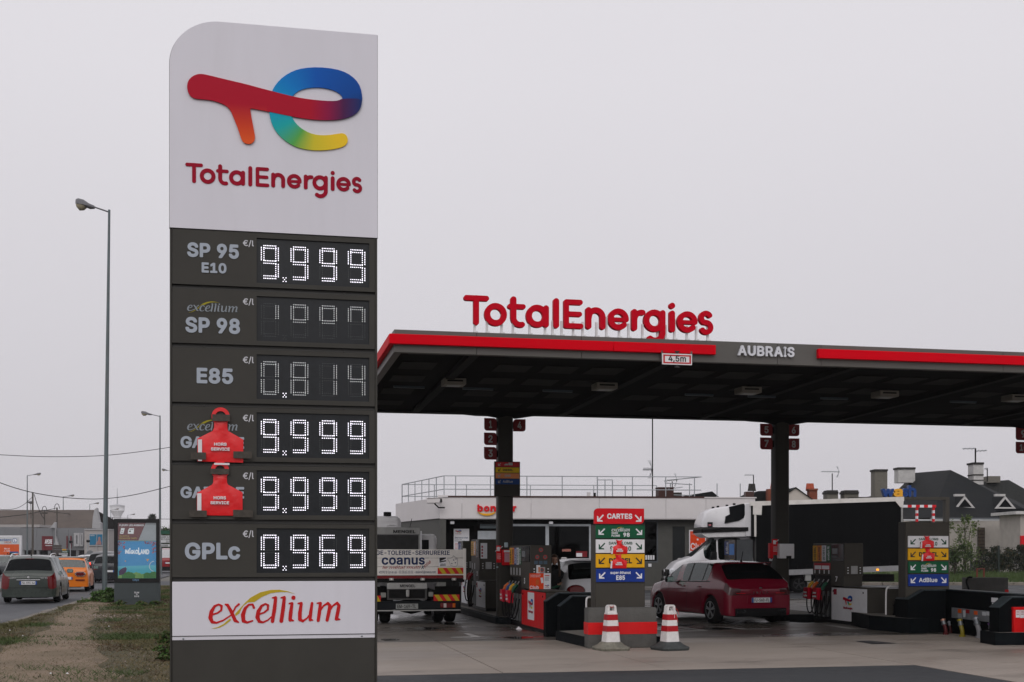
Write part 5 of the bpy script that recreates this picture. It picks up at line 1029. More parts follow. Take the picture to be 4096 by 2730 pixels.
def handles(o, xs, W, z, mat):
    for x in xs:
        for s in (-1, 1): y = onside(o, x, z, s); box(o, 'door_handle', x-.09, x+.09, y-.018, y+.018, z-.014, z+.014, mat, .01)
def seams(o, xs, W, z0, z1):
    for x in xs:
        for s in (-1, 1): tube(o, 'door_seam', [(x, onside(o, x, z, s, -.001), z) for z in np.linspace(z0, z1, 8)], .004, m_trim, 4)
def antenna(o, x, z, l=.3): tube(o, 'antenna', [(x, 0, z), (x-l*.35, 0, z+l)], .008, m_trim, 5); lathe(o, 'antenna_foot', [(.03, z-.02), (.02, z+.03)], m_trim, 8).location = (x, 0, 0)
def place(name, label, cat, pr, pf, W, wb, group=None):      # from the ground points under the near-side rear and front wheels
    d = (pf-pr).normalized(); a = math.atan2(d.y, d.x); n = Vector((math.sin(a), -math.cos(a), 0)); return a, n
# red hatchback
a_, n_ = place('', '', '', gp(2852, 2495), gp(2634, 2472), 1.78, 2.56); base = gp(2852, 2495)+n_*.80
CR = thing('hatchback_car', 'dark red five-door hatchback seen from behind between the islands', 'car', base, a_)
stI = [(-.70, .90, .82, .84, .9), (-.62, .96, .93, .96, .9), (-.56, .975, .97, 1.02, .88), (-.1, .99, .985, 1.36, .74), (.12, 1, .98, 1.415, .74), (.9, 1, .955, 1.445, .74), (1.5, 1, .94, 1.425, .73), (1.78, 1, .93, 1.37, .73), (2.5, .985, .915, .965, .86), (3.0, .95, .84, .88, .85), (3.25, .87, .72, .75, .82), (3.36, .74, .6, .62, .8)]
mr_ = paintm('red', (.17, .004, .018), .2, 0.)
bd = car(CR, stI, (0, 2.56), .315, 1.78, {'paint': mr_, 'rearg': g_dark, 'sideg': glass('hatch_glass', (.14, .18, .18), .1), 'tail': M('tail_smoked', lin(62, 3, 8), .12, spec=.5)}, [(.2, .42), (.46, 1.06), (1.14, 1.72), (1.74, 2.1)], (1.78, 2.5), (-.56, -.1), True, rows_tail=(3,), pillar=[(.15, .2), (.42, .46), (1.06, 1.14), (1.72, 1.74), (2.1, 2.18)], dark=False, tail_wrap=-.56, capcol=(1, .66, .35, 0))
for s in (-1, 1): tube(CR, 'window_trim', [(x, onside(CR, x, .962-.02*x, s, -.004), .962-.02*x) for x in np.linspace(.1, 2.15, 10)], .012, m_trim, 5)
rearbox(CR, 'bumper_insert', -.66, .66, .2, .37, -.772, m_trim, .03); [rearbox(CR, 'light_strip', *sorted((s*.40, s*.62)), .70, .712, -.748, B_R, .02, 0) for s in (-1, 1)]; rearbox(CR, 'plate_recess', -.36, .36, .47, .66, -.762, mr_, .01)
plate(CR, 'FJ-560-FL', -.785, .555)
rearbox(CR, 'boot_seam', -.66, .66, .685, .692, -.765, m_trim, .02, 0)
lathe(CR, 'badge', [(.05, 0), (.05, .012)], m_chr, 14).matrix_basis = Matrix.Translation((-.735, 0, .80)) @ Matrix.Rotation(R_(-90), 4, 'Y')
tb = text(CR, 'IBIZA', (-.2, -.02, .2, .02), 0, m_chr, .004, space=1.5); tb.matrix_basis = Matrix.Translation((-.757, 0, .725)) @ Matrix.Rotation(R_(-90), 4, 'Z')
for s in (-1, 1):
    ex = ringbox(CR, 'exhaust_trim', (-.11, -.035, .11, .035), (-.095, -.022, .095, .022), 0, .03, m_chr); ex.matrix_basis = Matrix.Translation((-.79, s*.52, .30)) @ Matrix.Rotation(R_(-90), 4, 'Z')
box(CR, 'spoiler', -.3, .05, -.58, .58, 1.375, 1.40, mr_, .012); antenna(CR, .1, 1.43, .22); mirrors(CR, 1.78, 1.72, .98, m_trim); handles(CR, (.55, 1.3), 1.78, .83, mr_); seams(CR, (.42, 1.1, 2.05), 1.78, .3, .9); seats(CR, 1.2, 1.7, .6); seats(CR, .35, 1.7, .6); box(CR, 'dashboard', 1.9, 2.25, -.7, .7, .7, .95, m_seat, .05)
box(CR, 'sill_strip', .4, 2.15, .875, .885, .24, .262, mr_); box(CR, 'sill_strip', .4, 2.15, -.885, -.875, .24, .262, mr_)
# white compact at the pump
CW = thing('compact_car', 'white rounded compact car refuelling behind the card sign', 'car', (7.42, 26.85, 0), math.pi/2)
stC = [(-.66, .88, .80, .82, .9), (-.6, .95, .93, .97, .88), (-.52, .97, .96, 1.05, .86), (-.12, .99, .98, 1.40, .74), (.2, 1, .98, 1.475, .74), (1., 1, .97, 1.49, .74), (1.5, 1, .96, 1.45, .73), (1.75, 1, .95, 1.39, .73), (2.45, .98, .93, .98, .86), (2.9, .95, .86, .9, .85), (3.2, .86, .74, .77, .82), (3.3, .75, .62, .64, .8)]
mw_ = paintm('white', (.62, .62, .65), .3, 0.)
car(CW, stC, (0, 2.54), .31, 1.72, {'paint': mw_, 'rearg': g_mid}, [(.12, .5), (.56, 1.15), (1.22, 1.95)], (1.75, 2.45), (-.52, -.12), True, rows_tail=(3,), pillar=[(.5, .56), (1.15, 1.22)])
for s in (-1, 1):
    t = lathe(CW, 'tail_light', [(.2, -.06), (.21, .0), (.2, .05), (.16, .085)], m_tail, 20); t.matrix_basis = Matrix.Translation((-.64, s*.58, .80)) @ Matrix.Rotation(R_(-90), 4, 'Y') @ Matrix.Scale(.62, 4, (1, 0, 0))
    for k in range(3): rearbox(CW, 'reversing_lamp', s*.60-.09+.06*k, s*.60-.05+.06*k, .74, .77, -.695, m_lw, .01, .003)
tb = text(CW, 'W', (.1, -.025, .16, .025), 0, m_bk, .004); tb.matrix_basis = Matrix.Translation((-.72, .34, .62)) @ Matrix.Rotation(R_(-90), 4, 'Z')
box(CW, 'roof_strip', -.25, .1, -.5, .5, 1.44, 1.47, mw_, .01); ff = box(CW, 'fuel_flap', -.02, .16, .87, .89, .66, .84, m_trim, .02); box(CW, 'fuel_recess', .0, .17, .845, .862, .66, .86, m_trim, .02); seats(CW, 1.2, 1.6, .6)
# grey-green estate car
a_, n_ = place('', '', '', gp(231, 2409), gp(268, 2397.5), 1.76, 2.7); a_ = R_(92.4); n_ = Vector((math.sin(a_), -math.cos(a_), 0)); base = gp(231, 2409)-n_*.78
CE = thing('estate_car', 'grey-green estate car with roof rails driving on the road', 'car', base, a_)
st3 = [(-.98, .84, .86, .88, .90), (-.92, .93, .97, .99, .90), (-.88, .955, 1.0, 1.04, .86), (-.62, .985, 1.01, 1.43, .72), (-.4, 1, 1.0, 1.51, .72), (.6, 1, .97, 1.545, .77), (1.3, 1, .95, 1.53, .76), (1.75, 1, .94, 1.45, .75), (2.6, .98, .92, .98, .87), (3.1, .95, .85, .88, .86), (3.4, .86, .72, .75, .84), (3.46, .75, .6, .62, .8)]
mg_ = paintm('greygreen', (.033, .043, .037), .28, .05)
car(CE, st3, (0, 2.71), .32, 1.76, {'paint': mg_, 'rearg': g_dark, 'sideg': g_mid}, [(-.5, .1), (.18, .95), (1.03, 1.95)], (1.75, 2.6), (-.88, -.62), True, rows_tail=(2, 3), pillar=[(.1, .18), (.95, 1.03)], capcol=(1, .80, .4, 0), trimrows=1, tail_wrap=-.88)
rearbox(CE, 'tailgate_line', -.64, .64, .50, .508, -1.035, m_trim, .02, 0); rearbox(CE, 'chrome_strip', -.36, .36, .735, .765, -1.055, m_chr, .04, .01); plate(CE, 'FQ-593-SJ', -1.058, .655)
lathe(CE, 'badge', [(.04, 0), (.04, .012)], m_chr, 5).matrix_basis = Matrix.Translation((-1.03, 0, .84)) @ Matrix.Rotation(R_(-90), 4, 'Y')
for s_, y in (('PEUGEOT', .48), ('307 SW', -.48)): tb = text(CE, s_, (-.11, -.015, .11, .015), 0, m_chr, .004); tb.matrix_basis = Matrix.Translation((-1.038, y, .81)) @ Matrix.Rotation(R_(-90), 4, 'Z')
for s in (-1, 1): tube(CE, 'roof_rail', arc([(-.55, s*.60, 1.47), (-.4, s*.60, 1.56), (0, s*.60, 1.585), (.9, s*.60, 1.60), (1.2, s*.59, 1.585), (1.35, s*.58, 1.53)], 2), .016, m_chr, 6)
rearbox(CE, 'high_brake_light', -.13, .13, 1.415, 1.435, -.66, m_tail, .02, .004); antenna(CE, -.3, 1.53, .25); mirrors(CE, 1.85, 1.74, 1.0, mg_, (-1, 1)); handles(CE, (.3, 1.15), 1.76, .86, mg_); seams(CE, (.1, .98, 2.05), 1.76, .3, .95); seats(CE, 1.2, 1.7, .62); seats(CE, .3, 1.7, .62)
# orange estate with twin rear doors
a_ = R_(93); n_ = Vector((math.sin(a_), -math.cos(a_), 0)); base = gp(350, 2365)-n_*.79
CM = thing('hatchback_car', 'orange and black hatchback with pale roof ahead of the estate car', 'car', base, a_)
stM = [(-.78, .90, .84, .86, .92), (-.74, .96, .93, .96, .92), (-.70, .97, .96, 1.0, .90), (-.56, .99, .97, 1.33, .80), (-.4, 1, .96, 1.40, .80), (.6, 1, .95, 1.44, .80), (1.4, 1, .93, 1.42, .79), (1.65, 1, .92, 1.36, .78), (2.25, .985, .91, .97, .88), (2.9, .95, .87, .90, .87), (3.25, .86, .76, .78, .84), (3.35, .76, .6, .62, .8)]
mo_ = paintm('orange', lin(212, 112, 14), .3, .0)
car(CM, stM, (0, 2.67), .32, 1.8, {'paint': mo_, 'rearg': g_mid, 'sideg': g_mid}, [(-.4, .15), (.2, .9), (.96, 1.75)], (1.65, 2.25), (-.70, -.56), False, pillar=[(.15, .2), (.9, .96)], trimrows=1)
for s in (-1, 1):
    d = loft(CM, 'tail_light', [(0, .20, .085), (.03, .18, .07)], m_tail, .4); d.matrix_basis = Matrix.Translation((-.84, s*.56, .735)) @ Matrix.Rotation(R_(-90), 4, 'Y') @ Matrix.Rotation(R_(90), 4, 'Z')
    d = loft(CM, 'light_surround', [(0, .225, .105), (.02, .215, .1)], m_chr, .4); d.matrix_basis = Matrix.Translation((-.835, s*.56, .735)) @ Matrix.Rotation(R_(-90), 4, 'Y') @ Matrix.Rotation(R_(90), 4, 'Z')
    rearbox(CM, 'reflector', s*.56-.18, s*.56+.18, .46, .51, -.855, m_tail, .03)
rearbox(CM, 'door_seam', -.006, .006, .5, .93, -.845, m_trim, .02, 0); plate(CM, '', -.858, .56); antenna(CM, -.1, 1.43, .12); mirrors(CM, 1.72, 1.8, .98, m_trim); box(CM, 'roof_skin', -.38, 1.5, -.66, .66, 1.405, 1.46, M('roof_pale', (.3, .34, .36), .25), .04); seats(CM, 1.1, 1.7, .6)
for s in (-1, 1): tube(CM, 'roof_rail', [(-.3, s*.62, 1.46), (0, s*.62, 1.49), (1.0, s*.62, 1.49)], .016, m_chr, 6)
# more traffic and parked cars
def simple(label, x, y, a, col, W=1.8, h=1.48, name='hatchback_car', brake=False, lit_front=False, z=0., group=None):
    g = gp(x, y, z); o = thing(name, label, 'car', g, a, group); k = h/1.48
    S_ = [(-.75, .9, .84*k, .86*k, .9), (-.68, .97, .95*k, 1.0*k, .88), (-.2, 1, .98*k, 1.36*k, .76), (.1, 1, .97*k, 1.45*k, .76), (1., 1, .95*k, 1.48*k, .76), (1.75, 1, .93*k, 1.4*k, .75), (2.5, .98, .92*k, .98*k, .86), (3.1, .95, .84*k, .88*k, .85), (3.4, .78, .64*k, .66*k, .8)]
    car(o, S_, (0, 2.65), .33, W, {'paint': paintm('c%d%d' % (x, y), col, .28, .2), 'rearg': g_dark, 'sideg': g_mid}, [(.05, .95), (1.03, 1.95)], (1.75, 2.5), (-.68, -.2), True, sub=1, pillar=[(.95, 1.03)], rows_tail=(3,))
    if brake:
        for s in (-1, 1): rearbox(o, 'brake_lamp', s*W*.41-.12, s*W*.41+.12, .80*k, .92*k, -.80, m_brk, .04)
    if lit_front:
        for s in (-1, 1): box(o, 'headlight', 3.34, 3.42, s*W*.33-.16, s*W*.33+.16, .6, .72, M('headlight', (.7, .72, .75), .1, spec=.6), .03)
    plate(o, '', -.82, .6*k, tilt=0); return o
simple('dark blue off-road car with lit brake lights behind the lamp post', 415, 2322, R_(90), (.012, .016, .022), 1.9, 1.7, 'off_road_car', True)
simple('black car partly hidden by the poster case', 440, 2331, R_(92), (.012, .015, .02), 1.85, 1.55, 'saloon_car', False)
simple('white oncoming car right of the orange hatchback', 366, 2316, R_(-88), (.55, .56, .58), 1.8, 1.5, 'saloon_car', False, True)
simple('silver parked car at the left edge behind the billboard pole', 18, 2292, R_(185), (.22, .24, .26), 1.8, 1.45, 'parked_car')
simple('dark grey parked car showing its bonnet at the left edge', -14, 2306, R_(5), (.05, .055, .06), 1.8, 1.45, 'parked_car')
o = thing('delivery_van', 'small red and white van right of the poster case', 'van', gp(672, 2292), R_(95)); car(o, [(-.9, .95, 1.0, 1.02, .95), (-.86, .98, 1.15, 1.2, .95), (-.8, 1, 1.2, 1.9, .88), (1.2, 1, 1.15, 2.0, .86), (1.7, 1, 1.1, 1.9, .84), (2.3, .98, 1.05, 1.1, .88), (3.2, .85, .8, .84, .85)], (0, 2.7), .33, 1.85, {'paint': paintm('vanred', lin(130, 14, 24), .3, .1), 'rearg': M('van_white', (.6, .6, .62), .4), 'sideg': M('van_white', (.6, .6, .62))}, [(-.75, .9), (1., 1.9)], (1.7, 2.3), (-.86, -.8), True, sub=1, trimrows=2)
plate(o, '', -.97, .8)
# ---------------------------------------------------------------- tipper lorry seen from behind
zt_ = Zm(1490, 2000, 1428/510); VT = 28.1; TPn = Plane((0, VT, 0)); r = TPn.bb(zt_, 50, 555, 1030, 850); xR = r[2]; TW = 2.2
m_tlw = M('tailgate_white', (.76, .73, .69), .5, var=.08, scale=3, dirt=.35, dirtcol=(.32, .29, .25)); m_navy = M('print_navy', (.008, .022, .085), .5); m_dk = M('chassis_dark', (.009, .009, .009), .7, var=.2, spec=.1); m_maroon = M('strip_maroon', lin(110, 18, 22), .5); m_steelp = M('steel_painted', (.34, .34, .33), .5, var=.15, scale=5, dirt=.3, dirtcol=(.12, .10, .08))
LT = thing('tipper_lorry', 'white tipper lorry seen from behind with blue lettering on its tailgate', 'lorry', (xR-TW/2, VT, 0)); ox = LT.location.x
tb_ = lambda *b: (lambda r_: (r_[0]-ox, r_[1], r_[2]-ox, r_[3]))(TPn.bb(zt_, *b))
ztop = tb_(50, 555, 1030, 850)[3]; zmid = TPn.loc(*zt_(500, 848))[1]; zlow = TPn.loc(*zt_(500, 880))[1]
for k in range(3): z0 = zmid+(ztop-zmid)*k/3; box(LT, 'tailgate_board', -TW/2, TW/2, -.04, .02, z0+.003, z0+(ztop-zmid)/3-.003, m_tlw, .006)
box(LT, 'tailgate_sill', -TW/2, TW/2, -.045, .02, zlow, zmid-.002, m_maroon)
for s in (-1, 1): box(LT, 'corner_post', s*TW/2-.03, s*TW/2+.03, -.055, .06, zlow-.03, ztop+.02, m_tlw, .006)
for s, b, m_, bo in (('GE-TOLERIE-SERRURERIE', (38, 568, 862, 618), m_navy, .018), ('coanus', (100, 645, 583, 728), m_navy, .025), ('45590 St Cyr en val - 02.38.63.10.52 - atelier45@coanus.com', (70, 795, 705, 830), m_navy, .004)): text(LT, s, tb_(*b), -.044, m_, bold=bo)
text(LT, 'le métal multi', tb_(110, 738, 540, 772), -.044, M('print_rust', lin(150, 35, 30), .5), bold=.0, shear=.3); text(LT, 'X', tb_(540, 735, 580, 775), -.044, m_navy, bold=.02, shear=.3)
t = text(LT, 'plié', (0, 0, .2, .09), -.044, MC['print_rust'], bold=0, shear=.3); q_ = tb_(585, 690, 665, 770); t.matrix_basis = Matrix.Translation((q_[0], 0, q_[1])) @ Matrix.Rotation(R_(-38), 4, 'Y')
pbox(LT, 'sticker', tb_(740, 640, 822, 752), -.045, .004, m_lw); poly(LT, 'sticker_print', [(p[0]-ox, p[1]) for p in TPn.pts(zt_, [(745, 648), (818, 645), (818, 660), (750, 690), (820, 676), (820, 690), (748, 705)])], -.048, .002, m_bk); text(LT, 'ANGLES', tb_(755, 714, 815, 728), -.048, m_bk); text(LT, 'MORTS', tb_(755, 731, 815, 745), -.048, m_bk)
FR = [(905, 627), (925, 645), (950, 655), (945, 690), (950, 725), (935, 745), (905, 745), (870, 735), (860, 700), (840, 670), (838, 655), (870, 655), (890, 645), (905, 627)]
tube(LT, 'map_outline', [(p[0]-ox, -.045, p[1]) for p in TPn.pts(zt_, FR)], .003, m_navy, 4)
for c in ((905, 675), (932, 663), (925, 705), (885, 715)): q_ = tb_(c[0]-6, c[1]-5, c[0]+6, c[1]+5); box(LT, 'map_mark', q_[0], q_[2], -.047, -.042, q_[1], q_[3], m_navy)
m_hy = M('chevron_yellow', lin(185, 160, 25), .5); m_hr2 = M('chevron_red', lin(190, 25, 25), .5)
def chev(b, y):
    r_ = tb_(*b); pbox(LT, 'chevron_board', r_, y, .004, m_hr2); w, h = r_[2]-r_[0], r_[3]-r_[1]
    for k in range(3):
        x0 = r_[0]+w*(k/3+.02); a, b_ = x0, min(x0+w*.17, r_[2]); sl = min(w*.17, r_[2]-b_); sl0 = min(w*.17, r_[2]-a)
        poly(LT, 'chevron_stripe', [(a, r_[3]), (b_, r_[3]), (b_+sl, r_[1]), (a+sl0, r_[1])], y-.002, .002, m_hy)
chev((727, 762, 1013, 830), -.046); chev((683, 1063, 972, 1131), -.02); chev((-180, 1075, 92, 1140), -.02)
box(LT, 'bed_rail', -TW/2, TW/2, -.02, .06, zlow-.09, zlow-.004, m_dk)
for xx in (210, 560, 910): q_ = tb_(xx-25, 875, xx+25, 905); box(LT, 'hinge', q_[0], q_[2], -.06, .0, q_[1], q_[3], m_steelp, .01); lathe(LT, 'hinge_pin', [(.022, -.07), (.022, .01)], m_tlw, 8, 'y').location = ((q_[0]+q_[2])/2, 0, (q_[1]+q_[3])/2)
q_ = tb_(163, 932, 612, 998); box(LT, 'maker_board', q_[0], q_[2], -.03, .05, q_[1], q_[3], m_steelp, .01); text(LT, 'MENGEL', tb_(305, 948, 478, 980), -.034, m_bk, bold=.03)
q_ = tb_(165, 1000, 610, 1118); box(LT, 'tool_box', q_[0], q_[2], .02, .2, q_[1], q_[3], m_dk, .015); ringbox(LT, 'tool_frame', q_, (q_[0]+.04, q_[1]+.03, q_[2]-.04, q_[3]-.02), -.005, .03, M('tool_steel', (.06, .06, .058), .6)); c_ = tb_(375, 1005, 412, 1090); box(LT, 'tow_hitch', c_[0], c_[2], -.05, .03, c_[1], c_[3], m_steelp, .02)
for b in ((93, 1040, 152, 1095), (628, 1032, 680, 1085)): q_ = tb_(*b); pbox(LT, 'work_lamp', q_, -.02, .06, M('lamp_clear', (.22, .22, .2), .2), .01)
q_ = tb_(-480, 1140, 985, 1235); box(LT, 'rear_bumper', q_[0], q_[2], 0.0, .12, q_[1]+.02, q_[3], M('bumper_dark', (.01, .012, .014), .6, spec=.1), .02); box(LT, 'step_bar', q_[0], q_[2], -.05, .05, q_[1]-.01, q_[1]+.015, m_steelp)
q_ = tb_(262, 1165, 510, 1222); p_ = pbox(LT, 'number_plate', q_, -.012, .01, M('plate_dirty', (.26, .27, .26), .5, var=.2)); w = q_[2]-q_[0]; h = q_[3]-q_[1]; text(LT, 'EM-169-TL', (q_[0]+w*.06, q_[1]+h*.15, q_[2]-w*.1, q_[3]-h*.15), -.015, m_bk, bold=.02)
for x0, x1 in ((758, 925), (-330, -165)):
    q_ = tb_(x0, 1155, x1, 1210); lt = pbox(LT, 'tail_light', q_, -.03, .06, m_tail, .015); w = q_[2]-q_[0]; box(LT, 'indicator', q_[2]-w*.18, q_[2], -.034, -.03, q_[1]+.01, q_[3]-.01, M('amber', lin(190, 90, 15), .2)); box(LT, 'reversing_lamp', q_[0]+w*.22, q_[0]+w*.4, -.034, -.03, q_[1]+.01, q_[3]-.01, M('lamp_pale', (.5, .42, .4), .2))
box(LT, 'bed_floor', -TW/2, TW/2, .06, 3.5, zlow, zlow+.08, m_dk)
for s in (-1, 1):
    for k in range(3): z0 = zmid+(ztop-zmid)*k/3; box(LT, 'side_board', s*TW/2-.025, s*TW/2+.025, .07, 3.5, z0+.003, z0+(ztop-zmid)/3-.003, m_tlw)
for s in (-1, 1): box(LT, 'chassis_rail', s*.4-.05, s*.4+.05, .1, 5., .55, .78, m_dk)
for s in (-1, 1):
    for dx in (.62, .9): wh = wheel(LT, s*dx, .95, .36, .22, s, 5, True); wh.matrix_basis = Matrix.Translation((s*dx, .95, .36)) @ Matrix.Rotation(R_(90), 4, 'Z')
    wh = wheel(LT, s*.88, 4.3, .36, .24, s, 5, True); wh.matrix_basis = Matrix.Translation((s*.88, 4.3, .36)) @ Matrix.Rotation(R_(90), 4, 'Z')
    box(LT, 'mudguard', s*.78-.3, s*.78+.3, .4, .42, .22, .85, m_dk)
lathe(LT, 'diff_housing', [(.05, -.5), (.16, -.16), (.2, 0), (.16, .16), (.05, .5)], m_dk, 10, 'y').matrix_basis = Matrix.Translation((0, .95, .38)) @ Matrix.Rotation(R_(90), 4, 'Z')
HB = Plane((0, VT+3.6, 0)); hq = lambda *b: (lambda r_: (r_[0]-ox, r_[1], r_[2]-ox, r_[3]))(HB.bb(zt_, *b)); q_ = hq(-420, 305, 530, 390); box(LT, 'headboard_beam', q_[0], q_[2], 3.56, 3.66, q_[1], q_[3], m_steelp, .01)
text(LT, 'MENGEL', hq(230, 338, 480, 375), 3.555, m_bk, bold=.035)
q2 = hq(-420, 392, 528, 560); box(LT, 'headboard_mesh', q2[0], q2[2], 3.59, 3.62, zlow, q2[3], M('mesh_dark', (.03, .03, .03), .7, var=.3, scale=8)); [box(LT, 'headboard_post', x-.03, x+.03, 3.57, 3.65, zlow, q_[1], m_steelp) for x in (q2[0], q2[2])]
e_ = hq(533, 350, 546, 556); box(LT, 'lashing_pole', e_[0], e_[2], 3.5, 3.55, e_[1], e_[3], m_lw)
cabm = paintm('cabwhite', (.74, .73, .74), .35, 0.); cb = bmesh.new(); bmbox(cb, -1.02, 1.02, 3.75, 5.4, .55, 2.1, .12, 3); frombm('cab', cb, cabm, LT, 40)
box(LT, 'cab_window', -.8, .8, 3.735, 3.749, 1.45, 1.95, g_dark)
DP = Plane((0, VT+3.9, 0)); dq = DP.bb(zt_, -330, 178, 325, 305); cb = bmesh.new(); bmbox(cb, dq[0]-ox, dq[2]-ox, 3.8, 4.9, 2.0, dq[3], .16, 4); frombm('roof_deflector', cb, cabm, LT, 40)
dq2 = DP.bb(zt_, 150, 282, 270, 308); tube(LT, 'deflector_rib', arc([(dq2[0]-ox, 3.79, dq2[1]-.05), (dq2[0]-ox, 3.79, dq2[3]), (dq2[2]-ox, 3.79, dq2[3]), (dq2[2]-ox, 3.79, dq2[1]-.05)], 2), .012, cabm, 6)
wl = DP.bb(zt_, 125, 135, 218, 182); lathe(LT, 'beacon', [(.1, wl[1]), (.1, wl[1]+.1), (.07, wl[3])], m_dk, 12).location = ((wl[0]+wl[2])/2-ox, 4.0, 0)
tube(LT, 'cab_antenna', [(q2[2]-.25, 3.6, q_[3]), (q2[2]-.2, 3.6, q_[3]+.22)], .008, m_dk, 5)
# ---------------------------------------------------------------- curtain-sided van truck, standing across the view
DT = 50.; AT = YAW-R_(1.5); VO = pd(2672, 2365, DT); VO.z = 0; VO = C((2672-CX)/F*DT, DT, 0); VP = Plane(VO, -YAW+R_(1.0)); ZG = -.0
zv = Zm(2620, 1990, 2353/500); vq = lambda zf, *b: VP.bb(zf, *b)
VT_ = thing('box_truck', 'white curtain-sided van truck with sleeper pod and black side curtain', 'lorry', VO, VP.a); VT_.rotation_euler = (0, -.0, VP.a)
mwv = paintm('truckwhite', (.66, .65, .67), .3, 0.); L3 = lambda x, y, zf=zv: VP.loc(*zf(x, y)); Wt = 2.1
zz = Zm(3050, 1780, 2353/600); z7 = z7_
# curtain box
xb0 = L3(1905, 500)[0]; xb1 = VP.loc(3613, 2100)[0]; t0 = VP.loc(3011, 2009)[1]; t1 = VP.loc(3613, 1990)[1]; b0 = VP.loc(3011, 2285)[1]; b1 = VP.loc(3613, 2262)[1]
m_cur = M('curtain_black', (.004, .0045, .005), .5, var=.3, scale=1.5, stretch=(3, 1, .3), spec=.06)
poly(VT_, 'side_curtain', [(xb0, b0), (xb1, b1), (xb1, t1-.14), (xb0, t0-.14)], 0, .04, m_cur)
poly(VT_, 'box_core', [(xb0+.02, b0+.02), (xb1-.02, b1+.02), (xb1-.02, t1-.02), (xb0+.02, t0-.02)], .05, Wt, M('box_inner', (.2, .2, .2), .6))
poly(VT_, 'roof_rail', [(xb0-.25, t0-.155), (xb1+.02, t1-.155), (xb1+.02, t1+.02), (xb0-.25, t0+.02)], -.05, Wt+.15, m_tlw)
for k in range(16): f = (k+.5)/16; x = xb0+(xb1-xb0)*f; box(VT_, 'curtain_buckle', x-.02, x+.02, -.02, -.001, b0+(b1-b0)*f+.02, b0+(b1-b0)*f+.16, m_dk)
poly(VT_, 'rail_skirt', [(xb0-.1, b0-.22), (xb1, b1-.22), (xb1, b1-.005), (xb0-.1, b0-.005)], -.015, .06, M('rail_alu', (.34, .34, .35), .4, .3)); x = VP.loc(3150+1175/3.266, 2280)[0]; box(VT_, 'side_marker', x-.05, x+.05, -.03, -.016, VP.loc(3510, 2283)[1], VP.loc(3510, 2276)[1], M('marker_amber', (1, .35, .02), .3, emit=1.5, var=0))
for nm, x0, x1, y0, y1 in (('corner_flap', 3011, 3047, 2022, 2061), ('corner_flap', 3575, 3613, 2000, 2032)): a, b = VP.loc(x0, y0), VP.loc(x1, y1); poly(VT_, nm, [(a[0], a[1]), (b[0], a[1]), (b[0]-.02, b[1]), (a[0]+(.0 if x0 < 3100 else .25), b[1]+.02)], -.06, .03, m_tlw)
for x0, x1, m_ in ((1810, 1862, m_dk), (1866, 1905, m_tlw)): a = L3(x0, 110); b = L3(x1, 740); box(VT_, 'front_post', a[0], b[0], -.03, .1, b[1], a[1], m_)
a = VP.loc(3604, 2060); box(VT_, 'rear_post', a[0], a[0]+.07, -.03, .1, b1, t1-.15, m_steelp)
box(VT_, 'rear_flag_plate', VP.loc(3596, 2200)[0], VP.loc(3612, 2200)[0], -.09, -.07, VP.loc(3600, 2250)[1], VP.loc(3600, 2178)[1], m_lw)
box(VT_, 'chassis', .6, xb1-.2, .5, 1.5, .45, .75, m_dk)
# cab shell (nose to the left: local -x is forward)
cabx = L3(1825, 800)[0]; nose = 0.
CS = bpy.data.objects.new('cab_root', None)
stV = [(0, .98, 1.35, 2.28, .8), (.3, 1, 1.33, 2.36, .8), (1.2, 1, 1.30, 2.34, .8), (1.45, 1, 1.28, 2.25, .79), (2.35, .98, 1.42, 1.47, .86), (2.9, .94, 1.2, 1.26, .84), (3.1, .88, 1.0, 1.05, .8), (3.2, .8, .8, .83, .78)]
CBx = thing('cab_tmp', 'x', 'x', (0, 0, 0)); car(CBx, stV, (2.35,), .34, 2.0, {'paint': mwv, 'sideg': g_mid, 'wind': glass('truck_screen', (.3, .35, .36), .5)}, [(.45, 1.35), (1.4, 1.9)], (1.45, 2.35), None, False, sub=2, clear=.3, dark=True)
off = Matrix.Translation((cabx+.1-.0, 1.05, 0)) @ Matrix.Rotation(math.pi, 4, 'Z')
sx = (cabx+.1)/3.26
for ch in list(CBx.children):
    ch.parent = VT_; ch.matrix_basis = off @ Matrix.Scale(sx, 4, (1, 0, 0)) @ ch.matrix_basis
bpy.data.objects.remove(CBx)
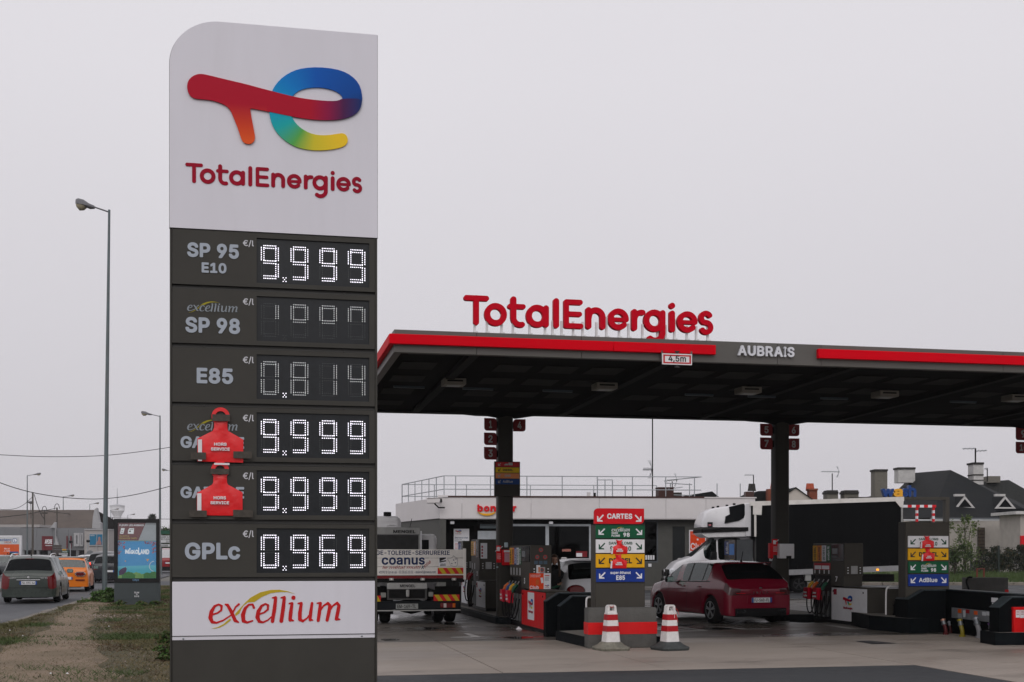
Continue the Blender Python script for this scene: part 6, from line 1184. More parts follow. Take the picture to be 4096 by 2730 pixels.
# pod on the cab roof
def pod():
    pr = [(875, 560), (885, 470), (915, 390), (960, 300), (1040, 235), (1130, 200), (1400, 160), (1690, 122), (1735, 120), (1735, 560)]; O_ = [L3(*p) for p in pr]; x0 = min(p[0] for p in O_); zb_ = L3(880, 600)[1]
    secs = []; n = len(O_)
    bm = bmesh.new(); R0 = []
    for fy, ins in ((0.0, .16), (.06, .05), (.25, .0), (1.0, 0), (1.75, .0), (1.95, .05), (2.0, .16)):
        cx, cz_ = O_[-1][0], zb_; R0.append([bm.verts.new((x+(cx-x)*ins*.25, fy*1.02+.04, z-(z-cz_)*ins*.5)) for x, z in O_])
    for i in range(len(R0)-1):
        for k in range(n-1): bm.faces.new((R0[i][k], R0[i][k+1], R0[i+1][k+1], R0[i+1][k]))
    bm.faces.new(R0[0]); bm.faces.new(R0[-1][::-1]); frombm('sleeper_pod', bm, mwv, VT_, 50)
    a, b = L3(875, 600), L3(1757, 565); poly(VT_, 'pod_stripe', [(a[0], L3(875, 668)[1]), (b[0], L3(1757, 635)[1]), (b[0], L3(1757, 562)[1]), (a[0], L3(875, 600)[1])], .0, 2.1, m_trim)
    lo = [(875, 668), (890, 690), (940, 730), (1000, 755), (1720, 735), (1755, 640)]; poly(VT_, 'pod_underside', [L3(*p) for p in lo], .05, 1.9, M('pod_grey', (.66, .65, .66), .5))
    wn = [(1395, 180), (1640, 122), (1680, 120), (1692, 160), (1692, 330), (1670, 390), (1580, 440), (1310, 492), (1328, 360), (1410, 320)]; poly(VT_, 'pod_window', [L3(*p) for p in wn], -.0, .06, g_dark)
    q_ = vq(zv, 990, 468, 1085, 556); pbox(VT_, 'maker_sign', q_, .0, .05, m_trim); box(VT_, 'maker_mark', q_[0]+.04, q_[2]-.06, -.006, -.001, q_[1]+.04, q_[1]+.1, M('mark_pink', lin(190, 110, 120), .5))
    a, b = L3(1700, 100), L3(1822, 740); box(VT_, 'pod_back', a[0], b[0], .03, 2.05, b[1], a[1]-.02, mwv, .03)
    for x, y in ((1148, 190), (1240, 172), (1412, 150), (1550, 124)): p = L3(x, y); box(VT_, 'roof_lamp', p[0]-.05, p[0]+.05, .6, .7, p[1]-.05, p[1]+.05, m_trim, .01)
pod()
q_ = vq(zv, 1040, 1020, 1155, 1190); box(VT_, 'door_mirror', q_[0], q_[2], -.18, -.02, q_[1], q_[3], m_trim, .04); 
box(VT_, 'front_trim', .0, .35, .2, 1.9, .62, .95, m_trim, .06); box(VT_, 'bumper', -.02, .5, .1, 2.0, .3, .6, m_trim, .06); box(VT_, 'headlight', .08, .3, .06, .5, .72, .98, M('headlight', (.7, .72, .75), .1), .04); disc(VT_, 'front_badge', (0, 0), .03, .11, 0, .02, m_chr, 4).matrix_basis = Matrix.Translation((-.02, 1.05, .85)) @ Matrix.Rotation(R_(-90), 4, 'Z')
for x in (VP.loc(3200, 2300)[0], ): wh = wheel(VT_, x, .3, .36, .25, -1, 5, True); wheel(VT_, x, 1.8, .36, .25, 1, 5, True)
box(VT_, 'side_box', VP.loc(3110, 2300)[0], VP.loc(3160, 2300)[0], .1, .5, .4, .8, m_dk); box(VT_, 'mudguard', VP.loc(3222, 2300)[0], VP.loc(3245, 2300)[0], .02, .4, .5, .9, m_steelp)
# ---------------------------------------------------------------- station shop
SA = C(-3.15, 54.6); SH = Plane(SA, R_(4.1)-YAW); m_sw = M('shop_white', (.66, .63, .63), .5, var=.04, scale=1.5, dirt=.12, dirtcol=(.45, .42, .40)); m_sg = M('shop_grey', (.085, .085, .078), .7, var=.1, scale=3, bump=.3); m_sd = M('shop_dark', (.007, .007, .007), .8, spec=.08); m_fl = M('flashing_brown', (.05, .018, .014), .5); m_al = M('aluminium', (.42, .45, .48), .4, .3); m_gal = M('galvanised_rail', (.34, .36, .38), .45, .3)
g_shop = glass('shop_glass', (.10, .12, .12), .01, top=.3)
SB = thing('station_shop', 'low white-fasciaed station shop with red greeting letters and roof railing', 'building', SA, SH.a); q5 = lambda zf, x, y, off=0.: SH.loc(*zf(x, y), off)
zt5 = q5(zn, 700, 905)[1]; zb5 = q5(zn, 700, 1122)[1]; XE = SH.loc(3021, 2000)[0]; js = [0, q5(zn, 925, 1000)[0], q5(zn, 1640, 1000)[0], SH.loc(2397, 2030)[0], SH.loc(2664, 2030)[0], SH.loc(2824, 2030)[0], XE]
for a, b in zip(js, js[1:]): box(SB, 'fascia_panel', a+.006, b-.006, 0, .1, zb5, zt5, m_sw)
box(SB, 'roof_slab', .03, XE-.03, .1, 8., zb5+.02, zt5-.25, m_sg); box(SB, 'roof_flashing', .35, SH.loc(2817, 2000)[0], -.03, .08, zt5+.001, zt5+.07, m_fl); box(SB, 'roof_flashing', SH.loc(2817, 2000)[0], XE+.05, -.04, .08, zt5+.001, zt5+.05, m_sw)
box(SB, 'soffit', 0, XE, .02, .6, zb5-.03, zb5-.002, m_sw)
# side wall runs back at an obtuse angle
dl = C(-math.sin(R_(19.4)), math.cos(R_(19.4))); lx_, ly_ = dl.x*SH.c+dl.y*SH.s, -dl.x*SH.s+dl.y*SH.c; E_ = (lx_*7.9, ly_*7.9)
def quadwall(name, a, b, z0, z1, th, mat):
    n = Vector((b[1]-a[1], -(b[0]-a[0]), 0)).normalized()*th; V = [(a[0], a[1], z0), (b[0], b[1], z0), (b[0], b[1], z1), (a[0], a[1], z1)]; V += [(x+n.x, y+n.y, z) for x, y, z in V]
    return mesh(name, V, [(0, 1, 2, 3), (7, 6, 5, 4), (0, 4, 5, 1), (1, 5, 6, 2), (2, 6, 7, 3), (3, 7, 4, 0)], mat, SB)
quadwall('side_fascia', (0, .0), E_, zb5, zt5, .1, m_sw); quadwall('side_wall', (.05, .05), (E_[0]+.05, E_[1]), 0, zb5-.001, .2, m_sg); box(SB, 'corner_cap', -.1, .35, -.06, .3, zt5+.002, zt5+.09, m_sw)
wy = .55; zW = zb5-.03
X5 = lambda x, zf=zn: q5(zf, x, 1200, wy)[0]
# piers, recess, entrance, windows, from left to right
def pier(x0, x1, y0=wy, nm='pier', mat=None, z0=0, z1=None): return box(SB, nm, x0, x1, y0, y0+.25, z0, z1 or zW, mat or m_sg)
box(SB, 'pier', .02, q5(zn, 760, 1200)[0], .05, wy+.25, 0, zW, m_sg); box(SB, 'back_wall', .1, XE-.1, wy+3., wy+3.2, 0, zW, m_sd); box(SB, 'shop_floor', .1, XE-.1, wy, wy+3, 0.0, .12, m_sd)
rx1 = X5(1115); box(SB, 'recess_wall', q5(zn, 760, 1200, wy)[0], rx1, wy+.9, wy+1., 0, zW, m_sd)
tr = box(SB, 'transom_window', rx1, X5(1300), wy+.3, wy+.33, q5(zn, 0, 1225, wy+.3)[1], q5(zn, 0, 1135, wy+.3)[1], M('transom', (.16, .20, .22), .2)); dz = q5(zn, 0, 1250, wy)[1]
dn = ringbox(SB, 'door_frame', (rx1-.1, .12, rx1+1.8, dz), (rx1+.08, .12, rx1+1.65, dz-.45), wy+.28, .08, m_al); box(SB, 'door_glass', rx1+.08, rx1+1.65, wy+.31, wy+.33, .12, dz-.45, g_shop)
wz0, wz1 = .75, zW-.3; wins = [(X5(1445), X5(1797)), (X5(1818), X5(2247))]
for a, b in wins:
    wn = ringbox(SB, 'window_frame', (a-.05, wz0-.08, b+.05, wz1+.1), (a+.03, wz0, b-.03, wz1), wy, .1, m_al); box(wn, 'pane', a+.03, b-.03, wy+.04, wy+.05, wz0, wz1, g_shop)
box(SB, 'lintel', rx1-.1, X5(2290), wy-.01, wy+.25, wz1+.1, zW, m_sd); pier(X5(1300), X5(1445)-.05); box(SB, 'wall_below', X5(1445)-.05, X5(2270), wy, wy+.25, 0, wz0-.08, m_sg)
x_a, x_b = X5(2270), SH.loc(2580, 2200, wy)[0]; pier(x_a, x_b)
a, b = SH.loc(2580, 2200, wy)[0], SH.loc(2627, 2200, wy)[0]; y0_, y1_ = SH.loc(*z7_(100, 795), wy)[1], SH.loc(*z7_(100, 385), wy)[1]; wn = ringbox(SB, 'window_frame', (a-.02, y0_-.08, b+.06, y1_+.06), (a, y0_, b, y1_), wy, .1, M('frame_dark', (.08, .09, .10), .5)); box(wn, 'pane', a, b, wy+.04, wy+.05, y0_, y1_, g_shop); box(SB, 'wall_below', a-.02, b+.06, wy, wy+.25, 0, y0_-.08, m_sg); box(SB, 'lintel', a-.02, b+.06, wy, wy+.25, y1_+.06, zW, m_sg)
for k in range(4): box(SB, 'window_notice', a+.02+k*.11, a+.10+k*.11, wy+.03, wy+.038, y0_+.05, y0_+.25, m_pw)
c_, d_ = SH.loc(2690, 2200, wy)[0], SH.loc(2740, 2200, wy)[0]; pier(b+.06, c_); dd = box(SB, 'service_door', c_, d_, wy+.05, wy+.1, .12, zW-.3, M('door_dark', (.014, .017, .018), .4)); box(dd, 'door_handle', d_-.13, d_-.09, wy+.0, wy+.05, 1., 1.2, m_al); box(SB, 'lintel', c_, d_, wy, wy+.25, zW-.3, zW, m_sg); pier(d_, XE-.1)
b = SH.bb(z7_, 112, 825, 145, 857, wy-.01); pbox(SB, 'intercom', b, wy-.04, .035, m_pw)
# things on the front
def onwall(name, label, cat, zf, b, off, mat, th=.03):
    r = SH.bb(zf, *b, off); o = thing(name, label, cat, SA+Vector((SH.c*(r[0]+r[2])/2-SH.s*off, SH.s*(r[0]+r[2])/2+SH.c*off, r[1])), SH.a); w, h = r[2]-r[0], r[3]-r[1]; box(o, 'sheet', -w/2, w/2, -th, 0, 0, h, mat); return o, w, h, -th
o, w, h, y = onwall('welcome_poster', 'tall white welcome poster in the dark shop entrance', 'poster', zn, (840, 1231, 1000, 1470), wy+.4, m_lw)
brandmark(o, (-w*.4, .2, w*.0, h*.95), y-.004, .005); text(o, 'Bienvenue chez', (-w*.42, h*.58, w*.42, h*.65), y-.004, M('print_slate', (.03, .06, .14), .5), bold=.02); text(o, 'TotalEnergies', (-w*.42, h*.51, w*.02, h*.56), y-.004, m_navy, bold=.0); text(o, 'Relais Aubrais', (-w*.42, h*.45, w*.2, h*.5), y-.004, m_navy, bold=.0)
for k in range(6): box(o, 'print_line', -w*.42, w*(.3-.12*(k % 3)), y-.003, y, h*(.36-.055*k), h*(.375-.055*k), m_pro)
def clubposter(o, w, h, y):
    box(o, 'orange_field', -w*.44, w*.44, y-.004, y, h*.2, h*.95, M('poster_orange', lin(225, 70, 25), .5)); text(o, 'Club', (-w*.42, h*.24, w*.44, h*.5), y-.006, m_lw, bold=.02); box(o, 'gift_mark', -w*.05, w*.05, y-.006, y-.004, h*.6, h*.67, m_lw); text(o, 'Cumulez des points', (-w*.35, h*.82, w*.35, h*.86), y-.006, m_lw, bold=0)
o, w, h, y = onwall('club_poster', 'orange club poster on the shop wall behind the van bonnet', 'poster', z7_, (538, 472, 715, 745), wy-.01, m_lw); clubposter(o, w, h, y)
o, w, h, y = onwall('window_poster', 'small red and white notice in the shop window', 'poster', zp, (968, 265, 1180, 375), wy+.02, M('notice_maroon', lin(120, 20, 30), .5), .01); box(o, 'white_field', -w*.47, w*.05, y-.004, y, h*.06, h*.68, m_pw)
o, w, h, y = onwall('sweets_sticker', 'sweets brand sticker lettering on the shop window', 'sticker', zp, (705, 222, 872, 272), wy+.02, M('sticker_backing', (.02, .02, .02), .3), .004); text(o, 'HARIBO', (-w*.49, h*.05, w*.49, h*.95), y-.003, M('print_salmon', lin(200, 130, 115), .5), bold=.04)
o = thing('greeting_letters', 'red lettering with a yellow smile on the shop fascia, half behind the column', 'sign', SA, SH.a); r = SH.bb(zn, 1080, 950, 1493, 1076, -.06)
x = r[0]
for ch_, wd in zip('bonjour', (1, 1, 1, .45, 1, 1, .7)):
    w = (r[2]-r[0])*wd/6.15; v_, f_ = textverts(ch_, .04, 0, 1.); mn, mx = v_.min(0), v_.max(0); sc = (r[3]-r[1])*1.0
    mesh('letter', [(x+.02+(p[0]-mn[0])/(mx[0]-mn[0])*(w-.04), -.02+(.5-p[2])*.08-.06, r[1]+.22*(r[3]-r[1])+p[1]*sc) for p in v_], f_, B_R, o); x += w
poly(o, 'smile', SH.pts(zn, [(1086, 1056), (1130, 1070), (1180, 1074), (1230, 1070), (1262, 1057), (1274, 1064), (1245, 1084), (1205, 1095), (1160, 1095), (1115, 1080)], -.06), -.09, .08, M('smile_yellow', lin(225, 160, 20), .45))
# spot lamps, camera, mast, roof kit
for i, (x, y) in enumerate(((825, 1145), (1845, 1150))):
    p = q5(zn, x, y, .3); o = thing('spot_lamp', 'small white spot lamp under the shop fascia %s' % ('by the welcome poster', 'above the window mullion')[i], 'lamp', SA+Vector((SH.c*p[0]-SH.s*.3, SH.s*p[0]+SH.c*.3, zb5-.03)), SH.a); box(o, 'bracket', -.06, .06, -.03, .03, -.1, -.002, m_trim); box(o, 'lamp_head', -.09, .09, -.12, .04, -.22, -.1, m_lw, .02)
p = q5(zn, 640, 940, -.4); o = thing('security_camera', 'white security camera at the corner of the shop roof', 'camera', SA+Vector((SH.c*p[0]-SH.s*-.4, SH.s*p[0]+SH.c*-.4, p[1])), SH.a+R_(-35)); box(o, 'housing', -.35, .35, -.11, .11, -.12, .10, m_sw, .03); box(o, 'sun_hood', -.42, .38, -.13, .13, .105, .13, m_sw); box(o, 'lens_window', .351, .356, -.08, .08, -.08, .06, m_scrn); tube(o, 'bracket', [(0, 0, -.12), (.15, .1, -.3), (.3, .35, -.3)], .03, m_dk)
RR = thing('roof_railing', 'galvanised guard railing along the shop roof edge', 'railing', SA, SH.a); zr0 = zt5-.1
def rail(pts, r=.022): tube(RR, 'rail', pts, r, m_gal, 6)
def post(x, y, z1, r=.024): tube(RR, 'post', [(x, y, zr0), (x, y, z1)], r, m_gal, 6)
oy = .35; ztr = q5(zn, 1000, 684, oy)[1]; zmr = q5(zn, 1000, 822, oy)[1]; x0 = q5(zn, 740, 700, oy)[0]; x1 = SH.loc(2805, 1900, oy)[0]
rail([(x0, oy, ztr), (x1, oy, ztr)]); rail([(x0, oy, zmr), (x1, oy, zmr)])
for xx in (2325, 1962, 1597, 1220, 860): post(q5(zn, xx, 700, oy)[0], oy, ztr)
for xx in (2530, 2663, 2778): post(SH.loc(xx, 1900, oy)[0], oy, ztr)
S0 = (x0, oy); S1 = (x0+lx_*7.4, oy+ly_*7.4); rail([(S0[0], S0[1], ztr), (S1[0], S1[1], ztr-.0)]); rail([(S0[0], S0[1], zmr), (S1[0], S1[1], zmr)])
for k in range(7): f = k/6; post(S0[0]+(S1[0]-S0[0])*f, S0[1]+(S1[1]-S0[1])*f, ztr)
rail([(S1[0], S1[1], ztr), (XE-3, 7.6, ztr)]); rail([(S1[0], S1[1], zmr), (XE-3, 7.6, zmr)])
for k in range(9): f = k/8; post(S1[0]+(XE-3-S1[0])*f, S1[1]+(7.6-S1[1])*f, ztr)
rail([(x1, oy, ztr), (x1-1., 3., ztr)]); rail([(x1-1.2, 2.6, ztr-.15), (XE-2.2, 3., ztr-.2)]); rail([(x1-1.2, 2.6, zmr-.1), (XE-2.2, 3., zmr-.12)]); rail([(x1-1.3, 1.2, ztr-.5), (XE-2.4, 4.2, ztr-.25)])
for xx in (x1-.9, x1, x1+1.3, x1+2.4): post(xx, 2.8, ztr-.15)
for a, b in ((2387, 2560), ):
    xa, xb = SH.loc(2390, 1900, 1.2)[0], SH.loc(2450, 1900, 1.2)[0]
    for xx in (xa, (xa+xb)/2, xb): post(xx, 1.2, ztr-.1)
    rail([(xa, 1.2, ztr-.1), (xb, 1.2, ztr-.1)])
def mast(label, x, ytop, D, ybot, beams, r=.025, name='aerial_mast'):
    a = pd(x, ybot, D); b = pd(x, ytop, D); o = thing(name, label, 'aerial', a, -YAW); h = b.z-a.z; tube(o, 'pole', [(0, 0, 0), (0, 0, h)], r, m_dk, 6); s = D/F
    for (x0, y0, x1_, y1_), els in beams:
        A_ = Vector(((x0-x)*s, 0, (ybot-y0)*s)); B_ = Vector(((x1_-x)*s, 0, (ybot-y1_)*s)); tube(o, 'boom', [A_, B_], r*.6, m_gal, 5)
        for k in range(els): p = A_.lerp(B_, (k+.5)/els); tube(o, 'element', [p+Vector((0, -.22, .06)), p+Vector((0, .22, -.06))], r*.35, m_gal, 4)
        if els > 4:
            for sg in (-1, 1):
                for k in range(3): tube(o, 'reflector', [B_+Vector((-.03*k, 0, 0)), B_+Vector((-.22+.06*k, .1, sg*.42))], r*.35, m_gal, 4)
mast('tall thin aerial mast on the shop roof', 2610, 1650, 57.5, 1992, [((2572, 1878, 2612, 1878), 9)], .03)
for i, (x0, x1_, y0, y1_, m_) in enumerate(((2628, 2689, 1954, 1990, m_fl), (2348, 2361, 1973, 1990, m_sw), (2374, 2383, 1975, 1990, m_dk))):
    a = pd((x0+x1_)/2, y1_, 57.); s = 57/F; o = thing('roof_vent', ('brown box', 'pale square', 'small dark capped')[i]+' roof vent on the shop roof', 'vent', (a.x, a.y, zt5-.25), SH.a); h = pd(0, y0, 57.).z-(zt5-.25); w = (x1_-x0)*s/2; box(o, 'body', -w, w, -w, w, 0, h, m_); box(o, 'cap', -w*1.1, w*1.1, -w*1.1, w*1.1, h+.001, h+.03, m_)
PVT = [C(-4.5, 53.3), C(13, 54.4), C(13, 57), C(-5, 57)]; sheet('shop_pavement', [(p.x, p.y) for p in PVT], .12, m_pave, .18)
for i, (x, yt, D) in enumerate(((2722, 2233, 52.6), (2256, 2230, 52.4))):
    g = C((x-CX)/F*D, D); o = thing('red_bollard', ('red bollard with pale cap by the service door', 'red bollard with pale cap beyond the white compact car')[i], 'bollard', g, 0, 'red bollards'); h = pd(x, yt, D).z; lathe(o, 'post', [(.13, 0), (.13, h-.12)], B_R, 14); lathe(o, 'cap', [(.135, h-.119), (.13, h-.03), (.08, h)], M('cap_pale', (.4, .38, .37), .5), 14)
# ---------------------------------------------------------------- behind the truck and to the right
m_slate = M('slate_roof', (.011, .0125, .014), .75, var=.3, scale=1.2, dirt=.4, dirtcol=(.026, .026, .021), stretch=(1, 1, 4), spec=.08); m_brick = M('brick_chimney', (.20, .055, .03), .8, var=.3, scale=14); m_cream = M('cream_render', (.52, .47, .43), .8, var=.05); m_pot = M('clay_pot', lin(170, 80, 55), .7); m_stone = M('stone_chimney', (.15, .14, .12), .85, var=.2, scale=8); m_render = M('house_render', (.40, .37, .34), .85, var=.12, scale=2, dirt=.3, dirtcol=(.22, .20, .18)); m_wh = M('chimney_white', (.5, .49, .48), .7, var=.15, scale=4, dirt=.4, dirtcol=(.25, .25, .24)); m_cap = M('chimney_cap', (.03, .028, .026), .8)
def pxbox(o, name, x0, x1, y0, y1, D, dep, mat, bev=0.):     # box under an Empty facing the camera, in the photo's pixels at depth D
    P_ = Plane(Vector((o.location.x, o.location.y, 0)), o.rotation_euler[2]); a = P_.loc(x0, y0, D); b = P_.loc(x1, y1, D); return box(o, name, a[0], b[0], D, D+dep, b[1]-o.location.z, a[1]-o.location.z, mat, bev)
def far(name, label, cat, x, D, z=0., a=None, group=None): p = C((x-CX)/F*D, D, z); return thing(name, label, cat, p, -YAW if a is None else a, group)
def ppts(o, pts, off=0.): P_ = Plane(Vector((o.location.x, o.location.y, 0)), o.rotation_euler[2]); return [(x, z-o.location.z) for x, z in (P_.loc(*p, off) for p in pts)]
def n2(x, y): return zn2(x, y)
H1 = far('terraced_house', 'house with dark slate roof and twin dark chimney pots behind the shop', 'house', 2990, 95.)
poly(H1, 'roof_end', ppts(H1, [n2(1180, 870), n2(1225, 780), n2(1255, 765), n2(1540, 758), n2(1640, 870)]), 0, 6, m_slate); pxbox(H1, 'wall', *n2(1185, 0)[:1], *n2(1640, 0)[:1], n2(0, 868)[1], 2300, 0.3, 5, m_render)
for x0, x1_, y0, y1_, m_ in ((1137, 1213, 770, 840, m_fl), (1346, 1383, 745, 870, m_brick)): c_ = pxbox(H1, 'chimney', n2(x0, 0)[0], n2(x1_, 0)[0], n2(0, y0)[1], n2(0, y1_)[1], -1.2, .8, m_)
for x in (1160, 1190, 1369): P_ = ppts(H1, [n2(x, 770 if x < 1300 else 747)])[0]; lathe(H1, 'chimney_pot', [(.2, 0), (.16, .25), (.12, .55)], m_cap if x < 1300 else m_pot, 10).location = (P_[0], -.8, P_[1])
H2 = far('gabled_house', 'cream gabled house with a brick chimney behind the truck', 'house', 3170, 90.)
poly(H2, 'gable_wall', ppts(H2, [n2(1500, 1100), n2(1500, 806), n2(1605, 737), n2(1770, 852), n2(1770, 1100)]), 0, .3, m_cream); poly(H2, 'roof', ppts(H2, [n2(1480, 815), n2(1605, 728), n2(1785, 857), n2(1770, 852), n2(1605, 737), n2(1490, 815)]), -.15, 8, m_slate); poly(H2, 'roof_wedge', ppts(H2, [n2(1500, 790), n2(1505, 745), n2(1600, 738)]), .5, 6, m_slate)
pxbox(H2, 'chimney', n2(1737, 0)[0], n2(1811, 0)[0], n2(0, 758)[1], n2(0, 860)[1], .6, .8, m_brick); pxbox(H2, 'chimney_crown', n2(1731, 0)[0], n2(1817, 0)[0], n2(0, 741)[1], n2(0, 758)[1], .5, 1., m_brick)
for x in (1757, 1788): P_ = ppts(H2, [n2(x, 741)])[0]; lathe(H2, 'chimney_pot', [(.2, 0), (.16, .3), (.14, .42)], m_pot, 10).location = (P_[0], 1., P_[1])
H3 = far('terraced_house', 'house showing two broad sooty chimney stacks above the truck roof', 'house', 3370, 95.)
for x0, x1_ in ((1898, 2010), (2062, 2203)): pxbox(H3, 'chimney', n2(x0+4, 0)[0], n2(x1_-4, 0)[0], n2(0, 790)[1], n2(0, 870)[1], 0, 1.2, m_stone); pxbox(H3, 'chimney_crown', n2(x0, 0)[0], n2(x1_, 0)[0], n2(0, 770)[1], n2(0, 790)[1], -.1, 1.4, m_cap); pxbox(H3, 'chimney_crown', n2(x0+6, 0)[0], n2(x1_-6, 0)[0], n2(0, 757)[1], n2(0, 770)[1], 0, 1.2, m_cap)
poly(H3, 'roof', ppts(H3, [n2(1860, 900), n2(1890, 845), n2(2240, 830), n2(2360, 806), n2(2400, 900)]), .8, 5, m_slate); pxbox(H3, 'wall', n2(1860, 0)[0], n2(2400, 0)[0], n2(0, 899)[1], 2295, 1., 4, m_render)
mast('rooftop aerial on a T-shaped pole above the sooty chimneys', 3329, 1895, 95., 1962, [((3285, 1887, 3358, 1888), 7)], .04); mast('rooftop aerial between shop railing and second column', 3014, 1901, 95., 1968, [((2978, 1901, 3015, 1901), 4)], .04); mast('small rooftop aerial behind the shop railing', 2689, 1926, 80., 1955, [((2655, 1925, 2710, 1920), 6)], .03)
H0 = far('terraced_house', 'low dark roof showing behind the shop railing', 'house', 2760, 85.); poly(H0, 'roof', ppts(H0, [n2(440, 900), n2(440, 830), n2(620, 800), n2(820, 768), n2(885, 820), n2(890, 900)]), 0, 5, m_slate); pxbox(H0, 'chimney', n2(448, 0)[0], n2(535, 0)[0], n2(0, 778)[1], n2(0, 830)[1], -.3, .8, m_cap); pxbox(H0, 'wall', n2(445, 0)[0], n2(885, 0)[0], n2(0, 899)[1], 2300, .3, 4, m_render)
HT = far('church_spire', 'thin green church spire tip beside the second column', 'spire', 3155, 220.); poly(HT, 'spire', ppts(HT, [(3138, 1970), (3149, 1908), (3160, 1970)]), 0, 1.2, M('copper_green', (.10, .13, .13), .6)); pxbox(HT, 'spire_base', 3136, 3162, 1969, 2250, 0, 1.2, m_stone)
# bungalow with dormers
zh = zn3; DH = 76.; HB_ = far('bungalow', 'pale bungalow with wide slate roof and two triangular dormers', 'house', 3850, DH)
def hp(x, y, D): X, Y = zh(x, y); p = pd(X, Y, D); return p
V = [hp(800, 368, 84), hp(588, 868, DH-1.2), hp(1790, 890, DH-.2), hp(428, 398, 96), hp(-60, 880, 92), hp(1900, 890, 100), hp(300, 880, 110)]; off = Vector((0, 0, -.12)); inv = Matrix.Rotation(YAW, 4, 'Z') @ Matrix.Translation(-HB_.location)
V = [inv @ p for p in V]; F_ = [(1, 2, 0), (4, 1, 0, 3), (2, 5, 0), (5, 6, 3, 0), (6, 4, 3), (1, 4, 6, 5, 2)]; mesh('roof', V, F_, m_slate, HB_)
a, b = V[1], V[2]; zE = V[1].z
def hbox(name, x0, x1, y0, y1, D, dep, mat, par=None, bev=0.): A_, B_ = inv @ hp(x0, y0, D), inv @ hp(x1, y1, D); return box(par or HB_, name, A_.x, B_.x, A_.y, A_.y+dep, B_.z, A_.z, mat, bev)
hbox('front_wall', 620, 1780, 892, 1600, DH-.6, .3, m_render); hbox('left_wall', 250, 620, 885, 1600, 80, .3, m_render)
hbox('gutter', 320, 1535, 884, 900, DH-1.8, .15, M('gutter_white', (.42, .43, .44), .5)); hbox('fascia_board', 590, 1540, 868, 884, DH-1.75, .08, M('gutter_grey', (.12, .13, .14), .5))
for cx_ in (950, 1372):
    D0 = DH+1.0; P_ = [inv @ hp(cx_-105, 772, D0), inv @ hp(cx_+112, 772, D0), inv @ hp(cx_, 640, D0)]; T_ = [(p.x, p.z) for p in P_]; cxx = sum(p[0] for p in T_)/3; czz = sum(p[1] for p in T_)/3; y = P_[0].y
    inn = [(cxx+(x-cxx)*.66, czz+(z-czz)*.66) for x, z in T_]; Vv = [(x, yy, z) for yy in (y, y+.12) for L_ in (T_, inn) for x, z in L_]; f = []
    for k in range(3): j = (k+1) % 3; f += [(k, j, 3+j, 3+k), (6+k, 9+k, 9+j, 6+j), (k, 6+k, 6+j, j), (3+k, 3+j, 9+j, 9+k)]
    dm_ = mesh('dormer_frame', Vv, f, m_wh, HB_); poly(dm_, 'pane', inn, y+.05, .02, g_dark); poly(HB_, 'dormer_cheek', T_, y+.13, 3.2, m_slate); A_ = inv @ hp(cx_-108, 650, D0); box(HB_, 'dormer_ridge', A_.x, P_[2].x, y-.03, y+.2, P_[2].z-.02, P_[2].z+.12, m_wh)
gw = hbox('glass_block_window', 1088, 1160, 970, 1250, DH-.75, .1, M('mortar_dark', (.03, .028, .025), .8)); A_, B_ = inv @ hp(1088, 970, DH-.8), inv @ hp(1160, 1250, DH-.8); rows_ = 8; zs = np.linspace(A_.z, B_.z, rows_+1)
for k in range(rows_):
    cuts = (0, .36, .72, 1) if k % 2 else (0, .5, 1)
    for p, q_ in zip(cuts, cuts[1:]): box(gw, 'glass_block', A_.x+(B_.x-A_.x)*p+.015, A_.x+(B_.x-A_.x)*q_-.015, A_.y-.02, A_.y+.03, zs[k+1]+.02, zs[k]-.02, M('glass_brown', (.075, .058, .045), .3, var=.3, scale=2))
for x0, x1_, y0, y1_, D, m_ in ((10, 140, 362, 660, 88, m_stone), (255, 430, 342, 500, 92, m_wh), (1040, 1145, 290, 520, 83, m_wh)):
    ch_ = hbox('chimney', x0, x1_, y0, y1_, D, 1., m_); hbox('chimney_cap', x0-6, x1_+6, y0-2, y0+18, D-.08, 1.16, m_cap, ch_)
hbox('chimney_band', 1038, 1147, 412, 424, 82.95, 1.1, m_cap); hbox('chimney_band', 1038, 1147, 470, 478, 82.95, 1.1, m_cap)
mast('tall roof aerial on the white bungalow chimney', 3496+1060/2.613, 1740+140/2.613, 82.8, 1740+290/2.613, [((3496+925/2.613, 1740+146/2.613, 3496+1055/2.613, 1740+144/2.613), 3), ((3496+1065/2.613, 1740+170/2.613, 3496+1178/2.613, 1740+165/2.613), 3)], .05); mast('small aerial right of the white bungalow chimney', 3496+1184/2.613, 1740+350/2.613, 95., 1740+490/2.613, [((3496+1155/2.613, 1740+352/2.613, 3496+1186/2.613, 1740+358/2.613), 3)], .04)
H4 = far('slate_roofed_house', 'second grey hipped roof with flat chimney behind the bungalow', 'house', 4020, 105.); poly(H4, 'roof', ppts(H4, [zh(1120, 620), zh(1160, 490), zh(1410, 472), zh(1600, 580), zh(1640, 760), zh(1120, 760)]), 0, 8, M('slate_grey', (.045, .047, .046), .8, var=.25, spec=.08)); pxbox(H4, 'chimney', zh(1195, 0)[0], zh(1322, 0)[0], zh(0, 432)[1], zh(0, 500)[1], -.5, 1.2, m_stone); pxbox(H4, 'wall', zh(1130, 0)[0], zh(1630, 0)[0], zh(0, 759)[1], 2300, .2, 7, m_render)
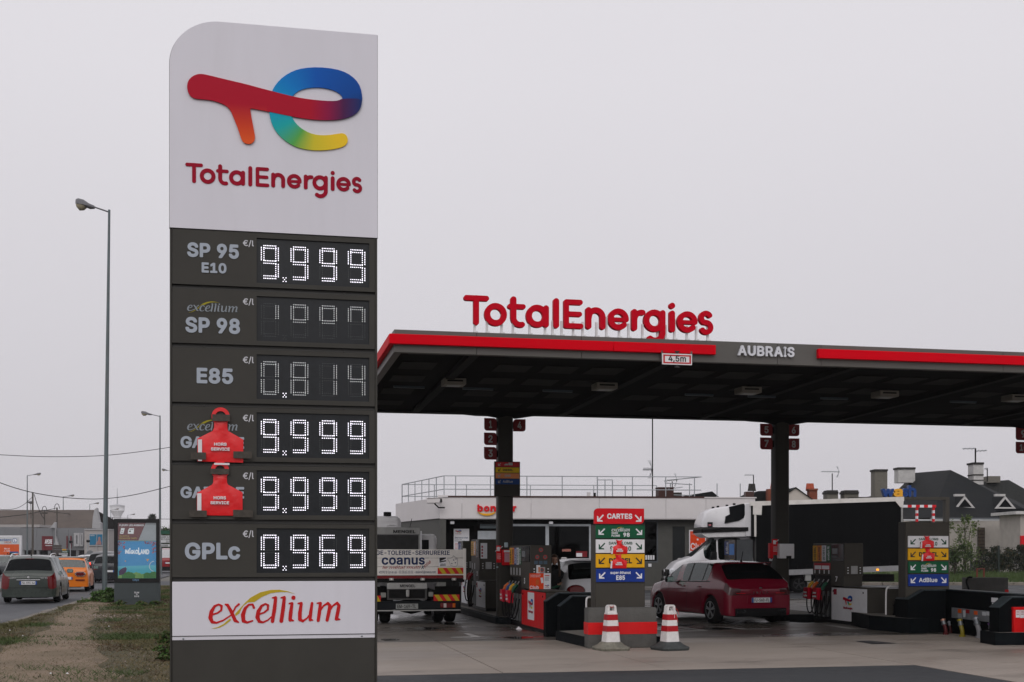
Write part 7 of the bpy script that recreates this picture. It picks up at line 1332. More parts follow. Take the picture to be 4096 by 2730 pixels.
PO = far('porch', 'small porch with pale cornice at the right edge', 'building', 4075, 70.); pxbox(PO, 'wall', zh(1530, 0)[0], 4180, zh(0, 830)[1], 2300, 0, 3, m_render); pxbox(PO, 'cornice', zh(1480, 0)[0], 4180, zh(0, 798)[1], zh(0, 830)[1], -.3, 3.6, m_wh); pxbox(PO, 'roof', zh(1500, 0)[0], 4180, zh(0, 770)[1], zh(0, 798)[1], -.1, 3, m_slate); pxbox(PO, 'red_box', zh(1540, 0)[0], 4110, zh(0, 1055)[1], zh(0, 1205)[1], -.2, .2, B_R); pxbox(PO, 'notice', zh(1493, 0)[0], zh(1533, 0)[0], zh(0, 1228)[1], zh(0, 1330)[1], -.3, .05, M('notice_blue', (.42, .48, .52), .5))
# car wash portal with letters, striped gauge
WP = far('wash_portal', 'dark portal frame of the car wash with blue and yellow letters', 'sign', 3600, 58.); pxbox(WP, 'beam', 3400, 3798, 1740+650/2.613, 1740+680/2.613, 0, .4, m_pb); pxbox(WP, 'post', 3783, 3798, 1740+680/2.613, 2330, 0, .4, m_pb); pxbox(WP, 'post', 3400, 3415, 1740+680/2.613, 2330, 0, .4, m_pb)
bl_ = M('wash_blue', (.006, .045, .20), .4); ye_ = M('wash_yellow', lin(228, 165, 40), .4)
for ch_, x0, x1_, y0, m_ in (('w', 90, 215, 562, bl_), ('a', 212, 305, 562, ye_), ('s', 303, 362, 558, bl_), ('h', 366, 447, 528, bl_)): p = ppts(WP, [zh(x0, 648), zh(x1_, y0)]); text(WP, ch_, (p[0][0], p[0][1], p[1][0], p[1][1]), .05, m_, .3, bold=.035, name='letter')
GB = far('height_gauge', 'red and white striped height gauge portal behind the pillar sign', 'barrier', 3680, 62.); wr_ = (m_lw, B_R); s0 = 310
for k in range(8): pxbox(GB, 'bar_segment', zh(s0+k*42.5, 0)[0], zh(s0+(k+1)*42.5, 0)[0], zh(0, 733)[1], zh(0, 760)[1], 0, .25, wr_[k % 2])
for x0 in (445, 618):
    for k in range(16): pxbox(GB, 'leg_segment', zh(x0, 0)[0], zh(x0+18, 0)[0], zh(0, 760+30*k)[1], zh(0, 790+30*k)[1], .02, .2, wr_[(k+1) % 2])
# grass bank, kerb, fence, shrubs, hedge
bankp = [C(9.5, 62.6), C(32, 62.6), C(32, 66), C(9.5, 66), ]; m_bank = groundmat('bank_grass', (.05, .075, .022), (.075, .09, .03), (.11, .09, .045), .8, 2., .9, bump=1., bscale=20, grit=.4)
gb = mesh('grass_bank', [C(9.5, 62.6, .12), C(34, 62.6, .12), C(34, 68, .45), C(9.5, 68, .45), C(9.5, 72, .5), C(34, 72, .5), C(40, 110, .4), C(0, 110, .3), C(0, 72, .3)], [(0, 1, 2, 3), (3, 2, 5, 4), (8, 4, 5, 6, 7)], m_bank); gb['kind'] = 'structure'
k2 = bpy.data.objects.new('bank_kerb', None); COL.objects.link(k2); k2['kind'] = 'structure'; k2.location = C(9.5, 62.4); k2.rotation_euler = (0, 0, -YAW)
for k in range(16): o = box(k2, 'kerbstone', .02, 1.46, 0, .2, -.1, .15, m_kerb, .02); o.location = (k*1.5, 0, random.uniform(-.01, .01))
random.seed(11)
FE = far('mesh_fence', 'dark green welded mesh fence along the grass bank', 'fence', 3800, 68.5, .45)
for k in range(4): pxbox(FE, 'fence_post', 3882+k*110-110, 3889+k*110-110, 2183, 2300, 0, .08, M('fence_green', (.012, .02, .018), .5))
V, Fx = [], []; A_ = ppts(FE, [(3760, 2190)])[0]; B_ = ppts(FE, [(4130, 2296)])[0]
def wire(x0, x1_, z0, z1): i = len(V); V.extend([(x0, .03, z0), (x1_, .03, z0), (x1_, .03, z1), (x0, .03, z1)]); Fx.append((i, i+1, i+2, i+3))
x = A_[0]
while x < B_[0]: wire(x, x+.012, B_[1], A_[1]); x += .10
for k in range(6): z = B_[1]+(A_[1]-B_[1])*k/5; wire(A_[0], B_[0], z, z+.014)
mf = mesh('mesh_wires', V, Fx, M('fence_green', (.012, .02, .018)), FE); mf['kind'] = 'stuff'
def shrub(name, label, base, rx, ry, h, n, cols, leaf=.12, stems=6, cat='shrub', droop=.2, top=1.6):
    o = thing(name, label, cat, base); rg = np.random.default_rng(int(abs(base[0]*100)) % 9999)
    bm = bmesh.new()
    for k in range(stems): a = rg.random()*6.28; r = rg.random()*.6; tubebm(bm, [(0, 0, 0), (math.cos(a)*r*rx*.4, math.sin(a)*r*ry*.4, h*.45), (math.cos(a)*r*rx, math.sin(a)*r*ry, h*(.7+.25*rg.random()))], [.03, .02, .008], 5)
    frombm('stem', bm, M('bark', (.06, .05, .04), .9), o)
    cl = [(rg.normal()*.45*rx, rg.normal()*.45*ry, h*(.08+.86*rg.random()**.9)) for _ in range(26)]; buf_ = [([], []) for _ in cols]
    for _ in range(n):
        c = cl[rg.integers(len(cl))]; f = 1-(c[2]/h)**top*.75; p = np.array([c[0]*f, c[1]*f, c[2]])+rg.normal(size=3)*np.array([rx, ry, h*.5])*.17*f; p[2] = max(.02, min(h*1.05, p[2]))
        u = rg.normal(size=3); u /= np.linalg.norm(u); w = np.cross(u, rg.normal(size=3)); w /= np.linalg.norm(w); l_ = leaf*(.6+.8*rg.random()); bv, bf = buf_[rg.integers(len(cols))]; i = len(bv); bv += [tuple(p-u*l_*.5), tuple(p+w*l_*.22), tuple(p+u*l_*.5), tuple(p-w*l_*.22)]; bf.append((i, i+1, i+2, i+3))
    for k, (bv, bf) in enumerate(buf_): q_ = mesh('foliage', bv, bf, cols[k], o); q_['kind'] = 'stuff'
    return o
lg = [M('leaf_light', (.10, .14, .035), .7, var=.3), M('leaf_mid', (.05, .08, .022), .7, var=.3), M('leaf_dark', (.022, .036, .014), .7, var=.3)]; br_ = [M('leaf_brown', (.07, .055, .03), .8, var=.3), lg[2], M('leaf_black', (.016, .02, .012), .8)]
def sp(x, y, z, D): p = C((x-CX)/F*D, D, z); return (p.x, p.y, z)
shrub('tall_shrub', 'light green upright shrub by the fence right of the pillar sign', sp(3860, 0, .4, 67.4), .85, .8, 3.3, 1900, lg[:2], .13, 6, top=2.6); shrub('shrub', 'dark leafy bush low against the pillar sign', sp(3818, 0, .35, 66.6), 1.1, 1., 1.8, 2200, lg[1:], .13)
for i, (x, h) in enumerate(((3935, 1.45), (3985, 1.6), (4040, 1.55), (4095, 1.65))): shrub('hedge_bush', 'dark dense hedge bush behind the fence, %s from the green fence post' % ('first', 'second', 'third', 'fourth')[i], sp(x, 0, .45, 69.6), 1.0, .8, h, 2000, br_, .13, group if False else 6)
tg = []; tb = []
for _ in range(9000): p = C(10+22*random.random(), 62.8+5*random.random()); z = .12+.33*max(0, min(1, ((-p.x*-0+ (p-C(0, 62.6)).dot(C(0, 1)))/5.4))); a = random.random()*6.28; h = .12+.22*random.random(); i = len(tg); tg += [(p.x-.02, p.y, z), (p.x+.02, p.y, z), (p.x+.1*math.cos(a), p.y+.1*math.sin(a), z+h)]; tb.append((i, i+1, i+2))
tag(mesh('bank_grass_blades', tg, tb, lg[1]), 'longer green grass on the bank before the fence', 'grass', kind='stuff')
# low dark block with red ends, hose loop, rusty frame beyond the filling bay
BK = Plane(C(0, 36.), -YAW); r = BK.bb(z8b, 1097, 330, 1590, 520); o = thing('concrete_block', 'dark concrete block with red painted ends beyond the filling bay', 'concrete block', C((r[0]+r[2])/2, 36.), -YAW); w = (r[2]-r[0])/2; box(o, 'block', -w, w, 0, .4, 0, r[3], m_blk, .02, 2)
for s in (-1, 1): box(o, 'red_band', s*w-.1 if s > 0 else -w-.006, w+.006 if s > 0 else -w+.1, -.006, .406, r[3]*.25, r[3]*.62, m_band)
P_ = BK.pts(z8b, [(1097, 470), (1075, 420), (1060, 370), (1075, 335), (1100, 320), (1130, 325)]); o = thing('air_hose', 'black air hose looping over the dark concrete block', 'hose', C(P_[0][0], 35.8), -YAW); tube(o, 'hose', arc([(x-P_[0][0], 0, z) for x, z in [(P_[0][0], 0.02)]+P_], 2), .03, m_hose)
o = far('steel_frame', 'rusty red steel hoop on the grass bank', 'frame', 3920, 64., .2); P_ = ppts(o, [z8b(1220, 330), z8b(1220, 225), z8b(1300, 225), z8b(1300, 330)]); tube(o, 'hoop', [(x, 0, z if i in (1, 2) else 0) for i, (x, z) in enumerate(P_)], .05, M('rust_red', (.13, .03, .02), .8), 6)
# ---------------------------------------------------------------- left side: street furniture
zl = Zm(0, 1900, 1996/700); zl1 = Zm(0, 2040, 1829/350); zl2 = Zm(250, 2000, 2075/450); zc3 = Zm(440, 2060, 990/240)
m_lp = M('lamp_steel', (.12, .15, .16), .55, .2, var=.25, scale=3, dirt=.5, dirtcol=(.14, .08, .045), stretch=(1, 1, .4)); m_lh = M('lamp_head', (.13, .13, .14), .5); m_lens = M('lamp_lens_amber', (.36, .32, .22), .3)
def lamppost(label, x, ybase, ytop, D, arm=-1, r=.1, alen=1.1, z=0., lean=0.):
    g = C((x-CX)/F*D, D, z); o = thing('street_lamp', label, 'street lamp', g, -YAW, 'street lamps along the road'); h = pd(x, ytop, D).z-z
    tube(o, 'pole', [(-lean, 0, 0), (-lean*.6, 0, h*.4), (0, 0, h)], [r, r*.8, r*.45], m_lp, 10); e = arm*alen; tube(o, 'arm', [(0, 0, h-.08), (e*.55, -.05, h+.10)], r*.3, m_lh, 6)
    bm = bmesh.new(); rs = []
    for f, w, t0, t1 in ((0, .07, -.05, .06), (.25, .12, -.08, .10), (.55, .2, -.02, .2), (.85, .18, .05, .22), (1., .06, .1, .18)):
        cx, cz_ = e*(.5+.62*f), h+.08+.10*f; rs.append([bm.verts.new((cx, math.cos(a)*w, cz_+(t1 if math.sin(a) > 0 else -t0)*math.sin(a))) for a in np.linspace(0, 6.2832, 11)[:-1]])
    for i in range(4):
        for k in range(10): bm.faces.new((rs[i][k], rs[i][(k+1) % 10], rs[i+1][(k+1) % 10], rs[i+1][k]))
    bm.faces.new(rs[0]); bm.faces.new(rs[-1]); frombm('lamp_head', bm, m_lh, o, 60)
    bm = bmesh.new(); rs = []
    for f, w, d in ((.45, .14, .06), (.6, .17, .17), (.8, .16, .2), (.95, .1, .1)):
        cx, cz_ = e*(.5+.62*f), h+.08+.10*f; rs.append([bm.verts.new((cx, math.cos(a)*w, cz_-d*math.sin(a)*.95)) for a in np.linspace(0, 3.14159, 7)])
    for i in range(3):
        for k in range(6): bm.faces.new((rs[i][k], rs[i][k+1], rs[i+1][k+1], rs[i+1][k]))
    frombm('lens', bm, m_lens, o, 60); return o
lamppost('tall rust-stained street lamp rising from the grass beside the road', 437, 2405, 840, 42., -1, .085, 1.0, .08, .16)
lamppost('second street lamp behind the poster case', 640, 2290, 1663, 105., -1, .11, 1.4)
lamppost('street lamp just showing at the left edge of the price totem', 690, 2257, 1885, 185., -1, .11, 1.4)
for i, (x, yt, D) in enumerate(((109, 1902, 186.), (253, 1987, 230.), (359, 2017, 270.), (443, 2040, 310.), (511, 2061, 350.))): lamppost('hazy street lamp across the road, %s from the left' % ('first', 'second', 'third', 'fourth', 'fifth')[i], x, 0, yt, D, 1, .13, 1.8)
m_wood = M('pole_wood', (.085, .075, .065), .9, var=.25, scale=2, stretch=(1, 1, .2))
for i, (x, yt, D, w) in enumerate(((131, 1972, 175., .16), (178, 2040, 200., .14), (228, 2031, 190., .16), (326, 2062, 230., .15), (450, 2072, 260., .13), (123, 2014, 210., .06))):
    g = C((x-CX)/F*D, D, 0); o = thing('utility_pole', 'grey wooden utility pole, %s from the left' % ('first', 'second', 'third', 'fourth', 'fifth', 'thin one')[i] if i < 5 else 'thin pole with a round lamp beside the first utility pole', 'pole', g, -YAW); h = pd(x, yt, D).z; tube(o, 'pole', [(0, 0, 0), (0, 0, h)], [w, w*.75], m_wood, 8)
    if i in (1, 3): box(o, 'cross_bracket', -.5, .5, -.05, .05, h-.6, h-.45, m_dk)
    if i in (1, 2): tube(o, 'wire_loop', arc([(-.4, 0, h-.3), (-.3, 0, h+.5), (.2, 0, h+.6), (.4, 0, h-.2)], 2), .05, m_dk, 5)
    if i == 5: lathe(o, 'lamp_globe', [(.1, h-.1), (.5, h+.1), (.5, h+.25), (.1, h+.4)], m_lh, 10)
def cable(label, pts, r, zf=zl):
    P_ = [pd(*zf(x, y), D) for x, y, D in pts]; b = P_[0].copy(); o = thing('overhead_cable', label, 'cable', b); tube(o, 'cable', arc([p-b for p in P_], 2), r, m_dk, 5)
cable('long overhead cable sagging across the road behind the lamp post', [(-300, -40, 60), (0, 95, 60), (300, 190, 62), (600, 245, 64), (900, 275, 66), (1170, 278, 68), (1500, 240, 70), (1930, 135, 72), (2200, 60, 74)], .02)
cable('upper overhead wire crossing the sky left of the totem', [(-100, 1815, 55), (0, 1820, 55), (150, 1828, 55.5), (300, 1828, 56), (431, 1823, 56.5), (560, 1808, 57), (676, 1791, 57.5), (800, 1770, 58)], .014, lambda x, y: (x, y))
cable('cable hanging from the first utility pole to the left edge', [(375, 248, 175), (250, 365, 170), (100, 405, 165), (-100, 380, 160)], .035); cable('twisted cable dropping from the first to the second pole', [(390, 225, 175), (420, 330, 180), (470, 460, 190), (505, 500, 200)], .05)
cable('thick cable rising to the second utility pole', [(-50, 490, 180), (200, 465, 190), (380, 440, 195), (505, 405, 200)], .05); cable('cables running on from the second pole over the hall roof', [(515, 410, 200), (650, 430, 195), (930, 465, 230), (1180, 475, 240), (1300, 490, 260), (1500, 496, 280)], .045); cable('short cable between second and third pole', [(515, 405, 200), (580, 395, 196), (645, 378, 190)], .04)
cable('thin cable right of the poster case', [(1800, 505, 110), (1880, 505, 108), (1990, 506, 105)], .02); cable('sagging cable from the fourth pole to the pale gable', [(930, 475, 230), (1000, 525, 225), (1100, 560, 215)], .04)
# poster case on the verge
GPC = gp(547, 2416, .1); PCp = Plane((GPC.x, GPC.y, 0), -YAW*.2); m_pcg = M('case_grey', (.05, .062, .066), .5, var=.08); m_pcb = M('case_black', (.008, .008, .009), .3); m_prt = lambda n, c: M('print_'+n, c, .4, var=.0, emit=0)
PC = thing('poster_case', 'black framed street poster case on grey plinth standing in the grass', 'advertising case', (GPC.x, GPC.y, .08), PCp.a)
pb3 = lambda *b: (lambda r: (r[0], r[1]-.08, r[2], r[3]-.08))(PCp.bb(zc3, *b)); pp3 = lambda L_: [(x, z-.08) for x, z in PCp.pts(zc3, L_)]
fr = pb3(68, 67, 822, 1112); q_ = pb3(68, 1112, 822, 1480); box(PC, 'plinth', q_[0], q_[2], 0, .22, -.1, q_[3], m_pcg, .01); box(PC, 'plinth_panel', q_[0]+.07, q_[2]-.07, -.008, -.001, .16, q_[3]-.04, m_pcg)
op = pb3(128, 132, 762, 1048); ringbox(PC, 'frame', fr, op, -.03, .27, m_pcb); box(PC, 'light_box', op[0]-.01, op[2]+.01, .06, .1, op[1]-.01, op[3]+.01, m_pcb)
def pr_(nm, pts, y, col, name='print_shape', em=.35): return poly(PC, name, pp3(pts), y, .002, M('bill_'+nm, col, .4, var=.05, scale=6, emit=em))
pr_('maroon', [(128, 132), (585, 132), (460, 425), (128, 425)], .052, lin(95, 22, 28), 'upper_bill'); pr_('pale', [(588, 132), (762, 132), (762, 425), (463, 425)], .052, lin(178, 180, 186), 'upper_bill', .1)
pr_('sky', [(128, 436), (762, 436), (762, 1048), (128, 1048)], .054, lin(20, 130, 185), 'lower_bill'); pr_('skylow', [(128, 850), (762, 830), (762, 1048), (128, 1048)], .051, lin(70, 165, 185)); pr_('teal_strip', [(128, 422), (762, 425), (762, 437), (128, 434)], .050, lin(110, 160, 155), em=.1)
rgp = random.Random(4)
for x0, y0, x1, y1, n in ((128, 450, 240, 575, 26), (128, 590, 185, 660, 6), (560, 440, 762, 480, 22), (690, 480, 762, 660, 22)):
    for k in range(n): cx, cy, r = rgp.uniform(x0, x1), rgp.uniform(y0, y1), rgp.uniform(8, 17); pr_('blossom%d' % (k % 3), [(cx+r*math.cos(a+k), cy+r*math.sin(a+k)*rgp.uniform(.6, 1)) for a in np.linspace(0, 6.28, 6)[:-1]], .0485, (lin(150, 65, 90), lin(120, 45, 75), lin(170, 90, 110))[k % 3], 'blossom_print', .25)
for cx, cy, r, c in ((300, 1010, 110, 0), (180, 1030, 60, 1), (430, 1020, 110, 1), (610, 990, 60, 0), (720, 985, 75, 0), (540, 1025, 80, 1)):
    pts = [(min(max(cx+r*math.cos(a)*(1+.12*math.sin(7*a)), 129), 761), min(cy-abs(r*.62*math.sin(a)*(1+.1*math.sin(9*a))), 1047)) for a in np.linspace(math.pi, 0, 16)]+[(min(cx+r, 761), 1047), (max(cx-r, 129), 1047)]; pr_('hill%d' % c, pts, .0495 if c else .0488, (lin(60, 120, 60), lin(125, 165, 95))[c], 'hill_print', .25)
dsc = PCp.loc(*zc3(735, 850)); r1 = PCp.loc(*zc3(735+95, 850))[0]-dsc[0]; disc(PC, 'wheel_print', (dsc[0], dsc[1]-.08), r1*.86, r1, .0478, .002, M('bill_wheel', lin(190, 205, 215), .4, emit=.2), 20, 100, 258)
for cx, cy, s in ((248, 765, 16), (615, 745, 28)): pr_('butterfly', [(cx, cy+s), (cx-s, cy-s), (cx-s*.2, cy-s*.1), (cx+s*.2, cy-s*.6), (cx+s, cy-s*.5), (cx+s*.3, cy+s*.5)], .0475, lin(215, 145, 50), 'butterfly_print')
pr_('flower_mass', [(140, 930), (190, 890), (250, 860), (275, 890), (262, 940), (215, 985), (150, 1000)], .0476, lin(75, 45, 85), em=.2); m_bw = M('bill_white', lin(235, 235, 240), .4, emit=.3)
x0_ = 245
for ch_, x0, x1, y0, y1 in (('N', 245, 310, 575, 645), ('I', 312, 335, 550, 645), ('G', 335, 388, 582, 648), ('L', 390, 415, 575, 648), ('O', 412, 465, 575, 650), ('L', 462, 498, 540, 662), ('A', 498, 545, 572, 650), ('N', 545, 592, 572, 650), ('D', 594, 645, 568, 655)): text(PC, ch_, pb3(x0, y0, x1, y1), .047, m_bw, .002, bold=.06, name='letter')
text(PC, 'FLEURY LES AUBRAIS', pb3(152, 157, 553, 188), .049, m_bw, .002, bold=.02); text(PC, 'Ouvert le', pb3(150, 333, 315, 362), .049, M('bill_olive', lin(170, 150, 40), .4, emit=.2), .002, bold=.015); text(PC, 'dimanche matin', pb3(150, 368, 438, 400), .049, MC['bill_olive'], .002, bold=.015)
pr_('icon', [(180, 218), (240, 220), (215, 315), (160, 310)], .049, lin(225, 225, 228), 'pump_icon'); text(PC, '24', pb3(183, 250, 215, 270), .0475, m_bk, .002); text(PC, '24', pb3(176, 280, 208, 300), .0475, m_bk, .002); pr_('icon', [(312, 220), (395, 222), (385, 315), (290, 312), (298, 240), (308, 240)], .049, lin(225, 225, 228), 'paper_icon'); text(PC, 'PRESSE', pb3(318, 236, 380, 248), .0475, m_bk, .002); box(PC, 'icon_block', *(lambda b: (b[0], b[2], .0472, .049, b[1], b[3]))(pb3(312, 260, 340, 284)), m_bk)
text(PC, 'Cityz', pb3(375, 1058, 478, 1098), -.034, M('case_letter', lin(110, 150, 185), .4), .004, bold=.015); text(PC, 'PLAN', pb3(404, 1270, 480, 1298), -.012, m_lw, .004, bold=.02); text(PC, 'AU', pb3(428, 1306, 458, 1322), -.012, m_lw, .004); text(PC, 'DOS', pb3(404, 1332, 480, 1358), -.012, m_lw, .004, bold=.02, space=1.2)
box(PC, 'front_glass', op[0], op[2], .0, .004, op[1], op[3], glass('case_glass', (.92, .94, .94), .1))
# direction boards right of the case
o = far('direction_sign', 'white and green station direction boards right of the poster case', 'sign', 664, 95.); m_dw = M('sign_pale', (.5, .51, .52), .5); m_dg = M('sign_green', (.008, .07, .04), .5)
def dbox(o, nm, zf, b, mat, y=0, th=.06): return pxbox(o, nm, zf(b[0], 0)[0], zf(b[2], 0)[0], zf(0, b[1])[1], zf(0, b[3])[1], y, th, mat)
def dtext(o, s, zf, b, mat, y=-.01, **k): p = ppts(o, [zf(b[0], b[3]), zf(b[2], b[1])]); return text(o, s, (p[0][0], p[0][1], p[1][0], p[1][1]), y, mat, .01, **k)
dbox(o, 'green_board', zl2, (1803, 568, 2180, 632), m_dg)
for b in ((1803, 660, 2180, 792), (1803, 818, 2180, 865)): dbox(o, 'white_board', zl2, b, m_dw)
for s, b in (('GARE S.N.C.F.', (1805, 672, 2070, 702)), ('DE FLEURY', (1805, 714, 2010, 742)), ('Z.I.', (1908, 755, 1985, 783)), ('LES AYDES', (1770, 828, 1948, 858))): dtext(o, s, zl2, b, m_bk, shear=.2, bold=.012)
dbox(o, 'post', zl2, (1812, 640, 1830, 1440), m_lp, .08, .1); dbox(o, 'post', zl2, (2100, 640, 2118, 1440), m_lp, .08, .1)
# billboard at the left edge
o = far('billboard', 'white framed billboard with orange lower half on a white pole at the left edge', 'billboard', 28, 112.); q_ = [ppts(o, [zl(-320, 925)])[0], ppts(o, [zl(243, 693)])[0]]; rc = (q_[0][0], q_[0][1], q_[1][0], q_[1][1]); box(o, 'panel', rc[0], rc[2], 0, .25, rc[1], rc[3], M('billboard_white', (.62, .62, .64), .5), .03)
f_ = lambda x0, y0, x1, y1: (lambda a, b: (a[0], b[1], b[0], a[1]))(*ppts(o, [zl(x0, y0), zl(x1, y1)]))
b = f_(-290, 712, 218, 793); pbox(o, 'upper_field', b, -.02, .019, m_dw); b = f_(-290, 793, 218, 913); pbox(o, 'orange_field', b, -.02, .019, M('field_orange', lin(205, 85, 35), .5)); m_lb = M('print_blue', (.01, .08, .26), .5)
text(o, 'E.Leclerc', f_(-75, 727, 133, 757), -.024, m_lb, .006, bold=.02); text(o, 'DRIVE', f_(52, 760, 132, 782), -.024, M('print_orange', lin(170, 75, 45), .5), .006, bold=.012); text(o, 'RN 20', f_(50, 835, 110, 853), -.024, m_lw, .006, bold=.012); text(o, 'À 3 MN', f_(45, 858, 115, 877), -.024, m_lw, .006, bold=.012)
c_ = f_(141, 724, 197, 778); cc_ = ((c_[0]+c_[2])/2, (c_[1]+c_[3])/2); r_ = (c_[2]-c_[0])/2; disc(o, 'round_mark', cc_, r_*.82, r_, -.03, .01, m_lb, 20); disc(o, 'round_mark', cc_, .001, r_*.8, -.026, .005, m_lw, 20); text(o, 'L', (cc_[0]-r_*.3, cc_[1]-r_*.5, cc_[0]+r_*.35, cc_[1]+r_*.5), -.03, m_lb, .006, bold=.03)
bt = pbox(o, 'blue_ribbon', f_(112, 876, 212, 900), -.024, .004, m_lb); b = f_(-500, 0, -499, 1); p0, p1 = ppts(o, [zl(65, 925), zl(93, 1090)]); box(o, 'pole', p0[0], p1[0], .05, .3, p1[1], p0[1]-.001, M('billboard_white', (.6, .6, .62)))
# brown place signs and a green arrow
o = far('direction_sign', 'stack of brown arrow signs beside the dark utility pole', 'sign', 225, 150.); m_bs = M('sign_brown', (.06, .05, .047), .6)
for k in range(5): y = 735+50*k; pr = [(1090, y), (1275, y), (1300, y+22), (1275, y+44), (1090, y+44)] if k < 4 else [(1015, 945), (1040, 915), (1200, 915), (1200, 970), (1040, 970)]; poly(o, 'arrow_board', ppts(o, [zl1(*p) for p in pr]), 0, .05, m_bs)
dbox(o, 'post', zl1, (1138, 690, 1155, 1000), m_gal, .06, .1)
o = far('direction_sign', 'green arrow sign over white and yellow boards near the orange hatchback', 'sign', 258, 140.); poly(o, 'arrow_board', ppts(o, [zl1(*p) for p in ((1285, 850), (1420, 850), (1440, 873), (1420, 897), (1285, 897))]), 0, .05, m_dg); dtext(o, 'ORLÉANS', zl1, (1300, 862, 1408, 886), m_lw, bold=.012); dbox(o, 'yellow_board', zl1, (1300, 820, 1385, 848), M('sign_yellow', lin(200, 150, 45), .5)); dbox(o, 'white_board', zl1, (1232, 905, 1415, 940), m_dw); dtext(o, 'FLEURY LES AUBRAIS', zl1, (1240, 912, 1405, 932), m_bk); dbox(o, 'white_board', zl1, (1290, 945, 1415, 970), m_dw); dbox(o, 'post', zl1, (1325, 945, 1338, 1050), m_gal, .06, .1)
# ---------------------------------------------------------------- left side: buildings
m_tile = groundmat('brown_tiles', (.075, .058, .048), (.095, .072, .058), (.055, .045, .04), .3, 1., .85, bump=.8, bscale=6, stretch=(1, 1, 3)); m_hall = M('hall_cladding', (.17, .175, .185), .6, var=.06, scale=.5); m_pale = M('pale_render', (.34, .32, .31), .8, var=.08, scale=1); m_gabl = M('gable_stone', (.36, .36, .37), .8, var=.08, scale=1)
o = far('tiled_hall', 'long hall with steep brown tiled roof and stone gable end', 'building', 200, 205.)
P_ = Plane(Vector((o.location.x, o.location.y, 0)), o.rotation_euler[2]); a0, a1 = P_.loc(*zl(-400, 612)), P_.loc(*zl(1055, 612)); b0, b1 = P_.loc(*zl(-400, 403), 9), P_.loc(*zl(1095, 400), 9)
mesh('roof', [(a0[0], 0, a0[1]), (a1[0], 0, a1[1]), (b1[0], 9, b1[1]), (b0[0], 9, b0[1]), (a1[0]+1.2, 18, a1[1]), (a0[0], 18, a0[1])], [(0, 1, 2, 3), (3, 2, 4, 5)], m_tile, o); box(o, 'wall', a0[0], a1[0], .4, 17.6, 0, a1[1]-.02, m_hall); poly(o, 'gable', ppts(o, [zl(*p) for p in ((1050, 800), (1056, 612), (1066, 480), (1085, 395), (1105, 378), (1120, 450), (1135, 540), (1155, 548), (1155, 800))], .0), -.3, 1., m_gabl)
pm = bpy.data.objects.new('hall_parapet_cap', None); bpy.data.objects.remove(pm)
o = far('cladding_hall', 'low grey clad hall with red shop sign and dark ground floor', 'building', 160, 186.); W_ = lambda x, y: ppts(o, [zl(x, y)])[0]
xs_w = [-300, -120, 60, 240, 420, 600, 780, 962]
for x0, x1 in zip(xs_w, xs_w[1:]): a, b = W_(x0, 596+.025*max(0, x0)), W_(x1, 860); box(o, 'cladding_panel', a[0]+.01, b[0]-.01, 0, .3, b[1], a[1], m_hall)
a, b = W_(-300, 860), W_(962, 945); box(o, 'ground_floor', a[0], b[0], .8, 1., 0, a[1], m_sd); box(o, 'hall_body', a[0], b[0], 1.0, 12, 0, W_(0, 605)[1], m_hall)
for x in (100, 260, 430, 560, 740, 880): a = W_(x, 870); box(o, 'column', a[0]-.2, a[0]+.2, .1, .5, 0, a[1]+.2, m_hall)
dbox(o, 'roof_box', zl, (-50, 568, 452, 598), m_pale, 3, 6); poly(o, 'roof_fin', ppts(o, [zl(*p) for p in ((585, 606), (632, 540), (645, 545), (645, 700), (680, 800), (640, 800), (640, 606))]), -.4, .5, m_gabl)
rs_ = dbox(o, 'red_sign', zl, (477, 700, 602, 860), M('sign_maroon', lin(95, 16, 28), .5), -.15, .14); dtext(o, 'APEXRE', zl, (516, 737, 600, 788), m_lw, -.17, bold=.04, shear=.1); dbox(o, 'print_line', zl, (518, 803, 596, 811), m_dw, -.17, .02)
for x in (757, 801): dbox(o, 'red_banner', zl, (x, 698, x+14, 842), MC['sign_maroon'], -.4, .08)
for x0, x1 in ((852, 918), (922, 957)): r0, r1 = W_(x0, 816), W_(x1, 664); ringbox(o, 'sign_frame', (r0[0], r0[1], r1[0], r1[1]), (r0[0]+.35, r0[1]+.35, r1[0]-.3, r1[1]-.35), -.4, .35, m_gabl); box(o, 'sign_field', r0[0]+.35, r1[0]-.3, -.2, -.1, r0[1]+.35, r1[1]-.35, m_hall)
o = far('pale_building', 'pale rendered building carrying a blue advertising poster', 'building', 372, 180.); a, b = ppts(o, [zl(962, 622)])[0], ppts(o, [zl(1240, 980)])[0]; box(o, 'wall', a[0], b[0], 0, 10, 0, a[1], m_pale); dbox(o, 'parapet', zl, (960, 618, 1242, 630), m_gabl, -.15, 10.3); dbox(o, 'dark_entrance', zl, (958, 902, 1030, 985), m_sd, -.05, .04)
pn = dbox(o, 'poster_frame', zl, (1015, 672, 1172, 812), m_gabl, -.2, .15); dbox(o, 'poster_field', zl, (1022, 680, 1166, 800), M('poster_teal', lin(20, 105, 140), .5), -.24, .03); dtext(o, 'Aubade', zl, (1030, 685, 1085, 700), m_dw, -.26, bold=.01); poly(o, 'poster_print', ppts(o, [zl(*p) for p in ((1095, 798), (1105, 770), (1125, 755), (1128, 715), (1140, 705), (1155, 720), (1150, 745), (1162, 770), (1164, 798))]), -.26, .02, M('poster_skin', lin(150, 110, 105), .5))
dbox(o, 'mullion', zl, (1101, 676, 1106, 980), m_gabl, -.3, .1)
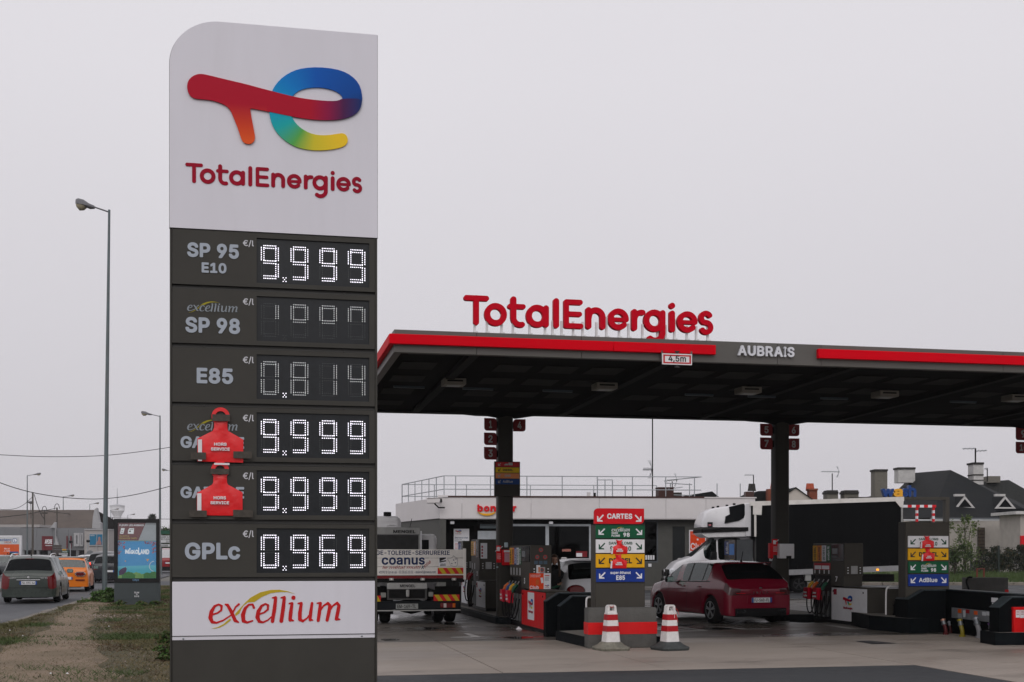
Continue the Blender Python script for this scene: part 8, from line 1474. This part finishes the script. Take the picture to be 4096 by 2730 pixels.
o = far('storage_shed', 'hazy dark blue flat roofed building behind the lamp post', 'building', 440, 260.); pxbox(o, 'wall', zl(1155, 0)[0], zl(1320, 0)[0], zl(0, 600)[1], zl(0, 960)[1], 0, 10, M('shed_blue', (.10, .13, .16), .6)); pxbox(o, 'roof_edge', zl(1155, 0)[0], zl(1320, 0)[0], zl(0, 585)[1], zl(0, 600)[1], -.3, 10.5, m_hall); pxbox(o, 'white_panel', zl(1236, 0)[0], zl(1290, 0)[0], zl(0, 690)[1], zl(0, 950)[1], -.6, .3, m_gabl)
o = far('box_trailer', 'red and white trailer at the end of the road', 'trailer', 412, 150.); pxbox(o, 'body', zl2(670, 0)[0], zl2(725, 0)[0], zl2(0, 1015)[1], zl2(0, 1050)[1], 0, 3, B_R); pxbox(o, 'lower_body', zl2(670, 0)[0], zl2(725, 0)[0], zl2(0, 1050)[1], zl2(0, 1120)[1], 0.02, 3, m_gabl)
o = far('poster_case', 'smaller far poster case before the dark entrance', 'advertising case', 362, 140.); pxbox(o, 'frame', zl(990, 0)[0], zl(1072, 0)[0], zl(0, 898)[1], zl(0, 1005)[1], 0, .3, m_pcb); pxbox(o, 'bill', zl(1000, 0)[0], zl(1062, 0)[0], zl(0, 910)[1], zl(0, 990)[1], -.03, .02, m_dw); pxbox(o, 'leg', zl(1020, 0)[0], zl(1040, 0)[0], zl(0, 1005)[1], zl(0, 1050)[1], .05, .2, m_pcb)
for k in range(6): pxbox(o, 'bill_figure', zl(1003+k*9.5, 0)[0], zl(1008+k*9.5, 0)[0], zl(0, 930+10*(k % 3))[1], zl(0, 985)[1], -.05, .02, (m_crim, m_bs, m_lb)[k % 3])
for i, (x, y0, y1, D) in enumerate(((800, 752, 1000, 120.), (998, 743, 960, 125.))):
    o = far('traffic_signal', ('traffic signal head on a pole over the orange hatchback', 'traffic signal head on a pole before the pale building')[i], 'traffic signal', zl(x, 0)[0], D); pxbox(o, 'signal_head', zl(x-14, 0)[0], zl(x+14, 0)[0], zl(0, y0)[1], zl(0, y0+28)[1], -.1, .4, m_trim, .03); pxbox(o, 'pole', zl(x-3, 0)[0], zl(x+3, 0)[0], zl(0, y0+28)[1], 2275, 0, .12, m_gal)
o = far('round_sign', 'round traffic sign on a thin pole beyond the white oncoming car', 'sign', 361, 118.); pp_ = ppts(o, [zl(1030, 905)])[0]; disc(o, 'disc', pp_, .001, .36, -.06, .03, M('sign_back', (.16, .17, .18), .5), 16); pxbox(o, 'pole', zl(1028, 0)[0], zl(1032, 0)[0], zl(0, 905)[1], 2278, 0, .07, m_gal)
# low garden walls, shrubs, mound, tree beyond
shrub('roadside_bush', 'dark rounded bush at the foot of the billboard', sp(42, 0, 0, 108.), 1.3, 1.2, 1.7, 1500, br_, .2); shrub('roadside_bush', 'low green weeds along the far road edge', sp(14, 0, 0, 104.), 1.8, 1., .9, 900, lg[1:], .16)
o = far('round_tree', 'distant dark conifer top above the poster case', 'tree', 610, 240.); hT = pd(0, 2064, 240.).z; bm = bmesh.new(); tubebm(bm, [(0, 0, 0), (0, 0, hT*.8)], [.25, .1], 6); frombm('trunk', bm, m_wood, o); bv, bf = [], []; rg = np.random.default_rng(8)
for _ in range(900): a = rg.random()*6.28; f = rg.random(); r = (1-f)**.7*1.9*rg.random()**.5; p = np.array([r*math.cos(a), r*math.sin(a), hT*.55+hT*.45*f]); d = np.array([math.cos(a), math.sin(a), .9]); i = len(bv); t = np.array([-d[1], d[0], 0])*.12; bv += [tuple(p-t), tuple(p+t), tuple(p+d*.6)]; bf.append((i, i+1, i+2))
q_ = mesh('crown', bv, bf, lg[2], o); q_['kind'] = 'stuff'
mo = mesh('gravel_mound', [C(-32, 120, 0), C(-27, 120, 0), C(-24, 128, 0), C(-33, 128, 0), C(-29.5, 124, 2.6), C(-27.5, 124.5, 3.2)], [(0, 1, 5, 4), (1, 2, 5), (2, 3, 4, 5), (3, 0, 4)], M('mound_earth', (.26, .2, .15), .9, var=.3, scale=1, bump=.8)); tag(mo, 'pale earth mound beyond the direction boards', 'mound')
for i, (x, h) in enumerate(((655, 4.5), (672, 5.2), (640, 3.8))): shrub('hill_bush', 'hazy dark bush on the slope behind the direction boards, %s' % ('middle', 'right', 'left')[i], sp(x, 0, 0, 135.+i*3), 2.4, 2., h, 1500, br_[1:]+lg[1:2], .3)
# water tower
o = far('water_tower', 'pale water tower fading in the mist with an aerial on top', 'water tower', 469, 980.); s = 980/F; c0 = lambda y: pd(0, zl(0, y)[1], 980.).z; wd = (1420-1253)/2.851*s/2; m_wt = M('tower_concrete', (.72, .72, .74), .8)
lathe(o, 'shaft', [(wd*.5, 0), (wd*.5, c0(480))], m_wt, 20); lathe(o, 'tank_cone', [(wd*.5, c0(480)), (wd*.62, c0(455)), (wd*.95, c0(412))], m_wt, 24); lathe(o, 'tank', [(wd*1.0, c0(412)), (wd*.97, c0(405)), (wd*.97, c0(362)), (wd, c0(358))], m_wt, 24); lathe(o, 'tank_roof', [(wd*1.02, c0(358)), (wd*1.02, c0(352)), (wd*.3, c0(338)), (wd*.12, c0(335))], M('tower_roof', (.42, .42, .44), .8), 24); tube(o, 'aerial', [(0, 0, c0(335)), (0, 0, c0(150))], [.5, .15], m_gal, 5)
# weeds round the lamp post and case, stones, rubbish
for i, (x, y, rx, h) in enumerate(((392, 2408, .55, .32), (430, 2404, .5, .42), (452, 2410, .5, .3))): g = gp(x, y, .1); shrub('weed_clump', 'bright green weeds at the lamp post foot, %s clump' % ('left', 'middle', 'right')[i], (g.x, g.y, .09), rx, rx*.7, h, 700, [M('weed_green', (.05, .12, .02), .7, var=.3), lg[1]], .11, 3, 'weeds', top=1.)
for i, (x, y) in enumerate(((655, 2640), (668, 2575), (480, 2420), (560, 2424), (625, 2420))): g = gp(x, y, .1); shrub('weed_clump', ('weeds left of the totem foot, nearest the camera', 'dark weeds against the left edge of the totem', 'grass tuft at the left corner of the poster case', 'grass tuft under the middle of the poster case', 'grass tuft at the right corner of the poster case')[i], (g.x, g.y, .09), .3, .25, .22 if i < 2 else .14, 500 if i < 2 else 250, [M('weed_green', (.05, .12, .02)), lg[1], M('grass_olive')], .07, 3, 'weeds', top=1.)
zg = Zm(0, 2300, 2353/700); rs2 = random.Random(9); sv, sf = [], []
def stone(bv, bf, p, r): i = len(bv); bv.extend([(p.x+r*math.cos(a)*rs2.uniform(.6, 1), p.y+r*math.sin(a)*rs2.uniform(.6, 1), p.z) for a in np.linspace(0, 6.28, 7)[:-1]]); bv.append((p.x, p.y, p.z+r*.7)); bf.extend([(i+k, i+(k+1) % 6, i+6) for k in range(6)])
for k in range(260): x, y = rs2.uniform(0, 2260), rs2.uniform(560, 1440); g = gp(*zg(x, y), .11); stone(sv, sf, Vector((g.x, g.y, vh(g.x, g.y))), rs2.uniform(.008, .022))
for k in range(200): x, y = rs2.uniform(1050, 1950), rs2.gauss(565, 14); g = gp(*zg(x, y), .11); stone(sv, sf, Vector((g.x, g.y, vh(g.x, g.y))), rs2.uniform(.015, .04))
tag(mesh('gravel', sv, sf, M('gravel_pale', (.26, .21, .18), .9, var=.35, scale=3)), 'scattered gravel on the verge', 'gravel', kind='stuff')
for i, (x, y) in enumerate(((1462, 690), (905, 1335), (683, 1330), (308, 812), (133, 751))): g = gp(*zg(x, y), .12); v_, f2 = [], []; stone(v_, f2, Vector((g.x, g.y, vh(g.x, g.y)+.012)), .022); tag(mesh('paper_scrap', v_, f2, m_lw), 'white litter scrap on the verge, %s' % ('left of the bare gravel patch', 'near the bottom right of the path', 'near the bottom middle of the path', 'beside the kerb, nearer the camera', 'beside the kerb, farther on')[i], 'litter')
# ---------------------------------------------------------------- woman filling the white car
def skin(parent, name, joints, edges, mat, root=0, sub=2):
    me = bpy.data.meshes.new(name); me.from_pydata([j[:3] for j in joints], edges, []); o = bpy.data.objects.new(name, me); COL.objects.link(o)
    md = o.modifiers.new('k', 'SKIN'); sv_ = me.skin_vertices[0].data
    for i, j in enumerate(joints): sv_[i].radius = (j[3], j[4] if len(j) > 4 else j[3]); sv_[i].use_root = i == root
    md.use_smooth_shade = True; m2 = o.modifiers.new('s', 'SUBSURF'); m2.levels = m2.render_levels = sub
    ev = bpy.data.meshes.new_from_object(o.evaluated_get(bpy.context.evaluated_depsgraph_get())); bpy.data.objects.remove(o); return link(name, ev, mat, parent, 60)
m_coat = M('coat_black', (.010, .010, .011), .8, var=.2, scale=8); m_skin = M('skin_tone', (.42, .24, .17), .55, var=.06); m_hair = M('hair_brown', (.055, .028, .016), .6, var=.3, scale=25, stretch=(1, 1, .2)); m_trou = M('trousers_dark', (.014, .015, .02), .8)
zp = Zm(2100, 2150, 4.75); PV = 26.75; WPl = Plane((0, PV, 0)); hd = WPl.loc(*zp(560, 435)); hx, hz = hd; hnd = WPl.loc(*zp(700, 925), -.1)
PW = thing('person', 'person in black coat and glasses holding a fuel nozzle beside the red pump', 'person', (hx, PV, 0), 0); sh_z = hz-.25
J = [(.02, .05, .92, .15, .12), (.02, .05, 1.1, .15, .11), (.01, .04, sh_z-.08, .17, .11), (0, .03, sh_z+.04, .07, .07), (0, .0, hz-.09, .055, .055), (-.17, .03, sh_z-.02, .07, .07), (-.22, .03, sh_z-.3, .055, .055), (-.16, -.12, sh_z-.5, .045, .045), (.17, .02, sh_z-.02, .07, .07), (.26, .0, sh_z-.27, .055, .055), ((hnd[0]-hx)-.1, -.06, hnd[1]+.06, .045, .045), (-.08, .05, .85, .10, .10), (-.09, .04, .47, .075, .075), (-.09, .07, .08, .05, .05), (-.09, -.08, .04, .045, .035), (.12, .05, .85, .10, .10), (.12, .04, .47, .075, .075), (.12, .07, .08, .05, .05), (.12, -.08, .04, .045, .035)]
E = [(0, 1), (1, 2), (2, 3), (3, 4), (2, 5), (5, 6), (6, 7), (2, 8), (8, 9), (9, 10), (0, 11), (11, 12), (12, 13), (13, 14), (0, 15), (15, 16), (16, 17), (17, 18)]
skin(PW, 'body', J, E, m_coat)
def ell(bm, c, r, seg=14): rr = bmesh.ops.create_uvsphere(bm, u_segments=seg, v_segments=10, radius=1); [setattr(v, 'co', Vector((c[0]+v.co.x*r[0], c[1]+v.co.y*r[1], c[2]+v.co.z*r[2]))) for v in rr['verts']]
bm = bmesh.new(); ell(bm, (0, 0, hz), (.072, .09, .112))
for v in bm.verts:
    d = v.co-Vector((0, 0, hz))
    if d.z < -.03: v.co.x *= 1-.35*min(1, (-d.z-.03)/.08)
    if d.y < -.06 and abs(d.x) < .02 and -.04 < d.z < .01: v.co.y -= .02
head = frombm('head', bm, m_skin, PW, 60)
bm = bmesh.new(); ell(bm, (0, .0, hz-.012), (.012, .02, .02)); bmesh.ops.translate(bm, verts=bm.verts, vec=(0, -.092, 0)); frombm('nose', bm, m_skin, head, 60)
box(head, 'mouth', -.022, .022, -.084, -.074, hz-.062, hz-.052, M('lips', (.25, .08, .07), .5))
for s in (-1, 1):
    bm = bmesh.new(); ell(bm, (s*.028, -.078, hz+.012), (.012, .01, .008), 8); frombm('eye', bm, M('eye_dark', (.03, .025, .02), .3), head, 60); disc(head, 'glasses', (s*.03, hz+.01), .019, .023, -.096, .004, m_trim, 14)
    bm = bmesh.new(); ell(bm, (s*.073, .01, hz), (.01, .02, .03), 8); frombm('ear', bm, m_skin, head, 60)
box(head, 'glasses_bridge', -.01, .01, -.097, -.093, hz+.01, hz+.014, m_trim)
bm = bmesh.new(); ell(bm, (0, .02, hz+.03), (.09, .1, .105)); bmesh.ops.delete(bm, geom=[v for v in bm.verts if v.co.y < -.045 and v.co.z < hz+.055], context='VERTS'); frombm('hair', bm, m_hair, PW, 60)
for s in (-1, 1): tube(PW, 'hair_lock', arc([(s*.075, -.02, hz+.04), (s*.095, -.02, hz-.08), (s*.11, -.04, hz-.24), (s*.1, -.05, hz-.36)], 2), [.03]*2+[.035]*8+[.02]*3 if False else .03, m_hair, 8)
hp_ = (hnd[0]-hx, -.08, hnd[1])
bm = bmesh.new(); ell(bm, (hp_[0]-.045, -.07, hp_[2]+.03), (.05, .025, .04)); frombm('palm', bm, m_skin, PW, 60)
for k in range(4): l_ = (.05, .06, .055, .045)[k]; z = hp_[2]+.045-.02*k; tube(PW, 'finger', arc([(hp_[0]-.01, -.085, z), (hp_[0]+l_*.5, -.10, z-.004), (hp_[0]+l_, -.075, z-.012), (hp_[0]+l_*.8, -.055, z-.014)], 2), .0095, m_skin, 7)
tube(PW, 'thumb', arc([(hp_[0]-.05, -.085, hp_[2]+.055), (hp_[0]-.01, -.1, hp_[2]+.075), (hp_[0]+.03, -.085, hp_[2]+.075)], 2), .011, m_skin, 7)
o = thing('fuel_nozzle', 'green fuel nozzle held in the white car filler', 'fuel nozzle', (hx+hp_[0], PV-.07, hp_[2])); tube(o, 'body', arc([(-.22, -.02, -.05), (-.1, 0, -.01), (.02, .0, .02), (.12, .02, .05)], 2), .028, MC['nozzle_g'], 10); tube(o, 'spout', [(.12, .02, .05), (.24, .04, .03)], .014, m_st, 8); tube(o, 'hose', arc([(-.22, -.02, -.05), (-.34, 0, -.2), (-.4, .05, -.5), (-.42, .1, -.78)], 2), .016, m_hose, 6)
# ---------------------------------------------------------------- mist
bm = bmesh.new(); bmesh.ops.create_cube(bm, size=1)
for v in bm.verts: v.co = Vector((v.co.x*2100, 560+v.co.y*1320, (73 if v.co.z > 0 else -1.2)))
hz_ = frombm('haze', bm); hm = bpy.data.materials.new('mist'); hm.use_nodes = True; t = hm.node_tree; t.nodes.remove(t.nodes['Principled BSDF'])
pv_ = t.nodes.new('ShaderNodeVolumePrincipled'); pv_.inputs['Density'].default_value = .00022; pv_.inputs['Color'].default_value = (.93, .93, .96, 1); pv_.inputs['Anisotropy'].default_value = .2; t.links.new(pv_.outputs[0], t.nodes['Material Output'].inputs['Volume'])
hz_.data.materials.append(hm); hz_['kind'] = 'stuff'; hz_['label'] = 'thin pale mist over the whole place'
